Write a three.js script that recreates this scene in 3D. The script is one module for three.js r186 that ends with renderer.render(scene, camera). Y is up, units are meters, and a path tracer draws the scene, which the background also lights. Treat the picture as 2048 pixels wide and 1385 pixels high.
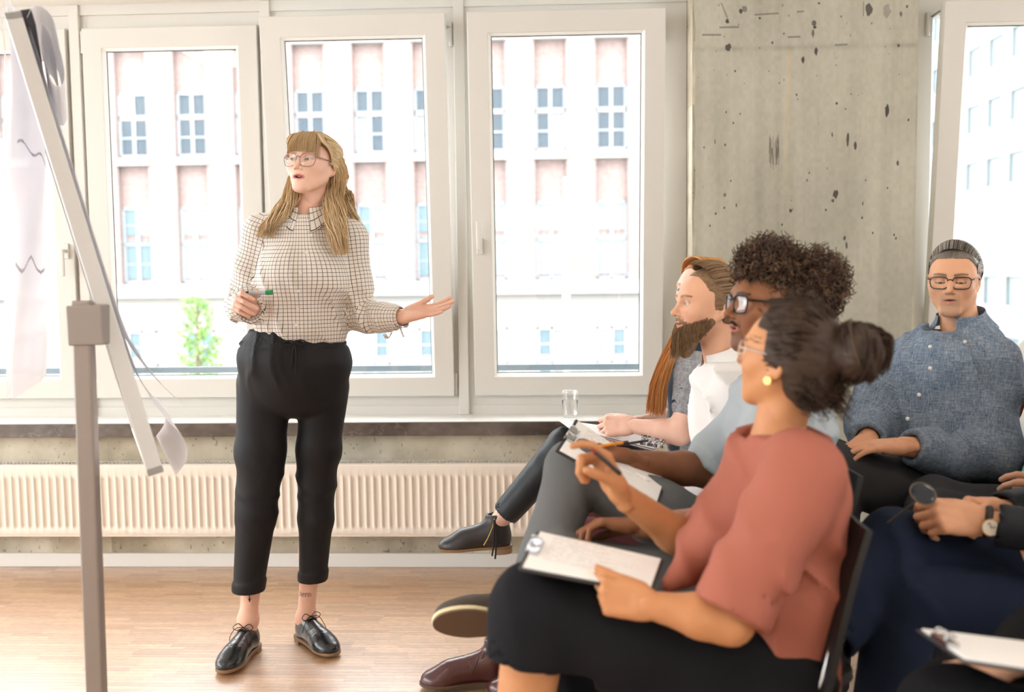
import * as THREE from 'three';
import { RoundedBoxGeometry } from 'three/addons/geometries/RoundedBoxGeometry.js';
import { mergeGeometries, mergeVertices } from 'three/addons/utils/BufferGeometryUtils.js';
import { RectAreaLightUniformsLib } from 'three/addons/lights/RectAreaLightUniformsLib.js';

// ---------------------------------------------------------------- camera, sky, exposure
const scene = new THREE.Scene();
const W = 2048, H = 1385, FPX = 1991;
const camera = new THREE.PerspectiveCamera(2 * Math.atan(H / 2 / FPX) * 180 / Math.PI, W / H, 0.05, 300);
camera.filmGauge = 36;
camera.position.set(0, 1.30, 4.32);
camera.rotation.set(-0.07398, 0.04328, -0.01152, 'YXZ');
camera.updateMatrixWorld(true);
camera.focus = 3.3;
camera.userData.fStop = 2.4;

const renderer = new THREE.WebGLRenderer({ antialias: true });
renderer.toneMapping = THREE.LinearToneMapping;
renderer.toneMappingExposure = 1.05;
renderer.shadowMap.enabled = true;
RectAreaLightUniformsLib.init();

scene.background = new THREE.Color(0.93, 0.97, 1.0);      // bright overcast sky
scene.backgroundIntensity = 9.0;

const sun = new THREE.DirectionalLight(0xfff4e6, 0.8);      // sun behind our own building, falls on the houses across the street
sun.position.set(14, 34, 16);
sun.target.position.set(-4, 0, -32);
sun.castShadow = true;
sun.shadow.mapSize.set(2048, 2048);
Object.assign(sun.shadow.camera, { left: -40, right: 40, top: 40, bottom: -40, near: 1, far: 140 });
scene.add(sun, sun.target);

// ---------------------------------------------------------------- helpers
let seed = 7;
const rnd = () => { seed = (seed * 1664525 + 1013904223) >>> 0; return seed / 4294967296; };
const rr = (a, b) => a + (b - a) * rnd();
const V = (x, y, z) => new THREE.Vector3(x, y, z);
const lerp = (a, b, t) => a + (b - a) * t, clamp = (x, a, b) => Math.min(b, Math.max(a, x));
const sstep = (a, b, x) => { const t = clamp((x - a) / (b - a), 0, 1); return t * t * (3 - 2 * t); };
// the point of a photo pixel's ray on the plane z = const (a depth known from what the thing touches)
function at(px, py, z) {
  const d = V((px - W / 2) / FPX, -(py - H / 2) / FPX, -1).applyQuaternion(camera.quaternion);
  return camera.position.clone().addScaledVector(d, (z - camera.position.z) / d.z);
}
const A3 = (v) => [v.x, v.y, v.z];

function M(color, roughness = 0.6, extra = {}) {
  const m = new THREE.MeshPhysicalMaterial({ color, roughness, ...extra });
  return m;
}
const taken = new Map();
function numbered(name) { const n = taken.get(name) ?? 0; taken.set(name, n + 1); return n ? name + '_' + String(n).padStart(3, '0') : name; }
function part(name, geometry, material, parent, label) {
  const o = new THREE.Mesh(geometry, material);
  o.name = name; o.castShadow = o.receiveShadow = true;
  if (label) o.userData.label = label;
  parent.add(o);
  return o;
}
function thing(name, label, category, { position, turn = 0, group, kind } = {}) {
  const o = new THREE.Group();
  o.name = numbered(name);
  if (position) o.position.set(...position);
  o.rotation.y = turn;
  o.userData = { label, category };
  if (group) o.userData.group = group;
  if (kind) o.userData.kind = kind;
  scene.add(o);
  return o;
}
function single(name, geometry, material, label, category, { group, kind } = {}) {
  const o = new THREE.Mesh(geometry, material);
  o.name = numbered(name); o.castShadow = o.receiveShadow = true;
  o.userData = { label, category };
  if (group) o.userData.group = group;
  if (kind) o.userData.kind = kind;
  scene.add(o);
  return o;
}
// box from its corner values; bevelled when r > 0
function bx(x0, x1, y0, y1, z0, z1, r = 0) {
  const w = x1 - x0, h = y1 - y0, d = z1 - z0;
  const g = r > 0 ? new RoundedBoxGeometry(w, h, d, 2, r) : new THREE.BoxGeometry(w, h, d);
  g.translate((x0 + x1) / 2, (y0 + y1) / 2, (z0 + z1) / 2);
  return g;
}
// uv in metres from the face direction
function uvMetres(g, s = 1) {
  if (g.index) g = g.toNonIndexed();
  const p = g.attributes.position, n = g.attributes.normal, uv = new Float32Array(p.count * 2);
  for (let i = 0; i < p.count; i++) {
    const ax = Math.abs(n.getX(i)), ay = Math.abs(n.getY(i)), az = Math.abs(n.getZ(i));
    const x = p.getX(i), y = p.getY(i), z = p.getZ(i);
    const [u, v] = az >= ax && az >= ay ? [x, y] : ax >= ay ? [z, y] : [x, z];
    uv[i * 2] = u * s; uv[i * 2 + 1] = v * s;
  }
  g.setAttribute('uv', new THREE.BufferAttribute(uv, 2));
  return g;
}
const clean = (g) => { const o = g.index ? g.toNonIndexed() : g; for (const k of Object.keys(o.attributes)) if (!['position', 'normal', 'uv'].includes(k)) o.deleteAttribute(k); return o; };
const join = (...gs) => mergeGeometries(gs.flat().map(clean));
// tube through points with a radius per point
function tube(points, radius, sides = 8, steps = null, flat = 1, caps = true) {
  const curve = new THREE.CatmullRomCurve3(points.map((p) => (Array.isArray(p) ? V(...p) : p)), false, 'centripetal');
  const n = steps ?? (points.length - 1) * 4, pos = [], nor = [], uv = [], idx = [];
  const fr = curve.computeFrenetFrames(n, false), L = curve.getLength();
  for (let i = 0; i <= n; i++) {
    const t = i / n, c = curve.getPointAt(t), r = typeof radius === 'function' ? radius(t) : radius;
    for (let j = 0; j <= sides; j++) {
      const a = j / sides * Math.PI * 2, ca = Math.cos(a), sa = Math.sin(a) * flat;
      const d = fr.normals[i].clone().multiplyScalar(ca).addScaledVector(fr.binormals[i], sa);
      pos.push(c.x + d.x * r, c.y + d.y * r, c.z + d.z * r);
      const q = fr.normals[i].clone().multiplyScalar(ca).addScaledVector(fr.binormals[i], Math.sin(a) / Math.max(flat, 0.05)).normalize();
      nor.push(q.x, q.y, q.z); uv.push(j / sides, t * L);
      if (i < n && j < sides) { const a0 = i * (sides + 1) + j, b0 = a0 + sides + 1; idx.push(a0, a0 + 1, b0, b0, a0 + 1, b0 + 1); }
    }
  }
  if (caps) for (const [i, s] of [[0, -1], [n, 1]]) {
    const c = curve.getPointAt(i / n), k = pos.length / 3, t = fr.tangents[i];
    pos.push(c.x, c.y, c.z); nor.push(t.x * s, t.y * s, t.z * s); uv.push(0, 0);
    for (let j = 0; j < sides; j++) { const a0 = i * (sides + 1) + j; s > 0 ? idx.push(k, a0, a0 + 1) : idx.push(k, a0 + 1, a0); }
  }
  const g = new THREE.BufferGeometry();
  g.setAttribute('position', new THREE.Float32BufferAttribute(pos, 3));
  g.setAttribute('normal', new THREE.Float32BufferAttribute(nor, 3));
  g.setAttribute('uv', new THREE.Float32BufferAttribute(uv, 2));
  g.setIndex(idx);
  return g;
}
// value noise
function hash3(x, y, z) { let h = (x * 374761393 + y * 668265263 + z * 2147483647) | 0; h = Math.imul(h ^ (h >>> 13), 1274126177); h ^= h >>> 16; return (h >>> 0) / 4294967296; }
function noise(x, y, z = 0) {
  const i = Math.floor(x), j = Math.floor(y), k = Math.floor(z); x -= i; y -= j; z -= k;
  const u = x * x * (3 - 2 * x), v = y * y * (3 - 2 * y), w = z * z * (3 - 2 * z);
  const a = lerp(hash3(i, j, k), hash3(i + 1, j, k), u), b = lerp(hash3(i, j + 1, k), hash3(i + 1, j + 1, k), u);
  const c = lerp(hash3(i, j, k + 1), hash3(i + 1, j, k + 1), u), d = lerp(hash3(i, j + 1, k + 1), hash3(i + 1, j + 1, k + 1), u);
  return lerp(lerp(a, b, v), lerp(c, d, v), w) * 2 - 1;
}
const fbm = (x, y, z = 0, o = 4) => { let s = 0, a = 0.5; for (let i = 0; i < o; i++) { s += a * noise(x, y, z); x = x * 2.03 + 7.1; y = y * 2.03 + 3.7; z = z * 2.03 + 1.3; a *= 0.5; } return s; };
// computed colour texture: f(u, v) gives sRGB 0..255
function dataTex(w, h, f, srgb = true) {
  const d = new Uint8Array(w * h * 4);
  for (let y = 0; y < h; y++) for (let x = 0; x < w; x++) { const c = f(x / w, y / h), k = (y * w + x) * 4; d[k] = clamp(c[0], 0, 255); d[k + 1] = clamp(c[1], 0, 255); d[k + 2] = clamp(c[2], 0, 255); d[k + 3] = 255; }
  const t = new THREE.DataTexture(d, w, h);
  if (srgb) t.colorSpace = THREE.SRGBColorSpace;
  t.wrapS = t.wrapT = THREE.RepeatWrapping; t.magFilter = THREE.LinearFilter; t.minFilter = THREE.LinearMipmapLinearFilter; t.needsUpdate = true;
  return t;
}
function canvasTex(w, h, draw, srgb = true) {
  const c = document.createElement('canvas'); c.width = w; c.height = h;
  draw(c.getContext('2d'), w, h);
  const t = new THREE.CanvasTexture(c);
  if (srgb) t.colorSpace = THREE.SRGBColorSpace;
  t.wrapS = t.wrapT = THREE.RepeatWrapping;
  return t;
}
// ---------------------------------------------------------------- the room
const STRUCT = { kind: 'structure' };
const mWhitePaint = M(0xe9e8e2, 0.75);
const mPVC = M(0xd3d0c9, 0.34);
const mBead = M(0xf0f0ec, 0.3);
const mSeal = M(0x55605c, 0.5);
const mGlass = M(0xffffff, 0.0, { transmission: 1, thickness: 0, ior: 1.45 });
const mSteel = M(0xb9bcbc, 0.3, { metalness: 1 });

// parquet: fine staves 16 cm by 2.4 cm, lacquered
{
  const grain = dataTex(512, 128, (u, v) => {
    const g = fbm(u * 5, v * 60 + fbm(u * 3, v * 4) * 2.5, 0, 3), p = noise(u * 60, v * 128) > 0.55 ? -16 : 0;
    const k = 218 + g * 52 + p; return [k, k * 0.985, k * 0.96];
  });
  const mFloor = M(0xffffff, 0.4, { map: grain, vertexColors: true, ior: 2.5, clearcoat: 1, clearcoatRoughness: 0.36 });
  const mScreed = M(0x6d4a2c, 0.7);
  const floor = thing('floor', 'honey brown lacquered mosaic parquet floor with a strong window sheen', 'floor', STRUCT);
  part('floor_base', bx(-5.5, 6, -0.2, -0.004, -0.2, 8), mScreed, floor);
  const pos = [], nor = [], uv = [], col = [], idx = [];
  const tones = [[0.70, 0.40, 0.195], [0.64, 0.35, 0.16], [0.75, 0.45, 0.23], [0.55, 0.275, 0.115], [0.70, 0.415, 0.21], [0.66, 0.36, 0.175]];
  const L = 0.16, B = 0.024, g = 0.0004;
  const addStave = (x0, x1, z0, z1, L) => {
    const k = pos.length / 3, t = tones[Math.floor(rnd() * tones.length)], s = rr(0.88, 1.1), h = rr(-0.00012, 0.00012), tilt = rr(-0.0012, 0.0012), tilt2 = rr(-0.0016, 0.0016), uo = rnd(), vo = rnd();
    for (const [a, b] of [[0, 0], [1, 0], [1, 1], [0, 1]]) {
      const x = a ? x1 - g : x0 + g, z = b ? z1 - g : z0 + g;
      pos.push(x, h, z); nor.push(tilt, 1, tilt2); uv.push(uo + a * L * 1.6, vo + b * 0.18); col.push(t[0] * s, t[1] * s, t[2] * s);
    }
    for (const [a, b] of [[0, 0], [1, 0], [1, 1], [0, 1]]) {
      const x = a ? x1 : x0, z = b ? z1 : z0;
      pos.push(x, -0.004, z); nor.push(0, 1, 0); uv.push(uo, vo); col.push(t[0] * s, t[1] * s, t[2] * s);
    }
    idx.push(k, k + 2, k + 1, k, k + 3, k + 2);
    for (let e = 0; e < 4; e++) { const a = k + e, b = k + (e + 1) % 4; idx.push(a, b, a + 4, b, b + 4, a + 4); }
  };
  for (let r = 0; r * B < 3.6; r++) {
    const off = (Math.floor(r / 5) * 0.053 + Math.floor(r / 25) * 0.031 + rr(-0.006, 0.006)) % L;
    for (let x = -3.2 + off; x < 3.6; x += L) addStave(x, x + L, r * B, r * B + B, 1);
  }
  // farther parts of the floor, behind the camera and to the sides
  for (let r = 0; r < 28; r++) for (let x = -5.5; x < 6; x += 0.8) { const z0 = 3.6 + r * 0.16; if (z0 < 8) addStave(x, x + 0.8, z0, z0 + 0.16, 5); }
  for (let r = 0; r < 23; r++) { for (let x = -5.5; x < -3.3; x += 0.77) addStave(x, x + 0.77, r * 0.157, r * 0.157 + 0.157, 5); for (let x = 3.6; x < 6; x += 0.8) addStave(x, x + 0.8, r * 0.157, r * 0.157 + 0.157, 5); }
  const G = new THREE.BufferGeometry();
  G.setAttribute('position', new THREE.Float32BufferAttribute(pos, 3)); G.setAttribute('normal', new THREE.Float32BufferAttribute(nor, 3));
  G.setAttribute('uv', new THREE.Float32BufferAttribute(uv, 2)); G.setAttribute('color', new THREE.Float32BufferAttribute(col, 3)); G.setIndex(idx);
  part('parquet_staves', G, mFloor, floor).userData.kind = 'stuff';
}

// raw concrete
const concreteTex = dataTex(768, 768, (u, v) => {
  const a = fbm(u * 6, v * 6, 1), b = fbm(u * 40, v * 40, 2, 3), c = fbm(u * 18, v * 3, 5, 3);
  let k = 188 + a * 38 + b * 22 + c * 20;
  const pore = noise(u * 150, v * 150, 9); if (pore > 0.74) k -= (pore - 0.74) * 260;
  const w = fbm(u * 4 + 9, v * 4, 3) * 8;
  return [k + 3 + w, k - 4, k - 22 - w];
});
{
  const t = concreteTex.clone(); t.repeat.set(0.5, 0.5); t.needsUpdate = true;
  const mCon = M(0xffffff, 0.88, { map: t, bumpMap: t, bumpScale: 0.002 });
  const wall = thing('wall_window', 'raw grey concrete parapet below the windows behind the radiator', 'wall', STRUCT);
  part('parapet', uvMetres(bx(-5.5, 0.6, 0, 0.598, -0.38, 0)), mCon, wall);
  part('parapet', uvMetres(bx(1.52, 6, 0, 0.598, -0.38, 0)), mCon, wall);
  part('lintel', bx(-5.5, 6, 2.515, 3.05, -0.42, 0.0), mWhitePaint, wall);

  // form-tie marks, bubbles and scratches of the pillar, where the photograph shows them
  const X0 = 0.590, X1 = 1.528, Y1 = 2.9, ZF = 0.02;
  const face = canvasTex(640, 1280, (c, w, h) => {
    const im = c.createImageData(w, h);
    for (let y = 0; y < h; y++) for (let x = 0; x < w; x++) {
      const u = x / w, v = y / h, k0 = (y * w + x) * 4;
      const a = fbm(u * 3.2, v * 6.4, 4), st = fbm(u * 34, v * 2.6, 8, 3) * 0.55, f = fbm(u * 70, v * 150, 2, 2), pale = fbm(u * 9, v * 5, 14, 3);
      let k = 172 + a * 20 + st * 20 + f * 9 + Math.max(0, pale) * 16;
      const streak = Math.exp(-(((u - 0.424 - 0.004 * Math.sin(v * 30)) / 0.006) ** 2)) * (v > 0.23 ? 1 : 0) * sstep(0.55, 0.25, v);
      const band = Math.exp(-(((v - 0.232) / 0.004) ** 2)) * (0.6 + 0.4 * noise(u * 12, 3));
      k -= 20 * band;
      im.data[k0] = k + 2 + streak * 10; im.data[k0 + 1] = k - 1; im.data[k0 + 2] = k - 16 - streak * 16; im.data[k0 + 3] = 255;
    }
    c.putImageData(im, 0, 0);
    const P = (px, py) => { const q = at(px, py, ZF); return [(q.x - X0) / (X1 - X0) * w, (Y1 - q.y) / Y1 * h]; };
    const blot = (px, py, rx, ry, al = 0.85) => {
      const [x, y] = P(px, py), s = w / 455; c.fillStyle = `rgba(62,58,54,${al})`; c.beginPath();
      for (let i = 0; i <= 12; i++) { const a = i / 12 * Math.PI * 2, q = 0.75 + 0.5 * hash3(i % 12, Math.round(px), Math.round(py)); c.lineTo(x + Math.cos(a) * rx * s * q, y + Math.sin(a) * ry * s * q); }
      c.fill();
    };
    // crop coordinates of the zoom on the pillar: photo = 1370 + 0.361 x, 0.361 y
    const Q = (a, b, r, r2 = r, al = 0.85) => blot(1370 + a * 0.361, b * 0.361, r, r2, al);
    for (const q of [[308, 62, 4, 3.2], [235, 118, 3.4, 3.2], [1020, 50, 6.5, 8.5, .7], [330, 48, 5, 4, .4], [240, 262, 5.5, 5, .8], [716, 128, 4.5, 4, .7], [718, 150, 3.2, 2, .9], [710, 185, 2.8, 5.5, .6], [727, 285, 3, 5, .85], [653, 334, 3, 4.5, .9], [278, 394, 1.6, 1.6], [484, 238, 1.8, 1.8], [548, 186, 1.4, 1.4], [841, 573, 2.2, 1.8], [1119, 612, 3.6, 7.5, .9], [1237, 665, 1.8, 2], [902, 772, 2.6, 9, .75], [944, 806, 3, 5.5, .8], [815, 747, 1.8, 3, .7], [834, 1076, 5, 5.5, .85], [819, 1112, 3, 2.4, .8], [676, 1000, 2, 2, .5], [586, 1168, 2.8, 2.4], [538, 1246, 1.7, 1.7], [884, 1320, 2.6, 3.4, .8], [895, 1360, 2, 5, .7], [981, 1207, 2, 1.6], [1040, 1292, 1.6, 1.6], [1168, 1322, 1.8, 1.8], [1178, 905, 2.4, 3, .8], [1183, 252, 2.6, 2.2], [1230, 36, 1.8, 2], [1196, 76, 2.8, 3.4, .6], [1118, 62, 8, 8, .25], [166, 786, 1, 3], [222, 803, 2, 1.4], [105, 818, 1.4, 1.4], [268, 682, 1.7, 1.4], [228, 621, 1.4, 1.4], [306, 631, 1.4, 1.2], [220, 1080, 3, 2.4, .6], [254, 1003, 1.6, 1.4], [170, 1184, 1.8, 1.6], [284, 1138, 1.4, 2.6], [218, 1153, 1.6, 1.6], [138, 1251, 1.5, 1.5], [780, 1164, 1.8, 1.4], [1158, 1302, 1.6, 1.6], [985, 1128, 1.2, 2.6], [1122, 1042, 1.5, 1.5], [1001, 1000, 1.3, 1.3], [619, 525, 1.6, 1.6], [523, 460, 1.2, 1.2], [920, 522, 1.2, 1.2], [414, 100, 2, 1.5], [743, 18, 2.6, 1.5, .7], [865, 92, 1.2, 1.2]]) Q(...q);
    for (let i = 0; i < 26; i++) { const x = 465 + rnd() * 55, y = 745 + rnd() * 80, [a, b] = P(1370 + x * 0.361, y * 0.361); c.strokeStyle = 'rgba(74,70,64,0.55)'; c.lineWidth = 1.4; c.beginPath(); c.moveTo(a, b); c.lineTo(a + rr(-4, 4), b + rr(14, 50)); c.stroke(); }
    for (let i = 0; i < 420; i++) { const x = rnd() * w, y = rnd() * h, r = 0.5 + 1.6 * rnd() ** 3; if (noise(x / 120, y / 150, 4) < -0.1) continue; c.fillStyle = `rgba(66,62,56,${rr(0.4, 0.85)})`; c.beginPath(); c.ellipse(x, y, r, r * rr(0.8, 1.4), 0, 0, 7); c.fill(); }
    for (const [x0, y0, x1, y1, al] of [[385, 82, 520, 74, .3], [190, 152, 300, 150, .35], [95, 193, 200, 193, .35], [570, 206, 640, 204, .35], [990, 8, 988, 90, .25], [200, 15, 235, 100, .3], [620, 66, 660, 62, .3], [830, 250, 900, 246, .3]]) { const a = P(1370 + x0 * .361, y0 * .361), b = P(1370 + x1 * .361, y1 * .361); c.strokeStyle = `rgba(80,76,68,${al + .2})`; c.lineWidth = 3; c.beginPath(); c.moveTo(...a); c.lineTo(...b); c.stroke(); }
  });
  const mFace = M(0xffffff, 0.85, { map: face, bumpMap: face, bumpScale: 0.0015 });
  const pillar = thing('wall_pillar', 'grey exposed concrete pillar with dark bubbles, scratches and streaks', 'pillar', STRUCT);
  const body = uvMetres(bx(X0, X1, 0, 3.05, -0.42, ZF - 0.012));
  part('pillar_core', body, mCon, pillar);
  // front slab with irregular broken edges
  const sh = new THREE.Shape(), n = 70, le = [], re = [];
  for (let i = 0; i <= n; i++) { const y = 3.0 * i / n; le.push([X0 + 0.012 + 0.005 * noise(y * 9, 1) + 0.004 * noise(y * 40, 2), y]); re.push([X1 - 0.007 + 0.004 * noise(y * 8, 5) + 0.003 * noise(y * 37, 6), y]); }
  sh.setFromPoints([...le, ...re.reverse()].map((p) => new THREE.Vector2(...p)));
  const slab = new THREE.ExtrudeGeometry(sh, { depth: 0.012, bevelEnabled: false }); slab.translate(0, 0, ZF - 0.012);
  const uv = slab.attributes.uv, ps = slab.attributes.position;
  for (let i = 0; i < uv.count; i++) uv.setXY(i, (ps.getX(i) - X0) / (X1 - X0), ps.getY(i) / Y1);
  part('pillar_face', slab, mFace, pillar);
}
// the rest of the shell, outside the frame
{
  const back = thing('wall_back', 'plain white painted rear wall', 'wall', STRUCT);
  part('wall_panel', bx(-5.5, 6, 0, 3.05, 8, 8.25), mWhitePaint, back);
  const left = thing('wall_left', 'white painted side wall with a long band of windows beyond the flip chart', 'wall', STRUCT);
  part('wall_panel', bx(-5.75, -5.5, 0, 0.7, -0.42, 8.25), mWhitePaint, left);
  part('wall_panel', bx(-5.75, -5.5, 2.75, 3.05, -0.42, 8.25), mWhitePaint, left);
  for (const [z0, z1] of [[-0.42, 0.4], [2.5, 2.75], [4.85, 5.1], [7.2, 8.25]]) part('wall_pier', bx(-5.75, -5.5, 0.7, 2.75, z0, z1), mWhitePaint, left);
  const right = thing('wall_right', 'white painted side wall with windows behind the audience', 'wall', STRUCT);
  part('wall_panel', bx(6, 6.25, 0, 0.75, -0.42, 8.25), mWhitePaint, right);
  part('wall_panel', bx(6, 6.25, 2.7, 3.05, -0.42, 8.25), mWhitePaint, right);
  for (const [z0, z1] of [[-0.42, 4.4], [7.8, 8.25]]) part('wall_pier', bx(6, 6.25, 0.75, 2.7, z0, z1), mWhitePaint, right);
  const ceil = thing('ceiling', 'white painted ceiling', 'ceiling', STRUCT);
  part('ceiling_slab', bx(-5.75, 6.25, 3.05, 3.25, -0.42, 8.25), mWhitePaint, ceil);
}
{
  const b = thing('baseboard_window', 'white painted skirting board below the radiator', 'baseboard', STRUCT);
  part('board', bx(-5.5, 0.59, 0, 0.062, 0, 0.016, 0.003), M(0xe4e3df, 0.4), b);
  const b2 = thing('baseboard_right', 'white painted skirting board right of the pillar', 'baseboard', STRUCT);
  part('board', bx(1.53, 6, 0, 0.062, 0, 0.016, 0.003), M(0xe4e3df, 0.4), b2);
}
// window sills: polished dark stone
{
  const st = dataTex(512, 128, (u, v) => { const a = fbm(u * 10, v * 3, 3), b = fbm(u * 50, v * 16, 6, 3), vein = Math.abs(fbm(u * 7 + 3, v * 3 + a, 11)) < 0.018 ? 22 : 0; const k = 74 + a * 34 + b * 20 + vein; return [k + 9, k, k - 6]; });
  st.repeat.set(0.7, 2.8);
  const mStone = M(0xffffff, 0.32, { map: st, clearcoat: 1, clearcoatRoughness: 0.12 });
  const mSillTop = M(0xe8e8e4, 0.25);
  for (const [x0, x1, lab] of [[-5.5, 0.6, 'long window sill with dark brown stone front edge and pale top'], [1.52, 6, 'window sill right of the pillar with dark stone edge']]) {
    const s = thing('window_sill', lab, 'sill', STRUCT);
    part('stone_edge', uvMetres(bx(x0, x1, 0.596, 0.655, -0.16, 0.06, 0.003)), mStone, s, 'dark brown polished stone edge');
    part('sill_top', bx(x0, x1, 0.655, 0.659, -0.18, 0.058, 0.001), mSillTop, s, 'pale smooth sill top');
  }
}
// windows
const ZFR = -0.16, ZS = -0.13, YB = 0.7485, YT = 2.405;
function sashGeo(w, h) { // picture-frame profile, origin at bottom centre, room side at z = 0
  const fw = 0.082, d = 0.06, out = [];
  const sh = new THREE.Shape([[-w / 2, 0], [w / 2, 0], [w / 2, h], [-w / 2, h]].map((p) => new THREE.Vector2(...p)));
  sh.holes.push(new THREE.Path([[-w / 2 + fw, fw], [-w / 2 + fw, h - fw], [w / 2 - fw, h - fw], [w / 2 - fw, fw]].map((p) => new THREE.Vector2(...p))));
  const g = new THREE.ExtrudeGeometry(sh, { depth: d - 0.006, bevelEnabled: true, bevelSize: 0.003, bevelThickness: 0.003, bevelSegments: 2 });
  g.translate(0, 0, -d + 0.003);
  return g;
}
function beadGeo(w, h, i0, i1, z0, z1) { // sloping glazing bead between two rectangles
  const pos = [], idx = [];
  const c = (i, z) => [[-w / 2 + i, i, z], [w / 2 - i, i, z], [w / 2 - i, h - i, z], [-w / 2 + i, h - i, z]];
  const a = c(i0, z0), b = c(i1, z1);
  for (let e = 0; e < 4; e++) { const f = (e + 1) % 4, k = pos.length / 3; pos.push(...a[e], ...a[f], ...b[f], ...b[e]); idx.push(k, k + 1, k + 2, k, k + 2, k + 3); }
  const g = new THREE.BufferGeometry(); g.setAttribute('position', new THREE.Float32BufferAttribute(pos, 3)); g.setIndex(idx); const q = g.toNonIndexed(); q.computeVertexNormals();
  q.setAttribute('uv', new THREE.Float32BufferAttribute(new Float32Array(q.attributes.position.count * 2), 2));
  return q;
}
const hingeGeo = join(new THREE.CylinderGeometry(0.0075, 0.0075, 0.07, 10), new THREE.CylinderGeometry(0.0085, 0.0085, 0.014, 10).translate(0, 0.042, 0), new THREE.CylinderGeometry(0.0085, 0.0085, 0.014, 10).translate(0, -0.042, 0), bx(-0.002, 0.02, -0.03, 0.03, -0.006, 0.002));
function addWindow(n, xa, xb, sc, sw, { tilt = 0, hinge = 1, handle = 0, leverUp = false, label }) {
  const win = thing('window_' + n, label, 'window', STRUCT);
  const jl = sc - sw / 2 - 0.0 + 0.014, jr = sc + sw / 2 - 0.014;   // fixed frame covers up to just behind the sash edge
  const f = [bx(xa, jl, 0.659, 2.515, ZFR - 0.07, ZFR), bx(jr, xb, 0.659, 2.515, ZFR - 0.07, ZFR), bx(jl, jr, 0.659, YB + 0.016, ZFR - 0.07, ZFR), bx(jl, jr, YT - 0.016, 2.515, ZFR - 0.07, ZFR),
    bx(xa, xb, 0.659, 0.700, ZFR, ZFR + 0.006), bx(xa, xb, 2.47, 2.515, ZFR, ZFR + 0.012)];
  part('window_frame', join(f), mPVC, win);
  const s = new THREE.Group(); s.name = 'sash'; s.position.set(sc, YB, ZS); s.rotation.x = tilt; win.add(s);
  const h = YT - YB;
  part('sash_frame', sashGeo(sw, h), mPVC, s);
  part('glazing_bead', join(beadGeo(sw, h, 0.080, 0.096, -0.001, -0.016), beadGeo(sw, h, 0.096, 0.097, -0.016, -0.03)), mBead, s);
  part('glazing_seal', beadGeo(sw, h, 0.0965, 0.1005, -0.024, -0.026), mSeal, s);
  part('pane', bx(-sw / 2 + 0.09, sw / 2 - 0.09, 0.09, h - 0.09, -0.031, -0.030), mGlass, s);
  if (handle) {
    const hx = handle * (sw / 2 - 0.032), hy = 0.67;
    const hd = part('handle', join(new RoundedBoxGeometry(0.028, 0.07, 0.01, 2, 0.004).translate(hx, hy, 0.006), new THREE.CylinderGeometry(0.009, 0.009, 0.04, 12).rotateX(Math.PI / 2).translate(hx, hy, 0.028),
      new RoundedBoxGeometry(0.022, 0.125, 0.014, 3, 0.006).translate(hx, hy + (leverUp ? 0.052 : -0.052), 0.048)), mPVC, s, 'white window handle');
  }
  const hs = hinge, hxw = sc + hs * (sw / 2 + 0.010);
  for (const y of [YB + 0.05, YT - 0.055]) part('hinge', hingeGeo.clone().rotateY(hs > 0 ? Math.PI : 0).translate(hxw, y, ZFR + 0.012), mPVC, win);
  part('hinge_fitting', bx(hxw - 0.006, hxw + 0.006, YB - 0.006, YB + 0.008, ZFR + 0.004, ZFR + 0.02), mSteel, win);
  if (tilt) part('tilt_stay', bx(sc + hs * (sw / 2 - 0.01) - 0.004, sc + hs * (sw / 2 - 0.01) + 0.004, YT - 0.03, YT - 0.018, ZS - 0.05, ZS + 0.1), mSteel, win);
  return win;
}
const TILT = 0.098, MUL = [-3.005, -2.14, -1.275, -0.413];
addWindow(1, -3.005, -2.14, -2.572, 0.785, { hinge: -1, handle: 1, label: 'closed white window behind the flip chart, handle pointing down' });
addWindow(2, -2.14, -1.275, -1.705, 0.785, { hinge: -1, handle: 1, label: 'closed white window left of the standing woman, green tree behind' });
addWindow(3, -1.275, -0.413, -0.853, 0.79, { tilt: TILT, hinge: 1, handle: -1, leverUp: true, label: 'tilted white window directly behind the standing woman' });
addWindow(4, -0.413, 0.588, 0.0575, 0.832, { tilt: TILT, hinge: 1, handle: -1, leverUp: true, label: 'wider tilted white window beside the concrete pillar, handle pointing up' });
addWindow(5, 1.528, 2.56, 2.062, 0.86, { tilt: TILT, hinge: -1, handle: 1, leverUp: true, label: 'tilted white window right of the pillar, pale office block behind' });
addWindow(6, 2.56, 3.56, 3.06, 0.83, { hinge: 1, label: 'closed white window beyond the one right of the pillar' });
addWindow(7, -4.6, -3.005, -3.80, 1.4, { hinge: -1, label: 'closed white window at the far end of the row' });
for (const [i, x] of [...MUL, 2.56].entries()) {
  const t = single('trim_' + (i + 1), bx(x - 0.023, x + 0.023, 0.659, 2.515, ZFR, ZFR + 0.022, 0.004), mPVC, ['narrow white mullion cover left of the flip chart window', 'narrow white mullion cover between the flip chart and the tree window', 'narrow white mullion cover behind the shoulder of the standing woman', 'narrow white mullion cover behind the open palm', 'narrow white mullion cover right of the office block view'][i], 'trim', STRUCT);
}
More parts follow.
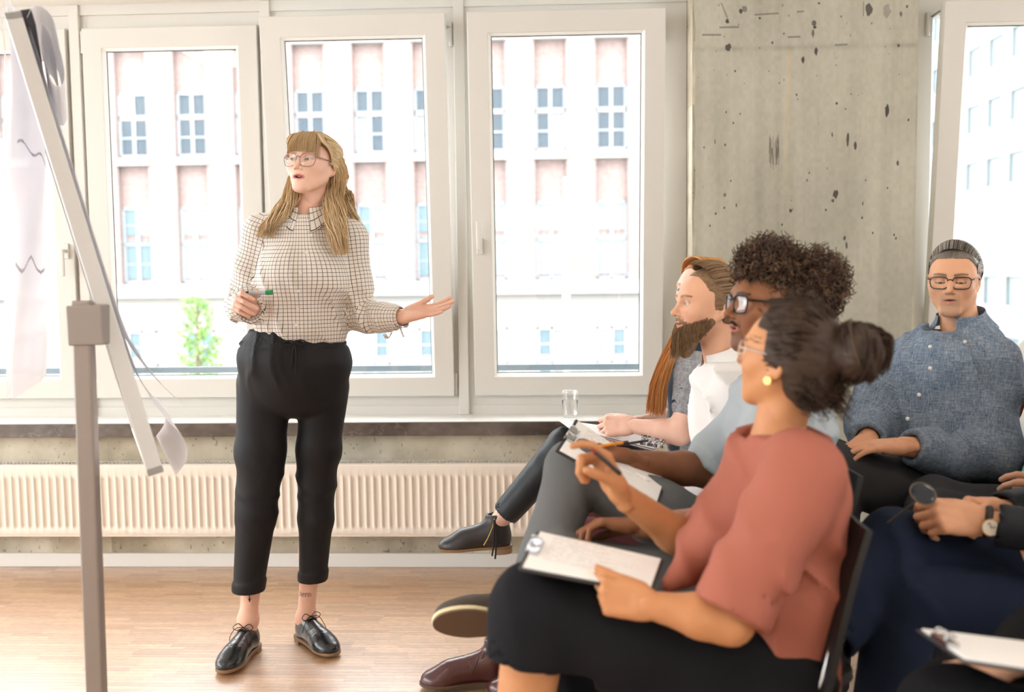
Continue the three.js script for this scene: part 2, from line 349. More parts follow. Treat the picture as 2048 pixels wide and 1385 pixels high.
// radiator
{
  const r = thing('radiator', 'long cream panel radiator with vertical grooves under the window sill', 'radiator');
  const mRad = M(0xeadfd2, 0.38), x0 = -3.6, x1 = 0.30, y0 = 0.168, y1 = 0.484, zf = 0.112, pitch = 0.0333;
  // corrugated front sheet: grid with a groove profile between the rims
  const prof = [[0, 0], [0.1, 0], [0.24, 0.0068], [0.5, 0.0076], [0.76, 0.0068], [0.9, 0]];
  const xs = []; const n = Math.floor((x1 - x0 - 0.03) / pitch);
  xs.push([x0, -0.01], [x0 + 0.004, 0]);
  for (let i = 0; i < n; i++) for (const [f, d] of prof) xs.push([x0 + 0.015 + (i + f) * pitch, d]);
  xs.push([x1 - 0.004, 0], [x1, -0.01]);
  const ys = [[y0, 0, -0.01], [y0 + 0.004, 0, 0], [y0 + 0.030, 0, 0], [y0 + 0.046, 1, 0], [y1 - 0.066, 1, 0], [y1 - 0.048, 0, 0], [y1 - 0.010, 0, 0], [y1 - 0.006, 0, -0.003], [y1 - 0.003, 0, -0.008]];
  const pos = [], uv = [], idx = [];
  for (const [y, g, e] of ys) for (const [x, d] of xs) { pos.push(x, y, zf + (d < 0 ? d : -d * g) + e); uv.push(x, y); }
  const nx = xs.length;
  for (let j = 0; j < ys.length - 1; j++) for (let i = 0; i < nx - 1; i++) { const a = j * nx + i; idx.push(a, a + 1, a + nx, a + 1, a + nx + 1, a + nx); }
  const g = new THREE.BufferGeometry(); g.setAttribute('position', new THREE.Float32BufferAttribute(pos, 3)); g.setAttribute('uv', new THREE.Float32BufferAttribute(uv, 2)); g.setIndex(idx); g.computeVertexNormals();
  part('front_panel', g, mRad, r);
  part('rear_panel', bx(x0, x1, y0 + 0.005, y1 - 0.012, 0.028, 0.034), mRad, r);
  for (const x of [x0, x1 - 0.002]) part('side_panel', bx(x, x + 0.002, y0, y1 - 0.004, 0.028, zf - 0.008), mRad, r);
  // top grille: rails and cross bars leave open slots
  const bars = [bx(x0, x1, y1 - 0.008, y1, zf - 0.016, zf - 0.004, 0.001), bx(x0, x1, y1 - 0.008, y1, 0.030, 0.040), bx(x0, x1, y1 - 0.006, y1 - 0.001, 0.066, 0.070)];
  for (let x = x0 + 0.006; x < x1; x += 0.0165) bars.push(bx(x, x + 0.006, y1 - 0.006, y1 - 0.001, 0.036, zf - 0.010));
  part('top_grille', join(bars), M(0xd9d2c8, 0.4), r);
  part('bottom_rim', bx(x0, x1, y0 - 0.004, y0 + 0.003, 0.030, zf - 0.002, 0.001), mRad, r);
}
// ceiling lamps: flat panels behind and above the camera
{
  const mGlow = new THREE.MeshStandardMaterial({ color: 0xffffff, emissive: 0xfff3e4, emissiveIntensity: 2.0 });
  for (const [x, z] of [[-2.2, 3.2], [1.6, 3.2], [-2.2, 5.8], [1.6, 5.8]]) {
    const l = thing('ceiling_lamp', 'flat rectangular white ceiling lamp panel', 'lamp', { position: [x, 3.05, z], group: 'ceiling lamp panels' });
    part('lamp_housing', bx(-0.62, 0.62, -0.05, 0, -0.32, 0.32, 0.004), mWhitePaint, l);
    part('diffuser', bx(-0.6, 0.6, -0.054, -0.05, -0.3, 0.3), mGlow, l);
    const a = new THREE.RectAreaLight(0xfff3e4, 5, 1.2, 0.6); a.position.set(0, -0.06, 0); a.rotation.x = -Math.PI / 2; l.add(a);
  }
}
// ---------------------------------------------------------------- outside: street, houses, tree, railing
{
  const rail = thing('balcony_railing', 'slim blue grey metal bar outside the row of windows', 'railing');
  const mr = M(0x74828c, 0.4, { metalness: 0.3 });
  part('bar', bx(-4.6, 0.5, 0.838, 0.866, -0.37, -0.34, 0.003), mr, rail);
  for (const x of [-3.0, -2.14, -1.275, -0.413, 0.46]) part('bracket', bx(x - 0.01, x + 0.01, 0.6, 0.85, -0.385, -0.37), mr, rail);
}
{
  const mAsphalt = M(0x6a6968, 0.9), street = thing('street', 'pale asphalt street far below the windows', 'street', STRUCT);
  part('road', bx(-60, 60, -6.3, -6.0, -110, -2), mAsphalt, street);
}
const mBrick = (() => {
  const t = dataTex(512, 512, (u, v) => {
    const row = Math.floor(v * 32), x = u * 16 + (row % 2) * 0.5, c = Math.floor(x), fx = x - c, fy = v * 32 - row;
    if (fx < 0.05 || fy < 0.13) return [140, 131, 127];
    const k = hash3(((c % 16) + 16) % 16, row, 3) * 50; return [122 + k * 0.4, 102 + k * 0.42, 97 + k * 0.42];
  });
  t.repeat.set(0.5, 0.5);
  return M(0xffffff, 0.9, { map: t });
})();
const mStucco = M(0x93908b, 0.9), mSillW = M(0x9b9995, 0.8), mFrameW = M(0x888d91, 0.6), mPaneDark = M(0x3f4a52, 0.25, { specularIntensity: 0.4 }), mBlind = M(0x7a838a, 0.8), mPaneLight = M(0x5c6e74, 0.25, { specularIntensity: 0.4 });
{
  const b = thing('brick_building', 'long red brick building with white stuccoed ground floor across the street', 'building');
  const z = -32, X0 = -15.43, S = 2.19, n0 = -6, n1 = 10, xl = X0 + (n0 - 0.5) * S, xr = X0 + (n1 + 0.5) * S;
  const storeys = [{ y0: 14.1, y1: 16.5, cross: true }, { y0: 9.93, y1: 12.3, cross: true }, { y0: 5.68, y1: 8.02, cross: true }, { y0: 1.03, y1: 3.86, cross: false }];
  part('brick_wall', uvMetres(bx(xl, xr, 0.9, 19, z - 1.2, z - 0.32)), mBrick, b);
  part('stucco_base', bx(xl, xr, -6.0, 0.98, z - 1.0, z - 0.30), mStucco, b, 'white stuccoed ground floor');
  part('cornice', bx(xl, xr, 0.50, 1.0, z - 0.35, z + 0.12, 0.03), mSillW, b, 'white moulded cornice');
  part('cornice', bx(xl, xr, 18.6, 19.2, z - 0.4, z + 0.3, 0.03), mSillW, b);
  for (let k = n0; k <= n1 + 1; k++) part('pilaster', uvMetres(bx(X0 + (k - 0.5) * S - 0.52, X0 + (k - 0.5) * S + 0.52, 0.98, 18.6, z - 0.4, z)), mBrick, b);
  const paneG = new THREE.BoxGeometry(1, 1, 0.02), frameMemo = new Map();
  function win(x, y0, y1, cross, kind) {
    const w = 1.12, key = [y0, y1, cross].join();
    if (!frameMemo.has(key)) {
      const h = y1 - y0, f = [bx(-w / 2, -w / 2 + 0.09, 0, h, 0, 0.1), bx(w / 2 - 0.09, w / 2, 0, h, 0, 0.1), bx(-w / 2, w / 2, 0, 0.09, 0, 0.1), bx(-w / 2, w / 2, h - 0.09, h, 0, 0.1), bx(-0.06, 0.06, 0, h, 0, 0.1)];
      if (cross) f.push(bx(-w / 2, w / 2, h * 0.58, h * 0.58 + 0.17, 0, 0.1), bx(-w / 2, w / 2, h * 0.29, h * 0.29 + 0.06, 0, 0.09)); else f.push(bx(-w / 2, w / 2, h * 0.5, h * 0.5 + 0.08, 0, 0.1), bx(-w / 2, w / 2, h * 0.25, h * 0.25 + 0.04, 0, 0.06), bx(-w / 2, w / 2, h * 0.76, h * 0.76 + 0.04, 0, 0.06));
      frameMemo.set(key, join(f));
    }
    const f = part('window', frameMemo.get(key), kind === 'stucco' ? M(0xa09b99, 0.6) : mFrameW, b); f.position.set(x, y0, z - 0.31);
    for (const s of [-1, 1]) for (const t of [0, 1]) {
      const p = part('pane', paneG, cross ? (rnd() < 0.2 ? mBlind : mPaneDark) : (rnd() < 0.72 ? mBlind : mPaneLight), f);
      p.scale.set(w / 2 - 0.12, (y1 - y0) * (t ? 0.34 : 0.5), 1); p.position.set(s * w / 4, (y1 - y0) * (t ? 0.8 : 0.31), 0.03);
    }
    if (kind !== 'stucco') part('sill', bx(-0.64, 0.64, -0.32, -0.05, 0.0, 0.42, 0.03), mSillW, f);
  }
  for (let k = n0; k <= n1; k++) {
    for (const s of storeys) win(X0 + k * S, s.y0, s.y1, s.cross, 'brick');
    win(X0 + k * S, -3.4, -0.72, false, 'stucco');
  }
}
{
  const b = thing('office_building', 'pale modern office block with small square windows in rows, seen at an angle', 'building');
  const mClad = M(0x7f8686, 0.6), mJoint = M(0x687070, 0.7), x = 21.5, mod = 2.45, fl = 2.9;
  const Z0 = -20, Z1 = -90;
  part('facade', bx(x + 0.12, x + 6, -6, 26, Z1, Z0), mJoint, b, 'pale grey wall behind the cladding');
  const panel = bx(0, 0.12, 0.02, fl - 0.02, -mod + 0.025, -0.025), upper = bx(0, 0.12, 1.72, fl - 0.02, -mod + 0.025, -0.025), lower = bx(0, 0.12, 0.02, 0.36, -mod + 0.025, -0.025), side = bx(0, 0.12, 0.36, 1.72, -mod + 0.025, -1.5), frame = bx(0.06, 0.11, 0.36, 1.72, -1.5, -0.06);
  const glassG = bx(0.1, 0.12, 0.4, 1.66, -1.4, -0.1);
  for (let i = 0; i < 22; i++) for (let j = 0; j < 8; j++) {
    const y = 2.0 + (j - 2) * fl, z = -28 - i * mod;
    const c = part('cladding_panel', j === 2 || j < 0 ? panel : join(upper, lower, side), mClad, b); c.position.set(x, y, z);
    if (j !== 2) { const g = part('window', glassG, mPaneLight, b); g.position.set(x, y, z); }
  }
}
{
  const mBark = M(0x6b5a48, 0.9), mLeaf = M(0x7ea83c, 0.8, { transmission: 0.35, thickness: 0, side: THREE.DoubleSide }), mLeaf2 = M(0x5f9a34, 0.8, { transmission: 0.35, thickness: 0, side: THREE.DoubleSide });
  const T = at(400, 740, -20), tree = thing('street_tree', 'small green leafy street tree outside the closed window', 'tree', { position: [T.x, -6, -20] });
  const top = 6.75, tr = [tube([[0, 0, 0], [0.05, 2.5, 0], [-0.05, 4.6, 0.05], [0, top, 0]], (t) => 0.09 * (1 - t * 0.85), 7)];
  const leaves = [];
  for (let i = 0; i < 26; i++) {
    const h = 4.4 + i / 26 * (top - 4.4), l = (0.75 - 0.45 * (i / 26)) * rr(0.6, 1.1), a = i * 2.4, ex = Math.cos(a) * l, ez = Math.sin(a) * l;
    tr.push(tube([[0, h - 0.2, 0], [ex * 0.5, h, ez * 0.5], [ex, h + 0.2, ez]], (t) => 0.02 * (1 - t * 0.7), 5));
    for (let k = 0; k < 34; k++) { const f = rr(0.35, 1.1); leaves.push([ex * f + rr(-0.13, 0.13), h - 0.1 + 0.25 * f + rr(-0.14, 0.14), ez * f + rr(-0.13, 0.13)]); }
  }
  part('trunk', join(tr), mBark, tree);
  for (const [m, s] of [[mLeaf, 0], [mLeaf2, 1]]) {
    const im = new THREE.InstancedMesh(new THREE.SphereGeometry(0.05, 5, 3).scale(1, 0.12, 0.62), m, Math.ceil(leaves.length / 2)), q = new THREE.Object3D();
    let c = 0; leaves.forEach((l, i) => { if (i % 2 !== s) return; q.position.set(...l); q.rotation.set(rr(-1.2, 1.2), rr(0, 6), rr(-1.2, 1.2)); q.scale.setScalar(rr(0.8, 1.5)); q.updateMatrix(); im.setMatrixAt(c++, q.matrix); });
    im.count = c; im.name = 'leaves'; im.userData.kind = 'stuff'; tree.add(im);
  }
}
{
  const L = at(1131, 420, -14), lamp = thing('street_lamp', 'white street lamp with a flared shade seen through the wide window', 'lamp', { position: [L.x, -6, -14] });
  const mw = M(0xf4f6f6, 0.4), y = at(1131, 470, -14).y + 6, y2 = at(1131, 420, -14).y + 6, yt = at(1131, 356, -14).y + 6;
  part('pole', join(new THREE.CylinderGeometry(0.055, 0.08, y, 12).translate(0, y / 2, 0), new THREE.CylinderGeometry(0.03, 0.03, yt - y, 10).translate(0, (y + yt) / 2, 0)), mw, lamp);
  part('shade', new THREE.LatheGeometry([[0.04, 0.1], [0.08, 0.06], [0.16, -0.04], [0.18, -0.1], [0.09, -0.15], [0.05, -0.2]].map((p) => new THREE.Vector2(...p)), 24).translate(0, y, 0), mw, lamp);
  part('finial', new THREE.LatheGeometry([[0.03, 0.1], [0.05, 0.03], [0.11, -0.03], [0.05, -0.08]].map((p) => new THREE.Vector2(...p)), 20).translate(0, y2, 0), mw, lamp);
}
// ---------------------------------------------------------------- modelling of soft shapes: distance fields meshed with surface nets
const sub = (a, b) => [a[0] - b[0], a[1] - b[1], a[2] - b[2]], add = (a, b) => [a[0] + b[0], a[1] + b[1], a[2] + b[2]], mul = (a, s) => [a[0] * s, a[1] * s, a[2] * s];
const dot = (a, b) => a[0] * b[0] + a[1] * b[1] + a[2] * b[2], len = (a) => Math.sqrt(a[0] * a[0] + a[1] * a[1] + a[2] * a[2]), nrm = (a) => { const l = len(a) || 1; return [a[0] / l, a[1] / l, a[2] / l]; };
const crs = (a, b) => [a[1] * b[2] - a[2] * b[1], a[2] * b[0] - a[0] * b[2], a[0] * b[1] - a[1] * b[0]], mix = (a, b, t) => [lerp(a[0], b[0], t), lerp(a[1], b[1], t), lerp(a[2], b[2], t)];
const px = (x, y, z) => A3(at(x, y, z));
// tapered capsule; s = wide direction, f = thickness across it over the width
function cap(a, b, ra, rb = ra, { k = 0.03, s = null, f = 1, g = 0 } = {}) {
  const ab = sub(b, a), l2 = Math.max(dot(ab, ab), 1e-9);
  if (s) { const n = nrm(ab); s = nrm(sub(s, mul(n, dot(s, n)))); }
  return { k, g, a, b, r: Math.max(ra, rb), c: mix(a, b, 0.5), e: Math.sqrt(l2) / 2 + Math.max(ra, rb), d: (x, y, z) => {
    const px_ = x - a[0], py = y - a[1], pz = z - a[2], t = clamp((px_ * ab[0] + py * ab[1] + pz * ab[2]) / l2, 0, 1);
    let wx = px_ - ab[0] * t, wy = py - ab[1] * t, wz = pz - ab[2] * t; const r = ra + (rb - ra) * t;
    if (!s) return Math.sqrt(wx * wx + wy * wy + wz * wz) - r;
    const c = wx * s[0] + wy * s[1] + wz * s[2], q = wx * wx + wy * wy + wz * wz - c * c;
    return (Math.sqrt(c * c + Math.max(q, 0) / (f * f)) - r) * (f < 1 ? f * 0.5 + 0.5 : 1) ;
  } };
}
function ell(c, rx, ry, rz, { k = 0.02, g = 0, m = null } = {}) { // m = [u, v, w] axes
  const R = Math.max(rx, ry, rz), ix = 1 / rx, iy = 1 / ry, iz = 1 / rz;
  return { k, g, a: c, b: c, c, e: R, d: (x, y, z) => {
    let X = x - c[0], Y = y - c[1], Z = z - c[2];
    if (m) { const a = X * m[0][0] + Y * m[0][1] + Z * m[0][2], b = X * m[1][0] + Y * m[1][1] + Z * m[1][2], w = X * m[2][0] + Y * m[2][1] + Z * m[2][2]; X = a; Y = b; Z = w; }
    X *= ix; Y *= iy; Z *= iz; const k0 = Math.sqrt(X * X + Y * Y + Z * Z); if (k0 < 1e-6) return -Math.min(rx, ry, rz);
    X *= ix; Y *= iy; Z *= iz; return k0 * (k0 - 1) / Math.sqrt(X * X + Y * Y + Z * Z);
  } };
}
const smin = (a, b, k) => { if (k <= 0) return Math.min(a, b); const h = Math.max(k - Math.abs(a - b), 0) / k; return Math.min(a, b) - h * h * k * 0.25; };
const smax = (a, b, k) => -smin(-a, -b, k);
function evalAll(prims, x, y, z) { let d = 1e3; for (const p of prims) d = smin(d, p.d(x, y, z), p.k); return d; }
// mesh of { prims, post } with cells of size h; returns positions and triangles
function netMesh(prims, h, post = null, pad = 0.03) {
  const lo = [1e9, 1e9, 1e9], hi = [-1e9, -1e9, -1e9];
  for (const p of prims) for (let i = 0; i < 3; i++) { const R = p.ra ?? p.r ?? p.e; lo[i] = Math.min(lo[i], p.a[i] - R, p.b[i] - R); hi[i] = Math.max(hi[i], p.a[i] + R, p.b[i] + R); }
  for (let i = 0; i < 3; i++) { lo[i] -= pad; hi[i] += pad; }
  const N = 5, B = h * N, nb = [0, 1, 2].map((i) => Math.ceil((hi[i] - lo[i]) / B)), R = B * 0.8661, blocks = [], P = [], NX = nb[0] * N + 1, NY = nb[1] * N + 1, cells = new Int32Array(NX * NY * (nb[2] * N + 1)).fill(-1);
  const key = (i, j, k) => i + (j + k * NY) * NX;
  const n1 = N + 1, near = [];
  for (let bz = 0; bz < nb[2]; bz++) for (let by = 0; by < nb[1]; by++) for (let bx_ = 0; bx_ < nb[0]; bx_++) {
    const cx = lo[0] + (bx_ + 0.5) * B, cy = lo[1] + (by + 0.5) * B, cz = lo[2] + (bz + 0.5) * B;
    let dm = 1e3; near.length = 0;
    for (const p of prims) { const d = p.d(cx, cy, cz); near.push(d); if (d < dm) dm = d; }
    if (dm > R * 1.3 + 0.055) continue;
    const use = prims.filter((p, i) => near[i] < dm + 2.2 * R + p.k + 0.02);
    const F = (x, y, z) => { const d = evalAll(use, x, y, z); return post && d < 0.045 ? post(d, x, y, z) : d; };
    { const fc = F(cx, cy, cz), sl = post ? 0.014 : 0.002; if (fc < -R * 1.3 - sl || fc > R * 1.3 + sl) continue; }
    const v = new Float32Array(n1 * n1 * n1); let neg = 0;
    for (let k = 0, q = 0; k < n1; k++) for (let j = 0; j < n1; j++) for (let i = 0; i < n1; i++, q++) { v[q] = F(lo[0] + (bx_ * N + i) * h, lo[1] + (by * N + j) * h, lo[2] + (bz * N + k) * h); if (v[q] < 0) neg++; }
    if (!neg || neg === v.length) continue;
    blocks.push([bx_, by, bz, v]);
    for (let k = 0; k < N; k++) for (let j = 0; j < N; j++) for (let i = 0; i < N; i++) {
      const o = i + j * n1 + k * n1 * n1; let m = 0;
      for (let c = 0; c < 8; c++) if (v[o + (c & 1) + ((c >> 1) & 1) * n1 + (c >> 2) * n1 * n1] < 0) m |= 1 << c;
      if (m === 0 || m === 255) continue;
      let sx = 0, sy = 0, sz = 0, n = 0;
      for (let c = 0; c < 8; c++) for (let ax = 0; ax < 3; ax++) {
        if (c & (1 << ax)) continue; const e = c | (1 << ax);
        if (((m >> c) & 1) === ((m >> e) & 1)) continue;
        const va = v[o + (c & 1) + ((c >> 1) & 1) * n1 + (c >> 2) * n1 * n1], vb = v[o + (e & 1) + ((e >> 1) & 1) * n1 + (e >> 2) * n1 * n1], t = va / (va - vb);
        sx += (c & 1) + (ax === 0 ? t : 0); sy += ((c >> 1) & 1) + (ax === 1 ? t : 0); sz += (c >> 2) + (ax === 2 ? t : 0); n++;
      }
      const I = bx_ * N + i, J = by * N + j, K = bz * N + k;
      cells[key(I, J, K)] = P.length / 3; P.push(lo[0] + (I + sx / n) * h, lo[1] + (J + sy / n) * h, lo[2] + (K + sz / n) * h);
    }
  }
  const T = [];
  for (const [bx_, by, bz, v] of blocks) for (let k = 0; k < N; k++) for (let j = 0; j < N; j++) for (let i = 0; i < N; i++) {
    const o = i + j * n1 + k * n1 * n1, s = v[o] < 0, I = bx_ * N + i, J = by * N + j, K = bz * N + k;
    const quad = (a, b, c, d, flip) => { a = cells[a]; b = cells[b]; c = cells[c]; d = cells[d]; if (!(a >= 0 && b >= 0 && c >= 0 && d >= 0)) return; flip ? T.push(a, c, b, a, d, c) : T.push(a, b, c, a, c, d); };
    if (s !== (v[o + 1] < 0)) quad(key(I, J - 1, K - 1), key(I, J, K - 1), key(I, J, K), key(I, J - 1, K), !s);
    if (s !== (v[o + n1] < 0)) quad(key(I - 1, J, K - 1), key(I, J, K - 1), key(I, J, K), key(I - 1, J, K), s);
    if (s !== (v[o + n1 * n1] < 0)) quad(key(I - 1, J - 1, K), key(I, J - 1, K), key(I, J, K), key(I - 1, J, K), !s);
  }
  return { P, T };
}
// geometry of a soft shape. colour(x, y, z) -> [r, g, b] linear; uv(g, x, y, z) -> [u, v] by prim group g
function soft(prims, h, { post = null, colour = null, uv = null, matrix = null, smooth = 1, keep = null, pad = 0.03 } = {}) {
  let { P, T } = netMesh(prims, h, post, pad);
  const n = P.length / 3;
  if (keep) { const Q = []; for (let i = 0; i < T.length; i += 3) { const a = T[i] * 3, b = T[i + 1] * 3, c = T[i + 2] * 3; if (keep((P[a] + P[b] + P[c]) / 3, (P[a + 1] + P[b + 1] + P[c + 1]) / 3, (P[a + 2] + P[b + 2] + P[c + 2]) / 3)) Q.push(T[i], T[i + 1], T[i + 2]); } T = Q; }
  for (let it = 0; it < smooth; it++) {
    const S = new Float32Array(n * 3), C = new Uint16Array(n);
    for (let i = 0; i < T.length; i += 3) for (let e = 0; e < 3; e++) { const a = T[i + e], b = T[i + (e + 1) % 3]; C[a]++; S[a * 3] += P[b * 3]; S[a * 3 + 1] += P[b * 3 + 1]; S[a * 3 + 2] += P[b * 3 + 2]; }
    for (let i = 0; i < n; i++) if (C[i]) for (let c = 0; c < 3; c++) P[i * 3 + c] = lerp(P[i * 3 + c], S[i * 3 + c] / C[i], 0.4);
  }
  const g0 = new THREE.BufferGeometry();
  g0.setAttribute('position', new THREE.Float32BufferAttribute(P, 3)); g0.setIndex(T); g0.computeVertexNormals();
  const Nn = g0.attributes.normal.array, col = colour ? new Float32Array(n * 3) : null;
  if (col) for (let i = 0; i < n; i++) { const c = colour(P[i * 3], P[i * 3 + 1], P[i * 3 + 2], [Nn[i * 3], Nn[i * 3 + 1], Nn[i * 3 + 2]]); col[i * 3] = c[0]; col[i * 3 + 1] = c[1]; col[i * 3 + 2] = c[2]; }
  const g = new THREE.BufferGeometry();
  if (uv) {
    // corners duplicated where two groups meet, as at a sewn seam
    const grp = new Int16Array(n);
    for (let i = 0; i < n; i++) { let b = 1e9; for (const p of prims) { const d = p.d(P[i * 3], P[i * 3 + 1], P[i * 3 + 2]); if (d < b) { b = d; grp[i] = p.g; } } }
    const map = new Map(), pos = [], nor = [], U = [], cc = [], idx = [];
    for (let i = 0; i < T.length; i += 3) {
      const gg = grp[T[i]] === grp[T[i + 1]] ? grp[T[i]] : grp[T[i + 2]];
      const us = [0, 1, 2].map((e) => uv(gg, P[T[i + e] * 3], P[T[i + e] * 3 + 1], P[T[i + e] * 3 + 2], [Nn[T[i + e] * 3], Nn[T[i + e] * 3 + 1], Nn[T[i + e] * 3 + 2]]));
      const per = us[0][2] || 0;  // period of u: keep the three corners on one side of the seam
      for (let e = 0; e < 3; e++) {
        const vtx = T[i + e]; let [u, v] = us[e]; if (per) { if (u - us[0][0] > per / 2) u -= per; else if (us[0][0] - u > per / 2) u += per; }
        const kk = vtx + ':' + gg + ':' + Math.round(u * 500);
        let id = map.get(kk);
        if (id === undefined) { id = pos.length / 3; map.set(kk, id); pos.push(P[vtx * 3], P[vtx * 3 + 1], P[vtx * 3 + 2]); nor.push(Nn[vtx * 3], Nn[vtx * 3 + 1], Nn[vtx * 3 + 2]); U.push(u, v); if (col) cc.push(col[vtx * 3], col[vtx * 3 + 1], col[vtx * 3 + 2]); }
        idx.push(id);
      }
    }
    g.setAttribute('position', new THREE.Float32BufferAttribute(pos, 3)); g.setAttribute('normal', new THREE.Float32BufferAttribute(nor, 3)); g.setAttribute('uv', new THREE.Float32BufferAttribute(U, 2));
    if (col) g.setAttribute('color', new THREE.Float32BufferAttribute(cc, 3));
    g.setIndex(idx);
  } else {
    g.setAttribute('position', g0.attributes.position); g.setAttribute('normal', g0.attributes.normal);
    if (col) g.setAttribute('color', new THREE.Float32BufferAttribute(col, 3));
    g.setIndex(T);
  }
  if (matrix) g.applyMatrix4(matrix);
  return g;
}
function mergeSoft(list) { // position, normal, colour only
  let n = 0, m = 0; for (const g of list) { n += g.attributes.position.count; m += g.index.count; }
  const p = new Float32Array(n * 3), q = new Float32Array(n * 3), c = new Float32Array(n * 3).fill(1), ix = new Uint32Array(m); let o = 0, k = 0;
  for (const g of list) { p.set(g.attributes.position.array, o * 3); q.set(g.attributes.normal.array, o * 3); if (g.attributes.color) c.set(g.attributes.color.array, o * 3); const a = g.index.array; for (let i = 0; i < a.length; i++) ix[k++] = a[i] + o; o += g.attributes.position.count; }
  const g = new THREE.BufferGeometry(); g.setAttribute('position', new THREE.BufferAttribute(p, 3)); g.setAttribute('normal', new THREE.BufferAttribute(q, 3)); g.setAttribute('color', new THREE.BufferAttribute(c, 3)); g.setIndex(new THREE.BufferAttribute(ix, 1));
  return g;
}
const lin = (hex) => { const c = new THREE.Color(hex); return [c.r, c.g, c.b]; };
// hair: many tapered flattened strands in one mesh
function strandGeo(list, sides = 4, steps = 10) {
  const per = (steps + 1) * sides, pos = new Float32Array(list.length * per * 3), nor = new Float32Array(pos.length), col = new Float32Array(pos.length), idx = new Uint32Array(list.length * steps * sides * 6), Q = new Float64Array((steps + 1) * 3), ca = [], sa = [];
  for (let j = 0; j < sides; j++) { ca.push(Math.cos(j / sides * Math.PI * 2)); sa.push(Math.sin(j / sides * Math.PI * 2)); }
  let o = 0, k = 0, base = 0;
  for (const { p, r, c, taper = 0.75, flat = 0.6 } of list) {
    const m = p.length - 1;
    for (let i = 0; i <= steps; i++) { // Catmull-Rom through the points
      const s = Math.min(i / steps * m, m - 1e-6), q = Math.floor(s), t = s - q, p0 = p[Math.max(0, q - 1)], p1 = p[q], p2 = p[q + 1], p3 = p[Math.min(m, q + 2)];
      for (let e = 0; e < 3; e++) Q[i * 3 + e] = 0.5 * (2 * p1[e] + (p2[e] - p0[e]) * t + (2 * p0[e] - 5 * p1[e] + 4 * p2[e] - p3[e]) * t * t + (3 * p1[e] - p0[e] - 3 * p2[e] + p3[e]) * t * t * t);
    }
    let nx = 0.31, ny = 0.87, nz = 0.4;
    for (let i = 0; i <= steps; i++) {
      const a = Math.max(0, i - 1) * 3, b = Math.min(steps, i + 1) * 3; let tx = Q[b] - Q[a], ty = Q[b + 1] - Q[a + 1], tz = Q[b + 2] - Q[a + 2], l = Math.sqrt(tx * tx + ty * ty + tz * tz) || 1; tx /= l; ty /= l; tz /= l;
      const dn = nx * tx + ny * ty + nz * tz; nx -= tx * dn; ny -= ty * dn; nz -= tz * dn; l = Math.sqrt(nx * nx + ny * ny + nz * nz) || 1; nx /= l; ny /= l; nz /= l;
      const ux = ty * nz - tz * ny, uy = tz * nx - tx * nz, uz = tx * ny - ty * nx, t = i / steps, rad = r * (1 - taper * t * t) * (i ? 1 : 0.6);
      for (let j = 0; j < sides; j++) { const A = ca[j], S = sa[j]; pos[o] = Q[i * 3] + (nx * A + ux * S * flat) * rad; pos[o + 1] = Q[i * 3 + 1] + (ny * A + uy * S * flat) * rad; pos[o + 2] = Q[i * 3 + 2] + (nz * A + uz * S * flat) * rad; nor[o] = nx * A + ux * S; nor[o + 1] = ny * A + uy * S; nor[o + 2] = nz * A + uz * S; col[o] = c[0]; col[o + 1] = c[1]; col[o + 2] = c[2]; o += 3; }
      if (i < steps) for (let j = 0; j < sides; j++) { const v = base + i * sides + j, w = base + i * sides + (j + 1) % sides; idx[k++] = v; idx[k++] = w; idx[k++] = v + sides; idx[k++] = w; idx[k++] = w + sides; idx[k++] = v + sides; }
    }
    base += per;
  }
  const g = new THREE.BufferGeometry(); g.setAttribute('position', new THREE.BufferAttribute(pos, 3)); g.setAttribute('normal', new THREE.BufferAttribute(nor, 3)); g.setAttribute('color', new THREE.BufferAttribute(col, 3)); g.setIndex(new THREE.BufferAttribute(idx, 1));
  return g;
}
function headMatrix(pos, yaw, pitch, roll, s = 1) {
  const D = Math.PI / 180; // yaw: + to the viewer's right; pitch: + looks up; roll: + tilts to the viewer's right
  return new THREE.Matrix4().compose(V(...pos), new THREE.Quaternion().setFromEuler(new THREE.Euler(-pitch * D, yaw * D, -roll * D, 'YXZ')), Array.isArray(s) ? V(...s) : V(s, s, s));
}
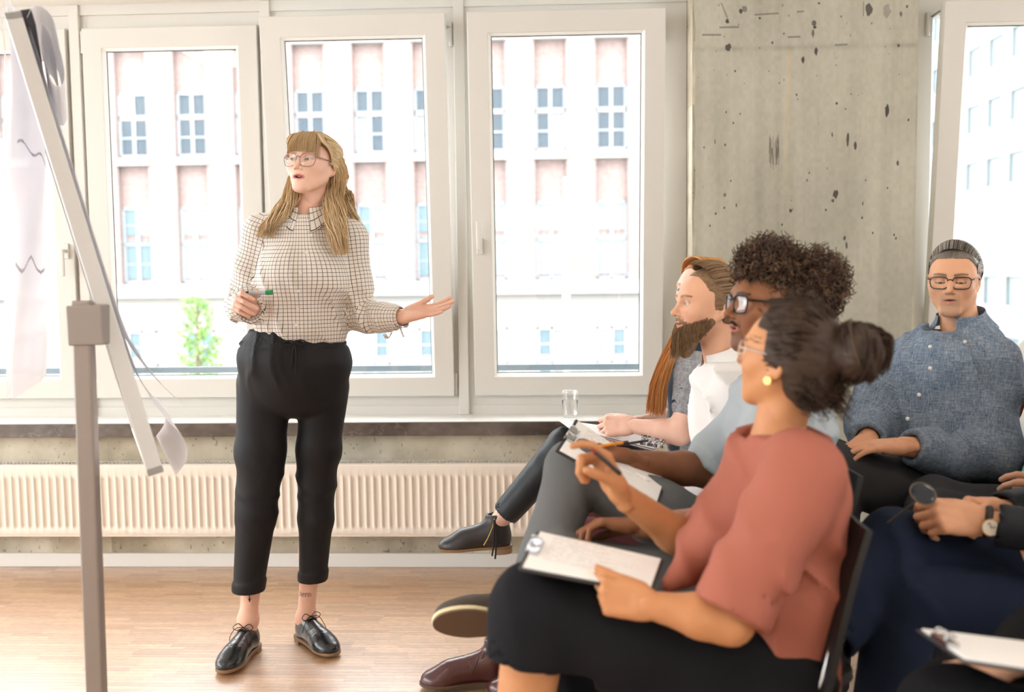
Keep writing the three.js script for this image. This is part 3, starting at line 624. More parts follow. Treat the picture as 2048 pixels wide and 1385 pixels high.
// a head in its own frame: metres, face towards +z, eyes at y = 0, face's right side at -x in view
function headGeo(o = {}) {
  const { skin = lin(0xe3b59a), lip = lin(0xc06a62), brow = lin(0x7a5a3a), mouth = 0.3, closed = false, jaw = 1, fem = true, beard = null, beardLine = 0, stubble = 0, h = 0.0023, nose = 1, matrix, neckTo = [0, -0.19, -0.035], neckR = fem ? 0.05 : 0.058, smile = 0, cheek = null, ears = true } = o;
  const c = 0.01, k = (v) => v.map((x) => x * c), E = (p, rx, ry, rz, kk, m) => ell(k(p), rx * c, ry * c, rz * c, { k: kk * c, m }), C = (a, b, ra, rb, kk) => cap(k(a), k(b), ra * c, rb * c, { k: kk * c });
  const j = jaw, ch = fem ? 0 : 0.35;
  const prims = [
    E([0, 2.4, -1.4], 7.3, 8.3, 9.2, 1), E([0, 0.4, 2.6], 6.6, 7.4, 6.2, 3), E([0, -4.2, 3.2], (fem ? 5.9 : 5.6) * j, 6.0, 5.1, 3),
    C([-5.0 * j, -5.4, 0.6], [-1.6, -9.6 - ch, 6.0], 2.0, 1.7, 2.2), C([5.0 * j, -5.4, 0.6], [1.6, -9.6 - ch, 6.0], 2.0, 1.7, 2.2), E([0, -9.9 - ch, 6.5], 2.1 + ch, 1.7, 1.7, 2),
    E([-4.0, -2.6, 5.4], 2.2, 1.9, 2.0, 2.4), E([4.0, -2.6, 5.4], 2.2, 1.9, 2.0, 2.4),
    C([-3.6, 1.9, 7.2], [3.6, 1.9, 7.2], 1.15 + ch * 0.6, 1.15 + ch * 0.6, 1.6),
    E([0, -6.0, 6.7], 3.0, 2.6, 2.0, 2.2),
    C([0, -2, -2.2], neckTo.map((x) => x / c), neckR * 100 * 0.96, neckR * 100 * 1.04, 2.5),
  ];
  const socket = [E([-3.15, 0.1, 9.0], 2.0, 1.15, 1.7, 0), E([3.15, 0.1, 9.0], 2.0, 1.15, 1.7, 0)];
  const n = nose, over = [
    C([0, 1.0, 8.0], [0, -2.6, 9.7 + 0.5 * n], 0.62, 0.85, 1.1), E([0, -3.1, 9.9 + 0.45 * n], 0.95, 0.82, 0.95, 0.8), E([-1.05, -3.5, 9.1], 0.78, 0.68, 0.95, 0.5), E([1.05, -3.5, 9.1], 0.78, 0.68, 0.95, 0.5),
    E([-3.15, 0, 7.15], 1.42, 1.36, 1.38, 0.4), E([3.15, 0, 7.15], 1.42, 1.36, 1.38, 0.4),
    C([-2.3, -6.05 + smile, 7.7], [-0.5, -5.62, 8.75], 0.3, 0.48, 0.5), C([2.3, -6.05 + smile, 7.7], [0.5, -5.62, 8.75], 0.3, 0.48, 0.5), C([-0.5, -5.68, 8.72], [0.5, -5.68, 8.72], 0.42, 0.42, 0.5),
    C([-2.1, -6.25 + smile - mouth * 0.3, 7.6], [0, -6.75 - mouth * 1.0, 8.5], 0.3, 0.56, 0.5), C([2.1, -6.25 + smile - mouth * 0.3, 7.6], [0, -6.75 - mouth * 1.0, 8.5], 0.3, 0.56, 0.5),
  ];
  if (ears) for (const s of [-1, 1]) { const m = [nrm([0.92, 0, 0.38 * s]), [0, 1, 0], nrm([-0.38 * s, 0, 0.92])]; over.push(ell(k([s * 7.35, -1.2, -1.0]), 0.0075, 0.031, 0.0185, { k: 0.006, m }), ell(k([s * 7.0, -3.7, -0.3]), 0.006, 0.010, 0.009, { k: 0.006 })); }
  const mouthCut = ell(k([0, -6.18 - mouth * 0.5, 8.6]), 0.0165, 0.0008 + mouth * 0.0065, 0.014), earCut = [-1, 1].map((s) => ell(k([s * 8.0, -0.8, -0.6]), 0.0055, 0.020, 0.0105));
  const nostril = [-1, 1].map((s) => ell(k([s * 0.62, -4.0, 9.75]), 0.0036, 0.0032, 0.0046));
  const all = [...prims, ...over];
  // the field is built in two steps, so the primitive list serves for bounds and culling only
  const field = (x, y, z) => {
    let d = 1e3;
    for (const p of prims) { const X = x - p.c[0], Y = y - p.c[1], Z = z - p.c[2], q = d + p.k + p.e; if (q < 0 || X * X + Y * Y + Z * Z > q * q) continue; d = smin(d, p.d(x, y, z), p.k); }
    if (d > 0.04) return d;
    if (z > 0.06) for (const s of socket) d = smax(d, -s.d(x, y, z), 0.011);
    for (const p of over) { const X = x - p.c[0], Y = y - p.c[1], Z = z - p.c[2], q = d + p.k + p.e; if (q < 0 || X * X + Y * Y + Z * Z > q * q) continue; d = smin(d, p.d(x, y, z), p.k); }
    // eye slit
    const ax = Math.abs(x) - 0.0315, w = closed ? 0.0009 : 0.0037 * Math.sqrt(Math.max(0, 1 - (ax / 0.0152) ** 2)), yc = closed ? -0.005 : 0.0006 + ax * 0.06 ;
    if (z > 0.055 && Math.abs(ax) < 0.0152) { const slit = Math.abs(y - yc) - w; d = smax(d, -Math.max(slit, 0.0745 - z - 0.0, Math.abs(ax) - 0.0152), 0.002); }
    if (z > 0.06 && y < -0.04) d = smax(d, -mouthCut.d(x, y, z), 0.002);
    if (ears && (x > 0.06 || x < -0.06)) for (const e of earCut) d = smax(d, -e.d(x, y, z), 0.004);
    if (z > 0.085) for (const e of nostril) d = smax(d, -e.d(x, y, z), 0.0015);
    return d;
  };
  const ck = cheek ?? mix(skin, lip, 0.28);
  const colour = (x, y, z) => {
    let q = skin; const ax = Math.abs(x);
    q = mix(q, ck, 0.55 * sstep(0.028, 0.008, Math.hypot(ax - 0.044, (y + 0.03), (z - 0.065) * 0.7)));
    q = mix(q, ck, 0.5 * sstep(0.016, 0.006, Math.hypot(x, y + 0.033, z - 0.106)));
    const my = -0.062 - mouth * 0.005, lx = ax / 0.024; const lh = 0.0072 * (1 - 0.75 * lx * lx) + mouth * 0.0055;
    if (lx < 1 && z > 0.066) q = mix(q, lip, 0.9 * sstep(1.15, 0.75, Math.abs(y - my - smile * 0.01 * lx * lx) / lh));
    if (Math.abs(y - my) < 0.0008 + mouth * 0.0062 && lx < 0.75 && z < 0.0795 && z > 0.05) q = [0.1, 0.03, 0.03];
    const by = 0.0195 + 0.004 * Math.sin(clamp((ax - 0.012) / 0.04, 0, 1) * 2.6), bt = 0.0040 * (1.1 - 0.5 * clamp((ax - 0.012) / 0.04, 0, 1)) * (fem ? 0.8 : 1.15);
    if (ax > 0.011 && ax < 0.053 && z > 0.04) q = mix(q, brow, 0.88 * sstep(1.3, 0.6, Math.abs(y - by) / bt));
    if (!closed && z > 0.06 && Math.abs(ax - 0.0315) < 0.0165) { const aa = ax - 0.0315, w = 0.0037 * Math.sqrt(Math.max(0, 1 - (aa / 0.0155) ** 2)); q = mix(q, mix(brow, [0.03, 0.02, 0.02], 0.6), 0.85 * sstep(0.0020, 0.0004, Math.abs(y - 0.0006 - aa * 0.06 - w - 0.0004))); }
    if (closed && z > 0.06 && Math.abs(ax - 0.0315) < 0.016) q = mix(q, mix(brow, [0.03, 0.02, 0.02], 0.5), 0.8 * sstep(0.0026, 0.0008, Math.abs(y + 0.005 + 0.0025 * (1 - ((ax - 0.0315) / 0.015) ** 2))));
    if (beard && stubble > 0) { const inB = sstep(-0.036 + 0.02 * sstep(0.03, 0.065, ax), -0.052, y) * sstep(0.03, 0.05, z + ax * 0.6), lipz = sstep(0.9, 1.3, Math.abs(y - my) / (lh * 1.1) + (lx > 1 ? 1 : 0)); q = mix(q, beard, stubble * inB * lipz * (0.75 + 0.35 * noise(x * 500, y * 500, z * 500))); }
    return q;
  };
  const base = [...prims, ...over]; base.forEach((p) => { p.pk = p.k; });
  const bound = [ell([0, -0.03, 0.0], 0.1, 0.16, 0.125, { k: 0 })];
  // sparse evaluation still culls by blocks: use the field itself as the one primitive
  const one = { k: 0, g: 0, a: [0, -0.035, 0], b: [0, -0.035, 0], c: [0, 0, 0], e: 0.185, d: field };
  return soft([one], h, { colour, matrix, smooth: 1, pad: 0.004 });
}
function ell2(c, rx, ry, rz, m) { return new THREE.SphereGeometry(1, 16, 10).scale(rx, ry, rz).translate(...c).applyMatrix4(m); }
function eyeGeo(matrix, gaze, iris = [0.16, 0.22, 0.28]) {
  const out = [];
  for (const s of [-1, 1]) {
    const g = new THREE.SphereGeometry(0.0122, 28, 20), p = g.attributes.position, col = new Float32Array(p.count * 3), d = nrm(gaze);
    for (let i = 0; i < p.count; i++) { const q = nrm([p.getX(i), p.getY(i), p.getZ(i)]), a = Math.acos(clamp(dot(q, d), -1, 1)); const c = a < 0.22 ? [0.01, 0.01, 0.01] : a < 0.5 ? iris : a < 0.57 ? mul(iris, 0.4) : [0.62, 0.58, 0.55]; col.set(c, i * 3); }
    g.setAttribute('color', new THREE.BufferAttribute(col, 3)); g.translate(s * 0.0315, 0, 0.0728); g.applyMatrix4(matrix); out.push(g);
  }
  return out;
}
// a hand: wrist w, direction d towards the knuckles, palm normal n (out of the palm), side +1 when the thumb lies towards cross(d, n)
function handPrims(w, d, n, { s = 1, size = 1, curl = [0.3, 0.3, 0.35, 0.4], spread = 0.06, thumb = [0.5, 0.35, 0.3], bend = null } = {}) {
  d = nrm(d); n = nrm(sub(n, mul(d, dot(n, d)))); const t = mul(nrm(crs(d, n)), s), S = size, P = [];
  const pt = (f, a, u) => add(w, add(mul(d, f * S), add(mul(t, a * S), mul(n, u * S))));
  // palm: metacarpals
  const L = [0.088, 0.090, 0.084, 0.076], A = [0.028, 0.0075, -0.012, -0.029], ph = [[0.043, 0.025, 0.019], [0.047, 0.029, 0.020], [0.043, 0.027, 0.019], [0.033, 0.020, 0.017]], R = [0.0092, 0.0095, 0.0090, 0.0078];
  for (let i = 0; i < 4; i++) P.push(cap(pt(0.004, A[i] * 0.62, 0), pt(L[i], A[i], 0), 0.0145 * S, 0.0105 * S, { k: 0.012 * S }));
  P.push(cap(pt(-0.03, 0, 0), pt(0.012, 0, 0), 0.024 * S, 0.022 * S, { k: 0.02 * S, s: t, f: 0.72 }));
  P.push(cap(pt(0.02, 0.022, 0.006), pt(0.05, 0.03, 0.006), 0.015 * S, 0.012 * S, { k: 0.012 * S }), cap(pt(0.02, -0.02, 0.005), pt(0.05, -0.024, 0.004), 0.0135 * S, 0.011 * S, { k: 0.012 * S }));
  const tips = [];
  for (let i = 0; i < 4; i++) {
    let p = pt(L[i], A[i], 0), a = 0, c = bend ? bend[i] : [curl[i] * 0.9, curl[i] * 1.15, curl[i] * 0.8], sp = (1.2 - i) * spread;
    for (let q = 0; q < 3; q++) {
      a += c[q]; const dir = nrm(add(add(mul(d, Math.cos(a)), mul(n, Math.sin(a))), mul(t, sp * Math.cos(Math.min(a, 1.5))))), e = add(p, mul(dir, ph[i][q] * S));
      P.push(cap(p, e, R[i] * S * (1 - 0.07 * q), R[i] * S * (1 - 0.07 * (q + 1)), { k: q === 0 ? 0.006 * S : 0.002 })); p = e;
    }
    tips.push(p);
  }
  // thumb from the side of the palm near its base: [out from the fingers, towards the palm, bend]
  let p = pt(0.022, 0.026, 0.006); const [o, inn, b] = thumb; let dir = nrm(add(add(mul(d, Math.cos(o)), mul(t, Math.sin(o))), mul(n, Math.sin(inn))));
  const tl = [0.040, 0.031, 0.024], tr = [0.0135, 0.0108, 0.0096, 0.0085];
  for (let q = 0; q < 3; q++) { const e = add(p, mul(dir, tl[q] * S)); P.push(cap(p, e, tr[q] * S, tr[q + 1] * S, { k: q === 0 ? 0.014 * S : 0.003 })); p = e; dir = nrm(add(dir, add(mul(t, -b * 0.8), mul(n, b * 0.35)))); }
  P.tips = [...tips, p];
  return P;
}
const skinColour = (skin, deep) => (x, y, z) => mix(skin, deep, 0.25 + 0.25 * noise(x * 60, y * 60, z * 60));
const skinMat = (r = 0.5) => M(0xffffff, r, { vertexColors: true, specularIntensity: 0.7 });
const clothMat = (color, extra = {}) => M(color, 0.85, { specularIntensity: 0.35, ...extra });
// woven cloth colour with yarn grain, uv in metres
const weave = (c1, c2, n = 256) => dataTex(n, n, (u, v) => { const a = noise(u * n * 0.5, v * n * 0.06), b = noise(u * n * 0.06, v * n * 0.5, 5), g = fbm(u * 6, v * 6, 9, 3), t = clamp(0.5 + 0.33 * a + 0.33 * b + 0.25 * g, 0, 1); return mix(c1, c2, t); });
// cylinder map about a limb: u around (metres), v along
function limbUV(a, b, ref, R) { const ax = nrm(sub(b, a)), e1 = nrm(sub(ref, mul(ax, dot(ref, ax)))), e2 = crs(ax, e1), per = Math.PI * 2 * R; return (x, y, z) => { const q = [x - a[0], y - a[1], z - a[2]]; return [Math.atan2(dot(q, e2), dot(q, e1)) * R, dot(q, ax), per]; }; }
// wrinkles: folds across the direction dir, only where amount(x,y,z) > 0
function folds(x, y, z, dir, freq, amp, sd = 0) { const w = fbm(x * 7 + sd, y * 7, z * 7, 2) * 1.6, t = (x * dir[0] + y * dir[1] + z * dir[2]) * freq + w * 1.5, a = 1 - Math.abs(noise(t * 0.32, x * 5 + sd, z * 5 + y * 4)); return amp * (a * a * a * 1.9 - 0.75 + 0.3 * Math.sin(t)); }
// shoes in their own frame: heel at z = 0, toe at z = L, sole on y = 0
function soleShape(L, Wd, grow = 0) {
  const pts = [[0, 0.0], [0.3, 0.012], [0.55, 0.05], [0.69, 0.12], [0.70, 0.2], [0.68, 0.38], [0.86, 0.58], [0.98, 0.70], [0.88, 0.84], [0.58, 0.945], [0.26, 0.985], [0, 0.995]];
  const r = pts.map(([x, z]) => new THREE.Vector2(x * (Wd / 2) + (x ? grow : 0), z * L + (z - 0.5) * 2 * grow)), l = pts.slice(1, -1).reverse().map(([x, z]) => new THREE.Vector2(-x * (Wd / 2) * (z > 0.5 ? 0.92 : 1) - grow, z * L + (z - 0.5) * 2 * grow));
  const sp = new THREE.SplineCurve([...r, ...l, r[0]]); return new THREE.Shape(sp.getPoints(48));
}
const flatExtrude = (shape, y0, y1, bevel = 0.0015) => { const g = new THREE.ExtrudeGeometry(shape, { depth: y1 - y0 - 2 * bevel, bevelEnabled: true, bevelSize: bevel, bevelThickness: bevel, bevelSegments: 2 }); g.translate(0, 0, bevel); g.applyMatrix4(new THREE.Matrix4().set(1, 0, 0, 0, 0, 0, 1, y0, 0, 1, 0, 0, 0, 0, 0, 1)); const ix = g.index; const p = g.attributes.position; if (!ix) { for (let i = 0; i < p.count; i += 3) for (const a of ['position', 'normal', 'uv']) { const A = g.attributes[a], n = A.itemSize; for (let c = 0; c < n; c++) { const t = A.array[(i + 1) * n + c]; A.array[(i + 1) * n + c] = A.array[(i + 2) * n + c]; A.array[(i + 2) * n + c] = t; } } } g.computeVertexNormals(); return g; };
function shoe(parent, name, { pos, yaw = 0, pitch = 0, roll = 0, L = 0.265, Wd = 0.09, top = 0.082, upper, sole, heelMat = null, heel = 0.022, laces = true, laceMat = null, brogue = true, label, shaft = 0, welt = null }) {
  const g = new THREE.Group(); g.name = name; g.position.set(...pos); g.rotation.set(pitch, yaw, roll, 'YXZ'); if (label) g.userData.label = label; parent.add(g);
  const y0 = heel * 0.55 + 0.006, ox = [1, 0, 0];
  const pr = [
    ell([0, y0 + 0.030, 0.045], 0.0315, 0.050, 0.043, { k: 0.02 }), cap([0, y0 + 0.028, 0.06], [0, y0 + 0.02, L - 0.075], 0.033, 0.038, { k: 0.02, s: ox, f: 0.9 }),
    ell([0, y0 + 0.010, L - 0.066], Wd / 2 + 0.0005, 0.034, 0.064, { k: 0.02 }), cap([0, y0 + top - 0.022, 0.075], [0, y0 + 0.034, L - 0.10], 0.026, 0.028, { k: 0.025 }),
  ];
  if (shaft) pr.push(cap([0, y0 + 0.03, 0.055], [0, y0 + top + shaft, 0.045], 0.040, 0.043, { k: 0.03, s: [0, 0, 1], f: 0.8 }), cap([0, y0 + top * 0.8, 0.07], [0, y0 + 0.034, L - 0.10], 0.03, 0.028, { k: 0.03 }));
  const hole = cap([0, y0 + 0.045, 0.052], [0, y0 + 0.2 + shaft, 0.048], 0.026, 0.030, { s: [0, 0, 1], f: 0.85 }), rim = y0 + top + shaft;
  const post = (d, x, y, z) => { d = smax(d, y0 - y, 0.003); d = smax(d, y - rim - (shaft ? 0.0 : -0.012 * Math.sin(clamp(z / 0.1, 0, 1) * 3.1)), 0.004); d = smax(d, -hole.d(x, y, z), 0.003);
    if (brogue) { const c1 = Math.abs(z - (L - 0.085) - 0.012 * Math.cos(x * 90)); d += 0.0008 * sstep(0.0024, 0.0006, c1) * sstep(y0, y0 + 0.01, y); const c2 = Math.abs(z - 0.155 + Math.abs(x) * 0.5); d += 0.0010 * sstep(0.002, 0.0005, c2) * (y > y0 + 0.02 ? 1 : 0); } return d; };
  part('upper', soft(pr, 0.0032, { post, smooth: 1 }), upper, g);
  part('sole', flatExtrude(soleShape(L, Wd, 0.0012), heel * 0.55, y0 + 0.004, 0.002), welt ?? sole, g, welt ? 'pale welt edge' : undefined);
  if (welt) part('outsole', flatExtrude(soleShape(L, Wd, 0.0005), heel * 0.55 - 0.005, heel * 0.55, 0.001), sole, g);
  const hs = new THREE.Shape(soleShape(L, Wd, 0.001).getPoints(40).filter((p) => p.y < 0.072)); part('heel', flatExtrude(hs, 0, heel * 0.6, 0.001), heelMat ?? sole, g);
  if (laces) {
    const lm = laceMat ?? upper, ls = [];
    for (let i = 0; i < 4; i++) { const z = 0.098 + i * 0.017, y = y0 + top - 0.004 - i * 0.0095; ls.push(tube([[-0.017, y - 0.004, z], [0, y + 0.004, z + 0.004], [0.017, y - 0.003, z + 0.008]], 0.0014, 5), tube([[0.017, y - 0.004, z], [0, y + 0.005, z + 0.004], [-0.017, y - 0.003, z + 0.008]], 0.0014, 5)); }
    const k = [0, y0 + top + 0.004, 0.094];
    ls.push(tube([k, [0.02, k[1] + 0.012, 0.09], [0.036, k[1] + 0.002, 0.095], [0.024, k[1] - 0.008, 0.1], k], 0.0013, 5), tube([k, [-0.02, k[1] + 0.012, 0.09], [-0.036, k[1] + 0.0, 0.098], [-0.022, k[1] - 0.008, 0.1], k], 0.0013, 5), tube([k, [0.022, k[1], 0.105], [0.038, k[1] - 0.03, 0.12], [0.042, k[1] - 0.05, 0.13]], 0.0012, 5), tube([k, [-0.02, k[1] + 0.002, 0.108], [-0.04, k[1] - 0.028, 0.115], [-0.042, k[1] - 0.045, 0.11]], 0.0012, 5));
    part('laces', join(ls), lm, g);
  }
  return g;
}
// shirt collar: leaf folded down from a ring round the neck
function collarGeo(c, up, front, { rx = 0.062, rz = 0.066, h = 0.042, open = 0.3, drop = 0.05, flare = 0.028, uvs = 1 }) {
  up = nrm(up); front = nrm(sub(front, mul(up, dot(front, up)))); const side = crs(up, front), pos = [], uv = [], idx = [], na = 44, nt = 6, th = 0.0022;
  const ptAt = (i, t, o) => {
    const a = lerp(open, Math.PI * 2 - open, i / na), fr = Math.exp(-((Math.min(i, na - i) / na) ** 2) / 0.006), r = 1 + 0 * t, dd = t * t;
    const rad = [rx + o + dd * flare * (1 + fr * 0.25), rz + o + dd * flare * (1 + fr * 0.3)], y = h * 0.5 + 0.006 * Math.sin(t * 3.1) - t * (h + fr * drop * 0.55) + (Math.cos(a) < 0 ? 0.012 * -Math.cos(a) : 0);
    return add(c, add(add(mul(side, Math.sin(a) * rad[0]), mul(front, Math.cos(a) * rad[1])), mul(up, y)));
  };
  for (const o of [0, th]) for (let i = 0; i <= na; i++) for (let j = 0; j <= nt; j++) { const p = ptAt(i, j / nt, o); pos.push(...p); uv.push(i / na * 0.38 * uvs, j / nt * h * uvs); }
  const n1 = nt + 1, off = (na + 1) * n1;
  for (let i = 0; i < na; i++) for (let j = 0; j < nt; j++) { const a = i * n1 + j; idx.push(a, a + 1, a + n1, a + 1, a + n1 + 1, a + n1); idx.push(off + a, off + a + n1, off + a + 1, off + a + 1, off + a + n1, off + a + n1 + 1); }
  for (let i = 0; i < na; i++) for (const j of [0, nt]) { const a = i * n1 + j; idx.push(a, a + n1, off + a, a + n1, off + a + n1, off + a); }
  for (const i of [0, na]) for (let j = 0; j < nt; j++) { const a = i * n1 + j; idx.push(a, off + a, a + 1, a + 1, off + a, off + a + 1); }
  const g = new THREE.BufferGeometry(); g.setAttribute('position', new THREE.Float32BufferAttribute(pos, 3)); g.setAttribute('uv', new THREE.Float32BufferAttribute(uv, 2)); g.setIndex(idx); g.computeVertexNormals();
  return g;
}
// spectacles in the head's frame
function glassesGeo({ w = 0.024, h = 0.021, r = 0.0016, z = 0.089, y = -0.004, square = 0.5, gap = 0.034, arms = true }) {
  const rims = [], lens = [], armsG = [];
  for (const s of [-1, 1]) {
    const pts = [], L = [];
    for (let i = 0; i < 40; i++) { const a = i / 40 * Math.PI * 2, e = 2 / (2 + square * 2.2), ca = Math.cos(a), sa = Math.sin(a), X = Math.sign(ca) * Math.abs(ca) ** e * w, Y = Math.sign(sa) * Math.abs(sa) ** e * h * (1 - 0.05 * s * Math.sign(ca) * 0); pts.push(V(s * gap + X * (sa < 0 ? 0.95 : 1.02), y + Y, z - 0.28 * Math.max(0, Math.abs(s * gap + X) - 0.02) * 0.9)); }
    rims.push(new THREE.TubeGeometry(new THREE.CatmullRomCurve3(pts, true), 80, r, 6, true));
    const c = V(s * gap, y, z - 0.004), ps = [c.x, c.y, c.z], ix = []; pts.forEach((p) => ps.push(p.x, p.y, p.z)); for (let i = 0; i < 40; i++) ix.push(0, i + 1, (i + 1) % 40 + 1);
    const g = new THREE.BufferGeometry(); g.setAttribute('position', new THREE.Float32BufferAttribute(ps, 3)); g.setAttribute('uv', new THREE.Float32BufferAttribute(new Float32Array(ps.length / 3 * 2), 2)); g.setIndex(ix); g.computeVertexNormals(); lens.push(g);
    if (arms) armsG.push(tube([[s * (gap + w), y + h * 0.55, z - 0.011], [s * 0.070, y + h * 0.55, z - 0.03], [s * 0.077, y + h * 0.5, 0.01], [s * 0.078, y + h * 0.3, -0.012], [s * 0.076, y - 0.02, -0.028]], r * 1.15, 6, 24, 1.6));
  }
  const bridge = tube([[-gap + w * 0.92, y + h * 0.35, z - 0.001], [0, y + h * 0.62, z + 0.003], [gap - w * 0.92, y + h * 0.35, z - 0.001]], r * 1.1, 6, 12);
  return { rim: join(rims.concat(bridge)), lens: join(lens), arm: armsG };
}
function addGlasses(parent, hm, opt, mat, label) {
  const g = glassesGeo(opt), G = new THREE.Group(); G.name = 'glasses'; if (label) G.userData.label = label; parent.add(G);
  part('frame', g.rim.applyMatrix4(hm), mat, G); for (const a of g.arm) part('temple', a.applyMatrix4(hm), mat, G);
  g.lens.applyMatrix4(hm); part('lens', g.lens, mGlass, G);
}
// ---------------------------------------------------------------- a dressed figure from its joints
const UP = [0, 1, 0], gz = (q) => Math.exp(-q * q);
function cuffCut(list) { // list of { w, f, R, hole }: sleeve or trouser openings
  return (d, x, y, z) => {
    for (const { w, f, R, hole } of list) {
      const q = (x - w[0]) * f[0] + (y - w[1]) * f[1] + (z - w[2]) * f[2];
      if (q < -0.09 || q > 0.16) continue;
      const a = x - w[0] - f[0] * q, b = y - w[1] - f[1] * q, c = z - w[2] - f[2] * q;
      if (a * a + b * b + c * c > R * R) continue;
      d = smax(d, q, 0.004); d = smax(d, -hole.d(x, y, z), 0.003);
    }
    return d;
  };
}
function figure(s) {
  const who = thing('person', s.label, 'person'), J = s.J, h = s.h ?? 0.009, skin = s.skin, deep = s.deep, sc = s.scale ?? 1, side = nrm(sub(J.SL, J.SR)), sm = skinMat(0.5), cl = skinColour(skin, deep);
  const T = s.torso ?? {}, cw = T.chest ?? 0.165, bw = T.belly ?? 0.16, f = T.flat ?? 0.66, CH = J.CH ?? mix(J.NB, J.PV, 0.33), BE = J.BE ?? mix(J.NB, J.PV, 0.68);
  // skin: one continuous body, head and hands on finer grids
  const B = [cap(add(J.NB, [0, -0.03, 0]), CH, 0.072, cw * 0.82, { s: side, f: 0.62 }), cap(CH, J.PV, cw * 0.82, bw * 0.85, { s: side, f: 0.62 }), cap(J.SR, J.SL, 0.042 * sc, 0.042 * sc, { k: 0.05 }), cap(mix(J.NB, s.head.at[0], 0.3), add(J.NB, [0, -0.02, 0]), 0.048 * sc, 0.054 * sc, { k: 0.04 })];
  const lq = s.legs.r ?? [0.092, 0.072, 0.055], kr = Math.min(0.053, lq[1] - 0.014), ka = Math.min(0.033, lq[2] - 0.011), kc = Math.min(0.054, (lq[1] + lq[2]) / 2 - 0.014);
  const ar = s.armR ?? [0.046, 0.039, 0.036, 0.026];
  for (const q of ['L', 'R']) { B.push(cap(J['S' + q], J['E' + q], ar[0], ar[1], { k: 0.02 }), cap(J['E' + q], mix(J['E' + q], J['W' + q], 0.35), ar[1], ar[2] * 1.08, { k: 0.02 }), cap(mix(J['E' + q], J['W' + q], 0.35), J['W' + q], ar[2] * 1.08, ar[3], { k: 0.02 })); B.push(cap(J['H' + q], J['K' + q], 0.074, kr, { k: 0.03 }), cap(J['K' + q], J['A' + q], kr, ka, { k: 0.02 }), cap(mix(J['K' + q], J['A' + q], 0.14), mix(J['K' + q], J['A' + q], 0.5), kc, kc * 0.92, { k: 0.03 })); }
  const geos = [soft(B, s.bodyH ?? 0.011, { colour: cl })], hm = headMatrix(...s.head.at), hands = {};
  const nt = V(...J.NB).applyMatrix4(hm.clone().invert());
  geos.push(headGeo({ skin, matrix: hm, neckTo: [nt.x, nt.y, nt.z], ...s.head }));
  for (const q of ['L', 'R']) if (s.hands?.[q]) { const hp = handPrims(J['W' + q], s.hands[q].d, s.hands[q].n, { s: q === 'L' ? -1 : 1, size: sc, ...s.hands[q] }); hands[q] = hp; geos.push(soft(hp, s.handH ?? 0.0034, { colour: cl })); }
  part('body', mergeSoft(geos), sm, who);
  if (s.eyes !== false) for (const e of eyeGeo(hm, s.gaze ?? [0, 0, 1], s.iris ?? [0.07, 0.04, 0.02])) part('eye', e, M(0xffffff, 0.15, { vertexColors: true }), who);
  // top
  const t = s.top, th = t.thick ?? 0.014, upper = (q) => limbUV(J['S' + q], J['E' + q], [0.3, 0.2, 1], 0.055), fore = (q) => limbUV(J['E' + q], J['W' + q], [0.3, 1, 0.2], 0.048);
  const P = [cap(CH, BE, cw, bw, { s: side, f, k: 0.05, g: 1 }), cap(BE, J.PV, bw, bw * 1.03, { s: side, f: f * 1.05, k: 0.05, g: 1 }), cap(mix(J.NB, CH, 0.35), CH, cw * 0.8, cw, { s: side, f: f * 0.95, k: 0.05, g: 1 }), cap(J.SR, J.SL, 0.056 * sc, 0.056 * sc, { k: 0.06, g: 1 }), cap(mix(J.SR, J.NB, 0.35), add(J.NB, [0, -0.045, 0]), 0.05, 0.06, { k: 0.05, g: 1 }), cap(mix(J.SL, J.NB, 0.35), add(J.NB, [0, -0.045, 0]), 0.05, 0.06, { k: 0.05, g: 1 }), ...(t.extra ?? [])];
  const cuts = [];
  for (const [q, gi] of [['L', 2], ['R', 4]]) {
    const len_ = t['sleeve' + q] ?? t.sleeve ?? 2, S = J['S' + q], E = J['E' + q], Wt = J['W' + q], w1 = t.w1 ?? 0.015, w2 = t.w2 ?? 0.013;
    if (len_ <= 1) { const e = mix(S, E, len_), dr = nrm(sub(E, S)); P.push(cap(S, add(e, mul(dr, 0.03)), ar[0] + w1, lerp(ar[0], ar[1], len_) + w1, { k: 0.014, g: gi })); cuts.push({ w: e, f: dr, R: lerp(ar[0], ar[1], len_) + w1 + 0.03, hole: cap(add(e, mul(dr, -0.04)), add(e, mul(dr, 0.2)), lerp(ar[0], ar[1], len_) + w1 - 0.016, lerp(ar[0], ar[1], len_) + w1 - 0.015) }); }
    else { const k = len_ - 1, e = mix(E, Wt, k), dr = nrm(sub(Wt, E)), re = lerp(ar[1], ar[3], k) + w2; P.push(cap(S, E, ar[0] + w1, ar[1] + w1, { k: 0.014, g: gi }), cap(E, add(e, mul(dr, 0.02)), ar[1] + w1, re, { k: 0.016, g: gi + 1 })); cuts.push({ w: e, f: dr, R: 0.075, hole: cap(add(e, mul(dr, -0.015)), add(e, mul(dr, 0.15)), re - 0.012, re - 0.011) }); }
  }
  const cc = cuffCut(cuts), nh = cap(add(J.NB, add(UP.map((v) => v * 0.12), mul(s.fwd, 0.02))), add(J.NB, mul(s.fwd, 0.012)), t.neck ?? 0.062, (t.neck ?? 0.062) * 0.85), vee = t.vee ? cap(add(J.NB, add(mul(s.fwd, 0.11), [0, 0.02, 0])), add(J.NB, add(mul(s.fwd, 0.115), [0, -t.vee, 0])), 0.04, 0.006) : null;
  const amp = t.amp ?? 0.005, hem = t.hem ?? (J.PV[1] - 0.09), hemTilt = t.hemTilt ?? 0;
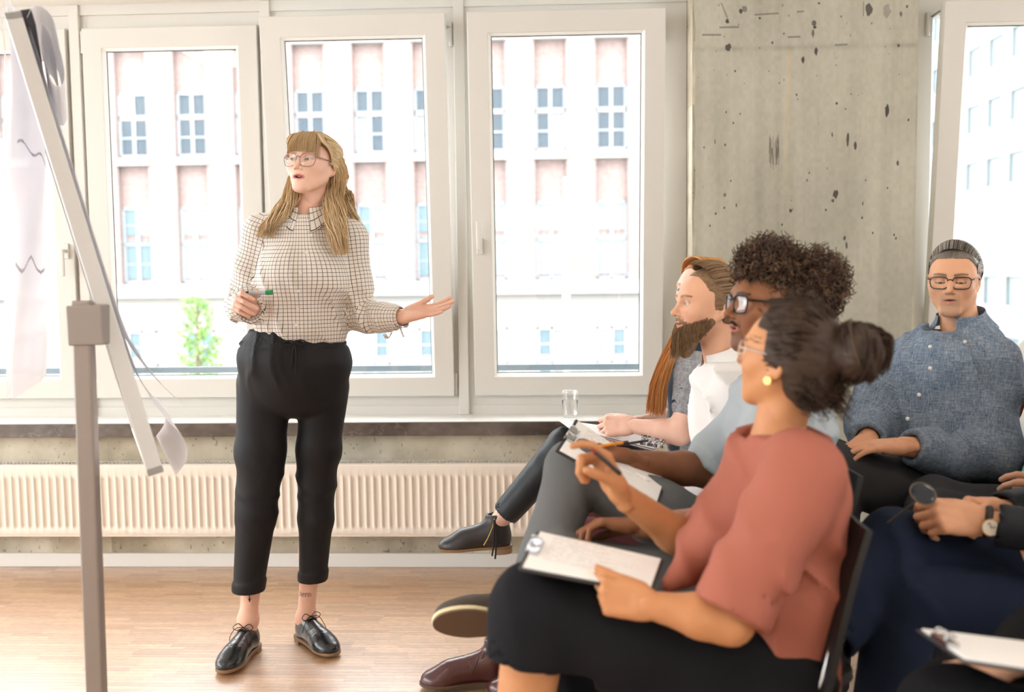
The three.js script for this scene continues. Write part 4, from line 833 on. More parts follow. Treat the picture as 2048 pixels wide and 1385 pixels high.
  const post = (d, x, y, z) => {
    if (d > -0.03) { const eL = gz(len([x - J.EL[0], y - J.EL[1], z - J.EL[2]]) / 0.11), eR = gz(len([x - J.ER[0], y - J.ER[1], z - J.ER[2]]) / 0.11);
    let fade = 1; for (const c of cuts) fade = Math.min(fade, sstep(0.02, 0.11, len([x - c.w[0], y - c.w[1], z - c.w[2]])));
    d -= fade * (folds(x, y, z, t.dir ?? [0.55, 0.8, 0.25], t.freq ?? 48, amp * 0.9, s.seed ?? 1) + amp * 1.3 * fbm(x * 8, y * 7, z * 8 + (s.seed ?? 0), 2) + (eL + eR) * folds(x, y, z, [0.7, 0.7, 0.3], 90, Math.min(amp, 0.006), 4)); }
    if (t.post) d = t.post(d, x, y, z);
    if (Math.abs(x - J.NB[0]) < 0.1 && Math.abs(z - J.NB[2]) < 0.1) d = smax(d, y - J.NB[1] - 0.012, 0.006);
    d = cc(d, x, y, z); d = smax(d, -nh.d(x, y, z), 0.005); if (vee) d = smax(d, -vee.d(x, y, z), 0.004);
    if (hem !== null && y < hem + 0.05) d = smax(d, hem + hemTilt * (x - J.PV[0]) - y, 0.004);
    return d;
  };
  const maps = { 1: limbUV(J.PV, J.NB, s.fwd, 0.15), 2: upper('L'), 3: fore('L'), 4: upper('R'), 5: fore('R') };
  const top = part(t.name ?? 'shirt', soft(P, t.h ?? h, { post, uv: t.uv ? (g, x, y, z) => (maps[g] ?? maps[1])(x, y, z) : null }), t.mat, who, t.label);
  if (t.collar) part('collar', collarGeo(add(J.NB, add(mul(s.fwd, t.collar.f ?? 0.002), [0, t.collar.u ?? 0.022, 0])), t.collar.up ?? add(UP, mul(s.fwd, 0.35)), s.fwd, { rx: 0.064, rz: 0.062, h: 0.045, open: 0.35, drop: 0.045, flare: 0.024, ...t.collar }), t.mat, top);
  // trousers
  const l = s.legs, lr = l.r ?? [0.092, 0.072, 0.055], Q = [cap(add(J.PV, [0, 0.05, 0]), J.PV, bw * 0.93, bw * 1.02, { s: side, f: 0.75, k: 0.04 }), cap(J.HR, J.HL, 0.098, 0.098, { k: 0.05 })], lc = [];
  for (const q of ['L', 'R']) {
    const H = J['H' + q], K = J['K' + q], A = J['A' + q], k = l['len' + q] ?? l.len ?? 0.93, e = mix(K, A, k), dr = nrm(sub(A, K)), re = lerp(lr[1], lr[2], k);
    Q.push(cap(H, mix(H, K, 0.6), lr[0] + 0.004, lr[0] * 0.4 + lr[1] * 0.6, { k: 0.03 }), cap(mix(H, K, 0.6), K, lr[0] * 0.4 + lr[1] * 0.6, lr[1], { k: 0.03 }), cap(K, add(e, mul(dr, 0.03)), lr[1], re, { k: 0.02 }));
    lc.push({ w: e, f: dr, R: re + 0.034, hole: cap(add(e, mul(dr, -0.015)), add(e, mul(dr, 0.2)), re - 0.011, re - 0.009) });
  }
  if (l.extra) Q.push(...l.extra);
  const lcut = cuffCut(lc), la = l.amp ?? 0.0045;
  const lpost = (d, x, y, z) => {
    if (d > -0.03) { let kn = 0; for (const K of [J.KL, J.KR]) kn += gz(len([x - K[0], y - K[1], z - K[2]]) / 0.13);
    for (const Hh of [J.HL, J.HR]) kn += gz(len([x - Hh[0], y - Hh[1], z - Hh[2]]) / 0.16);
    let fade = 1; for (const c of lc) fade = Math.min(fade, sstep(0.03, 0.12, len([x - c.w[0], y - c.w[1], z - c.w[2]])));
    d -= fade * (kn * folds(x, y, z, [0.8, 0.5, 0.3], 60, la, 6) + la * fbm(x * 7, y * 7, z * 7, 2)); }
    d = lcut(d, x, y, z); return Math.hypot(x - J.PV[0], z - J.PV[2]) < 0.21 ? smax(d, y - (l.waist ?? J.PV[1] + 0.12), 0.005) : d;
  };
  part('trousers', soft(Q, l.h ?? h, { post: lpost }), l.mat, who, l.label);
  // shoes
  for (const q of ['L', 'R']) { const o = s.shoes?.[q]; if (o) shoe(who, o.name ?? s.shoes.common.name ?? 'shoe', { ...s.shoes.common, ...o }); }
  return { who, hm, hands, J, top };
}
// place a shoe so that the foot's ankle is at A, pointing along dir (its toes), sole normal up
function footAt(A, dir, { pitch = 0, roll = 0, back = 0.052, up = 0.085 } = {}) {
  const yaw = Math.atan2(dir[0], dir[2]), e = new THREE.Euler(pitch, yaw, roll, 'YXZ'), o = V(0, -up, -back).applyEuler(e);
  return { pos: [A[0] + o.x, A[1] + o.y, A[2] + o.z], yaw, pitch, roll };
}
const hairMat = (r = 0.45) => M(0xffffff, r, { vertexColors: true, specularIntensity: 0.5 });
const HL = (hm) => (p) => { const v = V(...p).applyMatrix4(hm); return [v.x, v.y, v.z]; };
// skull cap of hair; hairline: z above which the face is bare, as a function of height and side
function hairCap(hm, tone, { grow = 0.008, line = (y, ax) => (y > 0.07 ? 0.07 : y > -0.01 ? 0.03 + (y - 0.0) * 0.35 : -0.012), low = -0.055, groove = 0.0016, extra = [], post = null, h = 0.0055 } = {}) {
  const pr = [ell([0, 0.024, -0.014], 0.073 + grow, 0.083 + grow, 0.092 + grow, { k: 0.02 }), ell([0, -0.01, -0.04], 0.066 + grow, 0.07, 0.058 + grow, { k: 0.03 }), ...extra];
  return soft(pr, h, { matrix: hm, colour: (x, y, z) => mul(tone, 0.8 + 0.4 * hash3(Math.round(Math.atan2(x, y) * 60), Math.round(z * 20), 1)), post: (d, x, y, z) => { d += groove * Math.sin(Math.atan2(x, y - 0.02) * 44 + z * 50 + 6 * noise(x * 20, y * 20, z * 20)); d = smax(d, z - line(y, Math.abs(x)), 0.006); if (low !== null) d = smax(d, low - y - (z < -0.02 ? 0.02 : 0), 0.006); return post ? post(d, x, y, z) : d; } });
}
// ---------------------------------------------------------------- the standing speaker
{
  const who = thing('person', 'standing woman with long blonde hair and glasses in checked blouse, marker in hand', 'person');
  const skin = lin(0xe9bda6), deep = lin(0xdda088), sm = skinMat(0.48);
  const Z = 1.02, hm = headMatrix(add(px(602, 321, 1.09), [0.023, -0.006, -0.064]), -19, 7, 3, [0.97, 0.885, 0.9]);
  const SR = px(521, 466, 1.0), SL = px(699, 478, 0.98), NB = px(619, 430, 1.0);
  const ER = px(487, 606, 0.97), WR = px(500, 616, 1.13), EL = px(722, 636, 0.99), WL = px(806, 634, 1.10);
  const hipR = px(541, 735, 0.99), hipL = px(640, 738, 0.96), KR = px(524, 960, 1.03), KL = px(633, 975, 0.96), AR = px(496, 1240, 1.02), AL = px(612, 1235, 0.915);
  const head = headGeo({ skin, lip: lin(0xc8706c), brow: lin(0xa07a4e), mouth: 0.62, fem: true, jaw: 0.93, matrix: hm, neckTo: (() => { const v = V(...NB).applyMatrix4(hm.clone().invert()); return [v.x, v.y, v.z]; })(), neckR: 0.052, nose: 0.9, h: 0.0021 });
  const body = [cap(NB, px(612, 560, Z - 0.02), 0.06, 0.1, { s: [1, 0, 0], f: 0.7 }), cap(px(612, 540, Z - 0.02), px(592, 700, Z - 0.02), 0.11, 0.12, { s: [1, 0, 0], f: 0.7 }), cap(SR, ER, 0.042, 0.036), cap(ER, WR, 0.036, 0.026), cap(SL, EL, 0.042, 0.036), cap(EL, WL, 0.036, 0.026), cap(SR, SL, 0.035, 0.035),
    cap(add(NB, [0, 0.06, 0.0]), add(NB, [0, -0.05, 0.01]), 0.046, 0.056, { k: 0.04 }),
    cap(hipR, KR, 0.075, 0.052), cap(KR, AR, 0.044, 0.03), cap(hipL, KL, 0.07, 0.05), cap(KL, AL, 0.042, 0.0295)];
  for (const [A, K, tz] of [[AR, KR, 0.1], [AL, KL, 0.06]]) { const h = add(A, [0, -0.03, -0.02]); body.push(cap(mix(K, A, 0.2), mix(K, A, 0.5), 0.042, 0.038, { k: 0.03 }), ell(add(A, [0.024, 0.0, 0]), 0.010, 0.013, 0.013, { k: 0.012 }), ell(add(A, [-0.024, 0.0, 0]), 0.010, 0.013, 0.013, { k: 0.012 }), cap(A, add(A, [0, -0.045, 0]), 0.029, 0.027)); }
  const handR = handPrims(WR, [-0.20, 0.30, 0.86], [0.86, -0.42, 0.30], { s: 1, size: 0.92, bend: [[0.7, 1.0, 0.5], [1.15, 0.85, 0.35], [1.2, 0.8, 0.4], [1.2, 0.75, 0.4]], thumb: [0.35, 0.75, -0.1], spread: 0.03 });
  const handL = handPrims(WL, [0.95, 0.22, 0.14], [-0.28, 0.86, 0.42], { s: -1, size: 0.94, bend: [[0.05, 0.18, 0.12], [0.0, 0.14, 0.1], [-0.05, 0.12, 0.1], [-0.1, 0.12, 0.1]], thumb: [0.12, 0.28, 0.0], spread: 0.02 });
  const cl = skinColour(skin, deep);
  part('body', mergeSoft([soft(body, 0.008, { colour: cl }), head, soft(handR, 0.0028, { colour: cl }), soft(handL, 0.0028, { colour: cl })]), sm, who);
  for (const e of eyeGeo(hm, [-0.22, 0.03, 1], [0.12, 0.17, 0.21])) part('eye', e, M(0xffffff, 0.15, { vertexColors: true }), who);
  part('teeth', ell2([0, -0.0605, 0.0745], 0.012, 0.0035, 0.006, hm), M(0xf2ece4, 0.3), who);
  // tattoos on the shins: an arrow, and the word on the other leg
  {
    const mI = M(0x2b2c33, 0.6), arrow = [];
    const b = add(mix(KR, AR, 0.83), [0.008, 0, 0.036]);
    arrow.push(bx(-0.0012, 0.0012, 0, 0.055, -0.001, 0.001).translate(...b), new THREE.ConeGeometry(0.005, 0.014, 4).rotateX(Math.PI).translate(b[0], b[1] - 0.004, b[2]));
    part('tattoo', join(arrow), mI, who, 'black arrow tattoo');
    const tex = canvasTex(256, 128, (c) => { c.clearRect(0, 0, 256, 128); c.fillStyle = '#2b2c33'; c.font = 'italic 84px serif'; c.textAlign = 'center'; c.fillText('hero.', 128, 88); });
    const g = new THREE.CylinderGeometry(0.0375, 0.0355, 0.036, 16, 1, true, -0.95, 1.7), q = mix(KL, AL, 0.80); g.translate(q[0] + 0.001, q[1], q[2] - 0.001);
    part('tattoo', g, M(0xffffff, 0.6, { map: tex, transparent: true }), who, 'hero. written in black script');
  }
  // blouse
  const plaid = dataTex(64, 64, (u, v) => { const l = (q) => Math.min(q, 1 - q) < 0.05; const n = noise(u * 30, v * 30) * 6; return l(u) || l(v) ? [70 + n, 62 + n, 60 + n] : [240 + n, 231 + n, 220 + n]; });
  plaid.repeat.set(1 / 0.0124, 1 / 0.0128);
  const mBlouse = M(0xffffff, 0.75, { map: plaid, sheen: 0.3, sheenColor: new THREE.Color(1, 1, 1), transmission: 0.12, thickness: 0 });
  const tc = px(606, 560, Z), X = [1, 0, 0];
  const tq = [cap(px(616, 478, Z - 0.015), px(607, 560, Z + 0.005), 0.128, 0.146, { s: [1, 0, -0.08], f: 0.68, k: 0.05, g: 1 }), cap(px(607, 560, Z + 0.005), px(597, 652, Z), 0.144, 0.156, { s: [1, 0, -0.08], f: 0.70, k: 0.05, g: 1 }), cap(SR, SL, 0.052, 0.052, { k: 0.06, g: 1 }), cap(add(SR, [0.05, 0.015, 0]), add(NB, [0, -0.04, 0]), 0.045, 0.058, { k: 0.05, g: 1 }), cap(add(SL, [-0.05, 0.015, 0]), add(NB, [0, -0.04, 0]), 0.045, 0.058, { k: 0.05, g: 1 }),
    ell(px(574, 545, Z + 0.055), 0.062, 0.07, 0.055, { k: 0.05, g: 1 }), ell(px(645, 548, Z + 0.055), 0.062, 0.07, 0.055, { k: 0.05, g: 1 })];
  const sl = [cap(SR, mix(SR, ER, 0.55), 0.058, 0.052, { k: 0.03, g: 2 }), cap(mix(SR, ER, 0.55), ER, 0.052, 0.055, { k: 0.03, g: 2 }), cap(add(ER, [-0.005, -0.01, 0]), mix(ER, WR, 0.55), 0.054, 0.05, { k: 0.03, g: 3 }), cap(mix(ER, WR, 0.5), add(WR, [0.0, -0.008, 0.0]), 0.05, 0.043, { k: 0.02, g: 3 }),
    cap(SL, mix(SL, EL, 0.55), 0.058, 0.05, { k: 0.03, g: 4 }), cap(mix(SL, EL, 0.55), EL, 0.05, 0.05, { k: 0.03, g: 4 }), cap(EL, mix(EL, WL, 0.5), 0.05, 0.047, { k: 0.03, g: 5 }), cap(mix(EL, WL, 0.5), add(WL, [-0.008, 0, 0]), 0.047, 0.037, { k: 0.02, g: 5 })];
  const yHem = px(597, 668, Z)[1];
  const fR = nrm(sub(WR, ER)), fL = nrm(sub(WL, EL)), holeR = cap(WR, add(WR, mul(fR, 0.08)), 0.037, 0.04), holeL = cap(add(WL, mul(fL, -0.02)), add(WL, mul(fL, 0.08)), 0.031, 0.032);
  const neckHole = cap(add(NB, [0, 0.12, 0.03]), add(NB, [0, 0.005, 0.012]), 0.062, 0.052), vee = cap(add(NB, [0, 0.05, 0.1]), add(NB, [0.001, -0.005, 0.09]), 0.035, 0.006);
  const post = (d, x, y, z) => {
    if (d > -0.03) { const below = sstep(NB[1] - 0.1, NB[1] - 0.25, y);
    d -= folds(x, y, z, [0.9, 0.35, 0.2], 62, 0.0065 * (0.35 + below)) + 0.006 * fbm(x * 9, y * 5, z * 9, 2) + 0.008 * sstep(yHem + 0.13, yHem + 0.02, y) * Math.sin(x * 75 + y * 12 + z * 10) * 0.6;
    const eR = Math.exp(-((len([x - ER[0], y - ER[1], z - ER[2]]) / 0.09) ** 2)), eL = Math.exp(-((len([x - EL[0], y - EL[1], z - EL[2]]) / 0.1) ** 2));
    d -= (eR + eL) * folds(x, y, z, [0.3, 1, 0.2], 120, 0.005, 3); }
    const q = (x - WR[0]) * fR[0] + (y - WR[1]) * fR[1] + (z - WR[2]) * fR[2], rad = (p, w, f, t) => Math.hypot(x - w[0] - f[0] * t, y - w[1] - f[1] * t, z - w[2] - f[2] * t), cuffR = q > -0.05 && q < 0.12 && rad(0, WR, fR, q) < 0.064;
    if (cuffR) d = smax(d, q - 0.006, 0.004);
    const q2 = (x - WL[0]) * fL[0] + (y - WL[1]) * fL[1] + (z - WL[2]) * fL[2], cuffL = q2 > -0.06 && q2 < 0.12 && rad(0, WL, fL, q2) < 0.07;
    if (cuffL) d = smax(d, q2 - 0.002, 0.003);
    if (cuffR) d = smax(d, -holeR.d(x, y, z), 0.003); if (cuffL) d = smax(d, -holeL.d(x, y, z), 0.003);
    if (Math.abs(x - NB[0]) < 0.09) d = smax(d, y - NB[1] - 0.008, 0.006); d = smax(d, -neckHole.d(x, y, z), 0.006); d = smax(d, -vee.d(x, y, z), 0.004);
    if (Math.abs(x - tc[0]) < 0.19 && y < yHem + 0.03) d = smax(d, yHem - 0.03 - y, 0.004);
    return d;
  };
  const tab = []; { let s = 0, pa = null; for (let i = 0; i <= 90; i++) { const t = i / 90 * Math.PI, p = [Math.sin(t) * 0.15, Math.cos(t) * 0.105]; if (pa) s += Math.hypot(p[0] - pa[0], p[1] - pa[1]); tab.push(s); pa = p; } }
  const torsoUV = (x, y, z) => { const t = Math.atan2((x - tc[0]) / 0.15, (z - Z) / 0.105), a = Math.abs(t) / Math.PI * 90, i = Math.min(89, Math.floor(a)); return [Math.sign(t) * lerp(tab[i], tab[i + 1], a - i), y, tab[90] * 2]; };
  const maps = { 1: torsoUV, 2: limbUV(SR, ER, [0, 0, 1], 0.053), 3: limbUV(ER, WR, [0, 1, 0], 0.05), 4: limbUV(SL, EL, [0, 0, 1], 0.051), 5: limbUV(EL, WL, [0, 0, 1], 0.046) };
  const bl = part('blouse', soft([...tq, ...sl], 0.006, { post, smooth: 1, uv: (g, x, y, z) => maps[g](x, y, z) }), mBlouse, who, 'cream blouse with a fine dark window check');
  part('collar', collarGeo(add(NB, [0.0, 0.016, 0.01]), [0.03, 1, 0.25], [-0.02, -0.2, 1], { rx: 0.060, rz: 0.064, h: 0.04, open: 0.3, drop: 0.06, flare: 0.034 }), mBlouse, bl);
  for (const [bxp, byp] of [[620, 470], [614, 505], [606, 545], [603, 582], [599, 618], [596, 650]]) { const ry = px(bxp, byp, Z + 0.09); let zz = Z + 0.2; while (zz > Z && post(evalAll([...tq, ...sl], ry[0], ry[1], zz), ry[0], ry[1], zz) > 0) zz -= 0.002; const p = [ry[0], ry[1], zz + 0.006]; const b = new THREE.CylinderGeometry(0.005, 0.005, 0.004, 12).rotateX(Math.PI / 2).translate(p[0], p[1], p[2] - 0.004); part('button', b, M(0xe9dfd2, 0.4), bl); }
  // loose cuff tab hanging from the sleeve
  { const a = px(800, 652, 1.10); part('cuff_tab', join(tube([a, add(a, [0.006, -0.02, 0.005]), add(a, [0.012, -0.036, 0.006])], 0.012, 8, 8, 0.2), tube([add(a, [-0.02, -0.002, 0.01]), add(a, [-0.028, -0.025, 0.012]), add(a, [-0.04, -0.04, 0.01]), add(a, [-0.05, -0.028, 0.006])], 0.009, 8, 12, 0.2)), mBlouse, bl); }
  // trousers
  const mTr = clothMat(0x1c1b1d, { roughness: 0.62, specularIntensity: 0.5 });
  const HR = px(497, 1176, 1.03), HL = px(625, 1156, 0.935), wa = px(592, 672, Z - 0.01);
  const tp = [cap(wa, px(590, 720, Z - 0.01), 0.152, 0.175, { s: [1, 0, -0.1], f: 0.70, k: 0.04 }), cap(px(590, 720, Z - 0.01), px(588, 765, Z - 0.02), 0.175, 0.178, { s: [1, 0, -0.1], f: 0.70, k: 0.05 }),
    cap(px(530, 775, 0.995), px(521, 900, 1.02), 0.094, 0.081, { k: 0.015 }), cap(px(523, 900, 1.02), px(512, 1030, 1.03), 0.083, 0.066, { k: 0.03 }), cap(px(512, 1030, 1.03), HR, 0.066, 0.052, { k: 0.02 }),
    cap(px(647, 775, 0.965), px(636, 900, 0.965), 0.088, 0.071, { k: 0.015 }), cap(px(635, 900, 0.965), px(632, 1040, 0.955), 0.073, 0.058, { k: 0.03 }), cap(px(632, 1040, 0.955), HL, 0.058, 0.048, { k: 0.02 })];
  const yW = px(592, 660, Z)[1], hol = [cap(add(HR, [0, 0.02, 0]), add(HR, [0, -0.1, 0]), 0.043, 0.043), cap(add(HL, [0, 0.02, 0]), add(HL, [0, -0.1, 0]), 0.040, 0.040)], waistHole = cap(add(wa, [0, 0.2, 0]), add(wa, [0, 0.02, 0]), 0.14, 0.14, { s: [1, 0, -0.1], f: 0.66 });
  const tpost = (d, x, y, z) => {
    const left = x < (HR[0] + HL[0]) / 2, Hm = left ? HR : HL;
    if (d > -0.03) { const kn = Math.exp(-(((y - (left ? 0.62 : 0.60)) / 0.12) ** 2)), up = sstep(0.85, 1.0, y);
    d -= kn * folds(x, y, z, [0.45, 1, 0.25], 44, 0.0045, 2) + up * folds(x, y, z, [1, 0.12, 0.3], 80, 0.0045, 8) + 0.005 * fbm(x * 8, y * 4, z * 8, 2); }
    d -= 0.005 * sstep(Hm[1] + 0.03, Hm[1] + 0.024, y - (x - Hm[0]) * 0.08) ;                      // turned-up hem
    d += 0.0035 * Math.exp(-(((y - yW + 0.052) / 0.004) ** 2));                                      // seam under the waistband
    if (y > yW - 0.05) d -= 0.0022 * Math.sin(Math.atan2(x - wa[0], z - wa[2]) * 70);                // elastic gathers
    d = smax(d, y - yW - 0.03 * (wa[0] - x) * 1.2, 0.004); d = smax(d, Hm[1] - 0.012 - y, 0.003);
    d = smax(d, -waistHole.d(x, y, z), 0.003); for (const h of hol) d = smax(d, -h.d(x, y, z), 0.002);
    return d;
  };
  const tro = part('trousers', soft(tp, 0.0062, { post: tpost }), mTr, who, 'black loose cropped trousers with turned-up hems');
  { const a = px(590, 684, Z + 0.112); part('drawstring', join(tube([a, add(a, [0.02, 0.006, 0.004]), add(a, [0.04, -0.004, 0]), add(a, [0.018, -0.008, 0.004]), a], 0.0025, 6), tube([a, add(a, [-0.02, 0.004, 0.004]), add(a, [-0.042, -0.006, 0]), add(a, [-0.018, -0.01, 0.004]), a], 0.0025, 6), tube([a, add(a, [0.005, -0.05, 0.006]), add(a, [0.002, -0.1, 0.012])], 0.0025, 6), tube([a, add(a, [-0.008, -0.04, 0.006]), add(a, [-0.012, -0.085, 0.012])], 0.0025, 6)), mTr, tro); }
  // shoes
  const mSh = M(0x15161a, 0.26, { clearcoat: 0.35, clearcoatRoughness: 0.2 }), mSo = M(0x8a6a4c, 0.6), mLace = M(0x0e0e10, 0.8);
  const fA = A3(at(511, 1296, 0.95)), shR = [AR[0] + 0.007, 0, AR[2] - 0.056], shL = [AL[0] - 0.037, 0, AL[2] - 0.042];
  shoe(who, 'shoe', { pos: shR, yaw: -0.13, L: 0.262, upper: mSh, sole: mSo, laceMat: mLace, label: 'black leather brogue with tan sole' });
  shoe(who, 'shoe', { pos: shL, yaw: 0.72, L: 0.262, upper: mSh, sole: mSo, laceMat: mLace, label: 'black leather brogue with tan sole' });
  // hair
  const tone = () => { const t = rnd(); const a = [0.60, 0.40, 0.19], b = [0.86, 0.66, 0.42], c = [0.38, 0.22, 0.09]; return t < 0.66 ? mix(a, b, rnd()) : t < 0.8 ? mix(a, c, rnd()) : b; };
  const capSd = [ell([0, 0.026, -0.016], 0.080, 0.090, 0.099, { k: 0.02 }), cap([0, 0.03, -0.085], [0.01, -0.06, -0.085], 0.05, 0.045, { k: 0.04 })];
  const cpost = (d, x, y, z) => { d += 0.0016 * Math.sin(Math.atan2(x, y - 0.02) * 46 + z * 60); const face = Math.max(-(z - (0.028 - 0.30 * (0.09 - Math.max(y, -0.04)) + Math.max(0, y - 0.055) * 4)), -(0.128 - y)); return smax(d, y < 0.05 ? z - 0.012 - Math.max(0, y) * 0.5 : z - 0.085, 0.01); };
  const list = [], hl = (p) => { const v = V(...p).applyMatrix4(hm); return [v.x, v.y, v.z]; };
  // fringe
  for (let i = 0; i < 330; i++) { const u = rr(-1, 1), x = u * 0.064, dep = Math.sqrt(Math.max(0.05, 1 - (x / 0.085) ** 2)), len_ = 0.026 + 0.004 * rnd() - 0.014 * u * u * 0 - (Math.abs(u) > 0.8 ? 0.02 : 0); list.push({ p: [[x * 0.35, 0.117, 0.0 + rr(-0.01, 0.01)], [x * 0.7, 0.106, 0.052 * dep + 0.01], [x * 0.95, 0.075, 0.094 * dep], [x + rr(-0.003, 0.003), len_ + 0.012, 0.099 * dep + 0.001], [x + rr(-0.004, 0.004), len_, 0.099 * dep]].map(hl), r: rr(0.0008, 0.0018), c: tone(), flat: 0.5, taper: 0.6 }); }
  // from the parting back over both sides to where the hair is tied
  for (let i = 0; i < 520; i++) { const s = rnd() < 0.5 ? -1 : 1, a = rnd(), yy = lerp(0.116, -0.005, a), z0 = lerp(0.02, 0.05, rnd()) * (1 - a * 0.6); const w = Math.sqrt(Math.max(0.02, 1 - ((yy - 0.026) / 0.094) ** 2)); list.push({ p: [[s * 0.083 * w, yy, z0], [s * 0.088 * Math.min(1, w + 0.12), yy - 0.006, z0 - 0.045], [s * 0.066, lerp(yy, 0.02, 0.5), -0.085], [s * 0.018, 0.015 + rr(-0.02, 0.02), -0.118], [s * 0.01, -0.05, -0.118]].map(hl), r: rr(0.0009, 0.0020), c: tone(), flat: 0.5, taper: 0.4 }); }
  for (let i = 0; i < 420; i++) { const s = rnd() < 0.35 ? -1 : 1, a = rnd(), b = rnd(); list.push({ p: [[s * 0.02, 0.114, 0.02 + 0.03 * b], [s * (0.045 + 0.008 * a), 0.100, 0.066 - 0.02 * b], [s * (0.066 + 0.006 * a), 0.068, 0.066 - 0.03 * b], [s * 0.082, 0.045 + 0.012 * b, 0.040 - 0.03 * a], [s * 0.0855, 0.004 - 0.012 * a, 0.012 - 0.03 * b], [s * 0.080, -0.03 * a, -0.045], [s * 0.06, -0.01, -0.09]].map(hl), r: rr(0.0008, 0.0018), c: tone(), flat: 0.5, taper: 0.5 }); }
  for (let i = 0; i < 40; i++) { const a = rnd() * 6.3, e = rr(0.2, 1.3), q = [Math.cos(a) * Math.cos(e) * 0.086, 0.026 + Math.sin(e) * 0.095, -0.016 + Math.sin(a) * Math.cos(e) * 0.1]; if (q[2] > 0.05) continue; list.push({ p: [q, add(q, [rr(-0.02, 0.02), 0.006, -0.02]), add(q, [rr(-0.04, 0.04), rr(-0.02, 0.02), -0.05])].map(hl), r: 0.0004, c: tone() }); }
  // locks: on her right shoulder, her left front, and behind
  const lock = (n, path, spread, r0) => { r0 *= 0.55; n *= 2.6; for (let i = 0; i < n; i++) { const a = rnd() * 7, q = Math.sqrt(rnd()), ph = rnd() * 7, wv = rr(0.004, 0.015), stop = rr(0.72, 1.0), m = path.length; const p = []; for (let k = 0; k < m; k++) { const t = k / (m - 1); if (t > stop + 0.2) break; const sp = spread(t) * q; p.push(add(path[k], [Math.cos(a) * sp + wv * Math.sin(t * 11 + ph), (t > 0.9 ? rr(-0.012, 0.006) : 0), Math.sin(a) * sp * 0.6 + wv * Math.cos(t * 10 + ph)])); } list.push({ p, r: rr(0.5, 1) * r0, c: tone(), flat: 0.55, taper: 0.7 }); } };
  lock(120, [hl([-0.07, 0.01, -0.01]), hl([-0.074, -0.05, -0.015]), px(583, 392, 1.045), px(569, 415, 1.06), px(551, 438, 1.075), px(538, 455, 1.085), px(530, 470, 1.09)], (t) => lerp(0.010, 0.030, Math.sin(t * 2.4)), 0.0042);
  lock(170, [hl([0.075, 0.03, -0.035]), hl([0.083, -0.03, -0.042]), px(670, 385, 1.02), px(668, 415, 1.07), px(670, 445, 1.10), px(676, 475, 1.115), px(682, 505, 1.115)], (t) => lerp(0.012, 0.036, Math.sin(t * 2.5)), 0.0044);
  lock(110, [hl([0.05, 0.0, -0.09]), hl([0.055, -0.07, -0.09]), px(688, 385, 0.93), px(695, 415, 0.94), px(702, 440, 0.96), px(712, 458, 0.97), px(722, 472, 0.98)], (t) => lerp(0.016, 0.026, Math.sin(t * 2.2)), 0.004);
  lock(80, [hl([0.0, 0.0, -0.11]), hl([0.0, -0.07, -0.10]), px(640, 400, 0.90), px(645, 440, 0.9), px(648, 470, 0.9)], (t) => lerp(0.03, 0.05, t), 0.005);
  const mHair = M(0xffffff, 0.42, { vertexColors: true, specularIntensity: 0.6 });
  const cg = soft(capSd, 0.005, { post: cpost, matrix: hm, colour: () => [0.46, 0.29, 0.13], keep: null });
  part('hair', mergeSoft([cg, strandGeo(list, 3, 11)]), mHair, who, 'long blonde hair with a fringe, half tied back');
  addGlasses(who, hm, { w: 0.0268, h: 0.0235, r: 0.0015, z: 0.096, y: -0.005, square: 0.3, gap: 0.034 }, M(0x8d7c7c, 0.25, { clearcoat: 0.5 }), 'round translucent grey glasses');
  part('earring', new THREE.SphereGeometry(0.003, 10, 8).applyMatrix4(hm.clone().multiply(new THREE.Matrix4().makeTranslation(0.074, -0.040, -0.002))), M(0xd8b070, 0.25, { metalness: 1 }), who);
  // marker between thumb and fingers
  const c0 = add(handR.tips[0], [-0.045, 0.012, 0.004]), dirM = nrm([0.93, 0.02, 0.12]);
  const mk = thing('marker_pen', 'silver grey marker pen with green end in the right hand of the standing woman', 'pen');
  const q = new THREE.Quaternion().setFromUnitVectors(V(0, 1, 0), V(...dirM)), mm = new THREE.Matrix4().compose(V(...px(516, 586, c0[2] - 0.022)), q, V(1, 1, 1));
  part('barrel', new THREE.CylinderGeometry(0.0075, 0.0075, 0.058, 20).applyMatrix4(mm), M(0xb9bcc0, 0.35), mk);
  part('cap', new THREE.CylinderGeometry(0.0082, 0.0078, 0.02, 20).translate(0, 0.037, 0).applyMatrix4(mm), M(0x1f8a4c, 0.4), mk, 'green end');
  part('tip', join(new THREE.CylinderGeometry(0.0055, 0.0075, 0.014, 16).rotateX(Math.PI).translate(0, -0.036, 0).applyMatrix4(mm), new THREE.CylinderGeometry(0.002, 0.003, 0.008, 10).translate(0, -0.045, 0).applyMatrix4(mm)), M(0x2a2a2c, 0.5), mk, 'black writing tip');
}
// ---------------------------------------------------------------- the listeners in the front row
const jeansTex = (a, b) => { const t = weave(a, b, 256); t.repeat.set(6, 6); return t; };
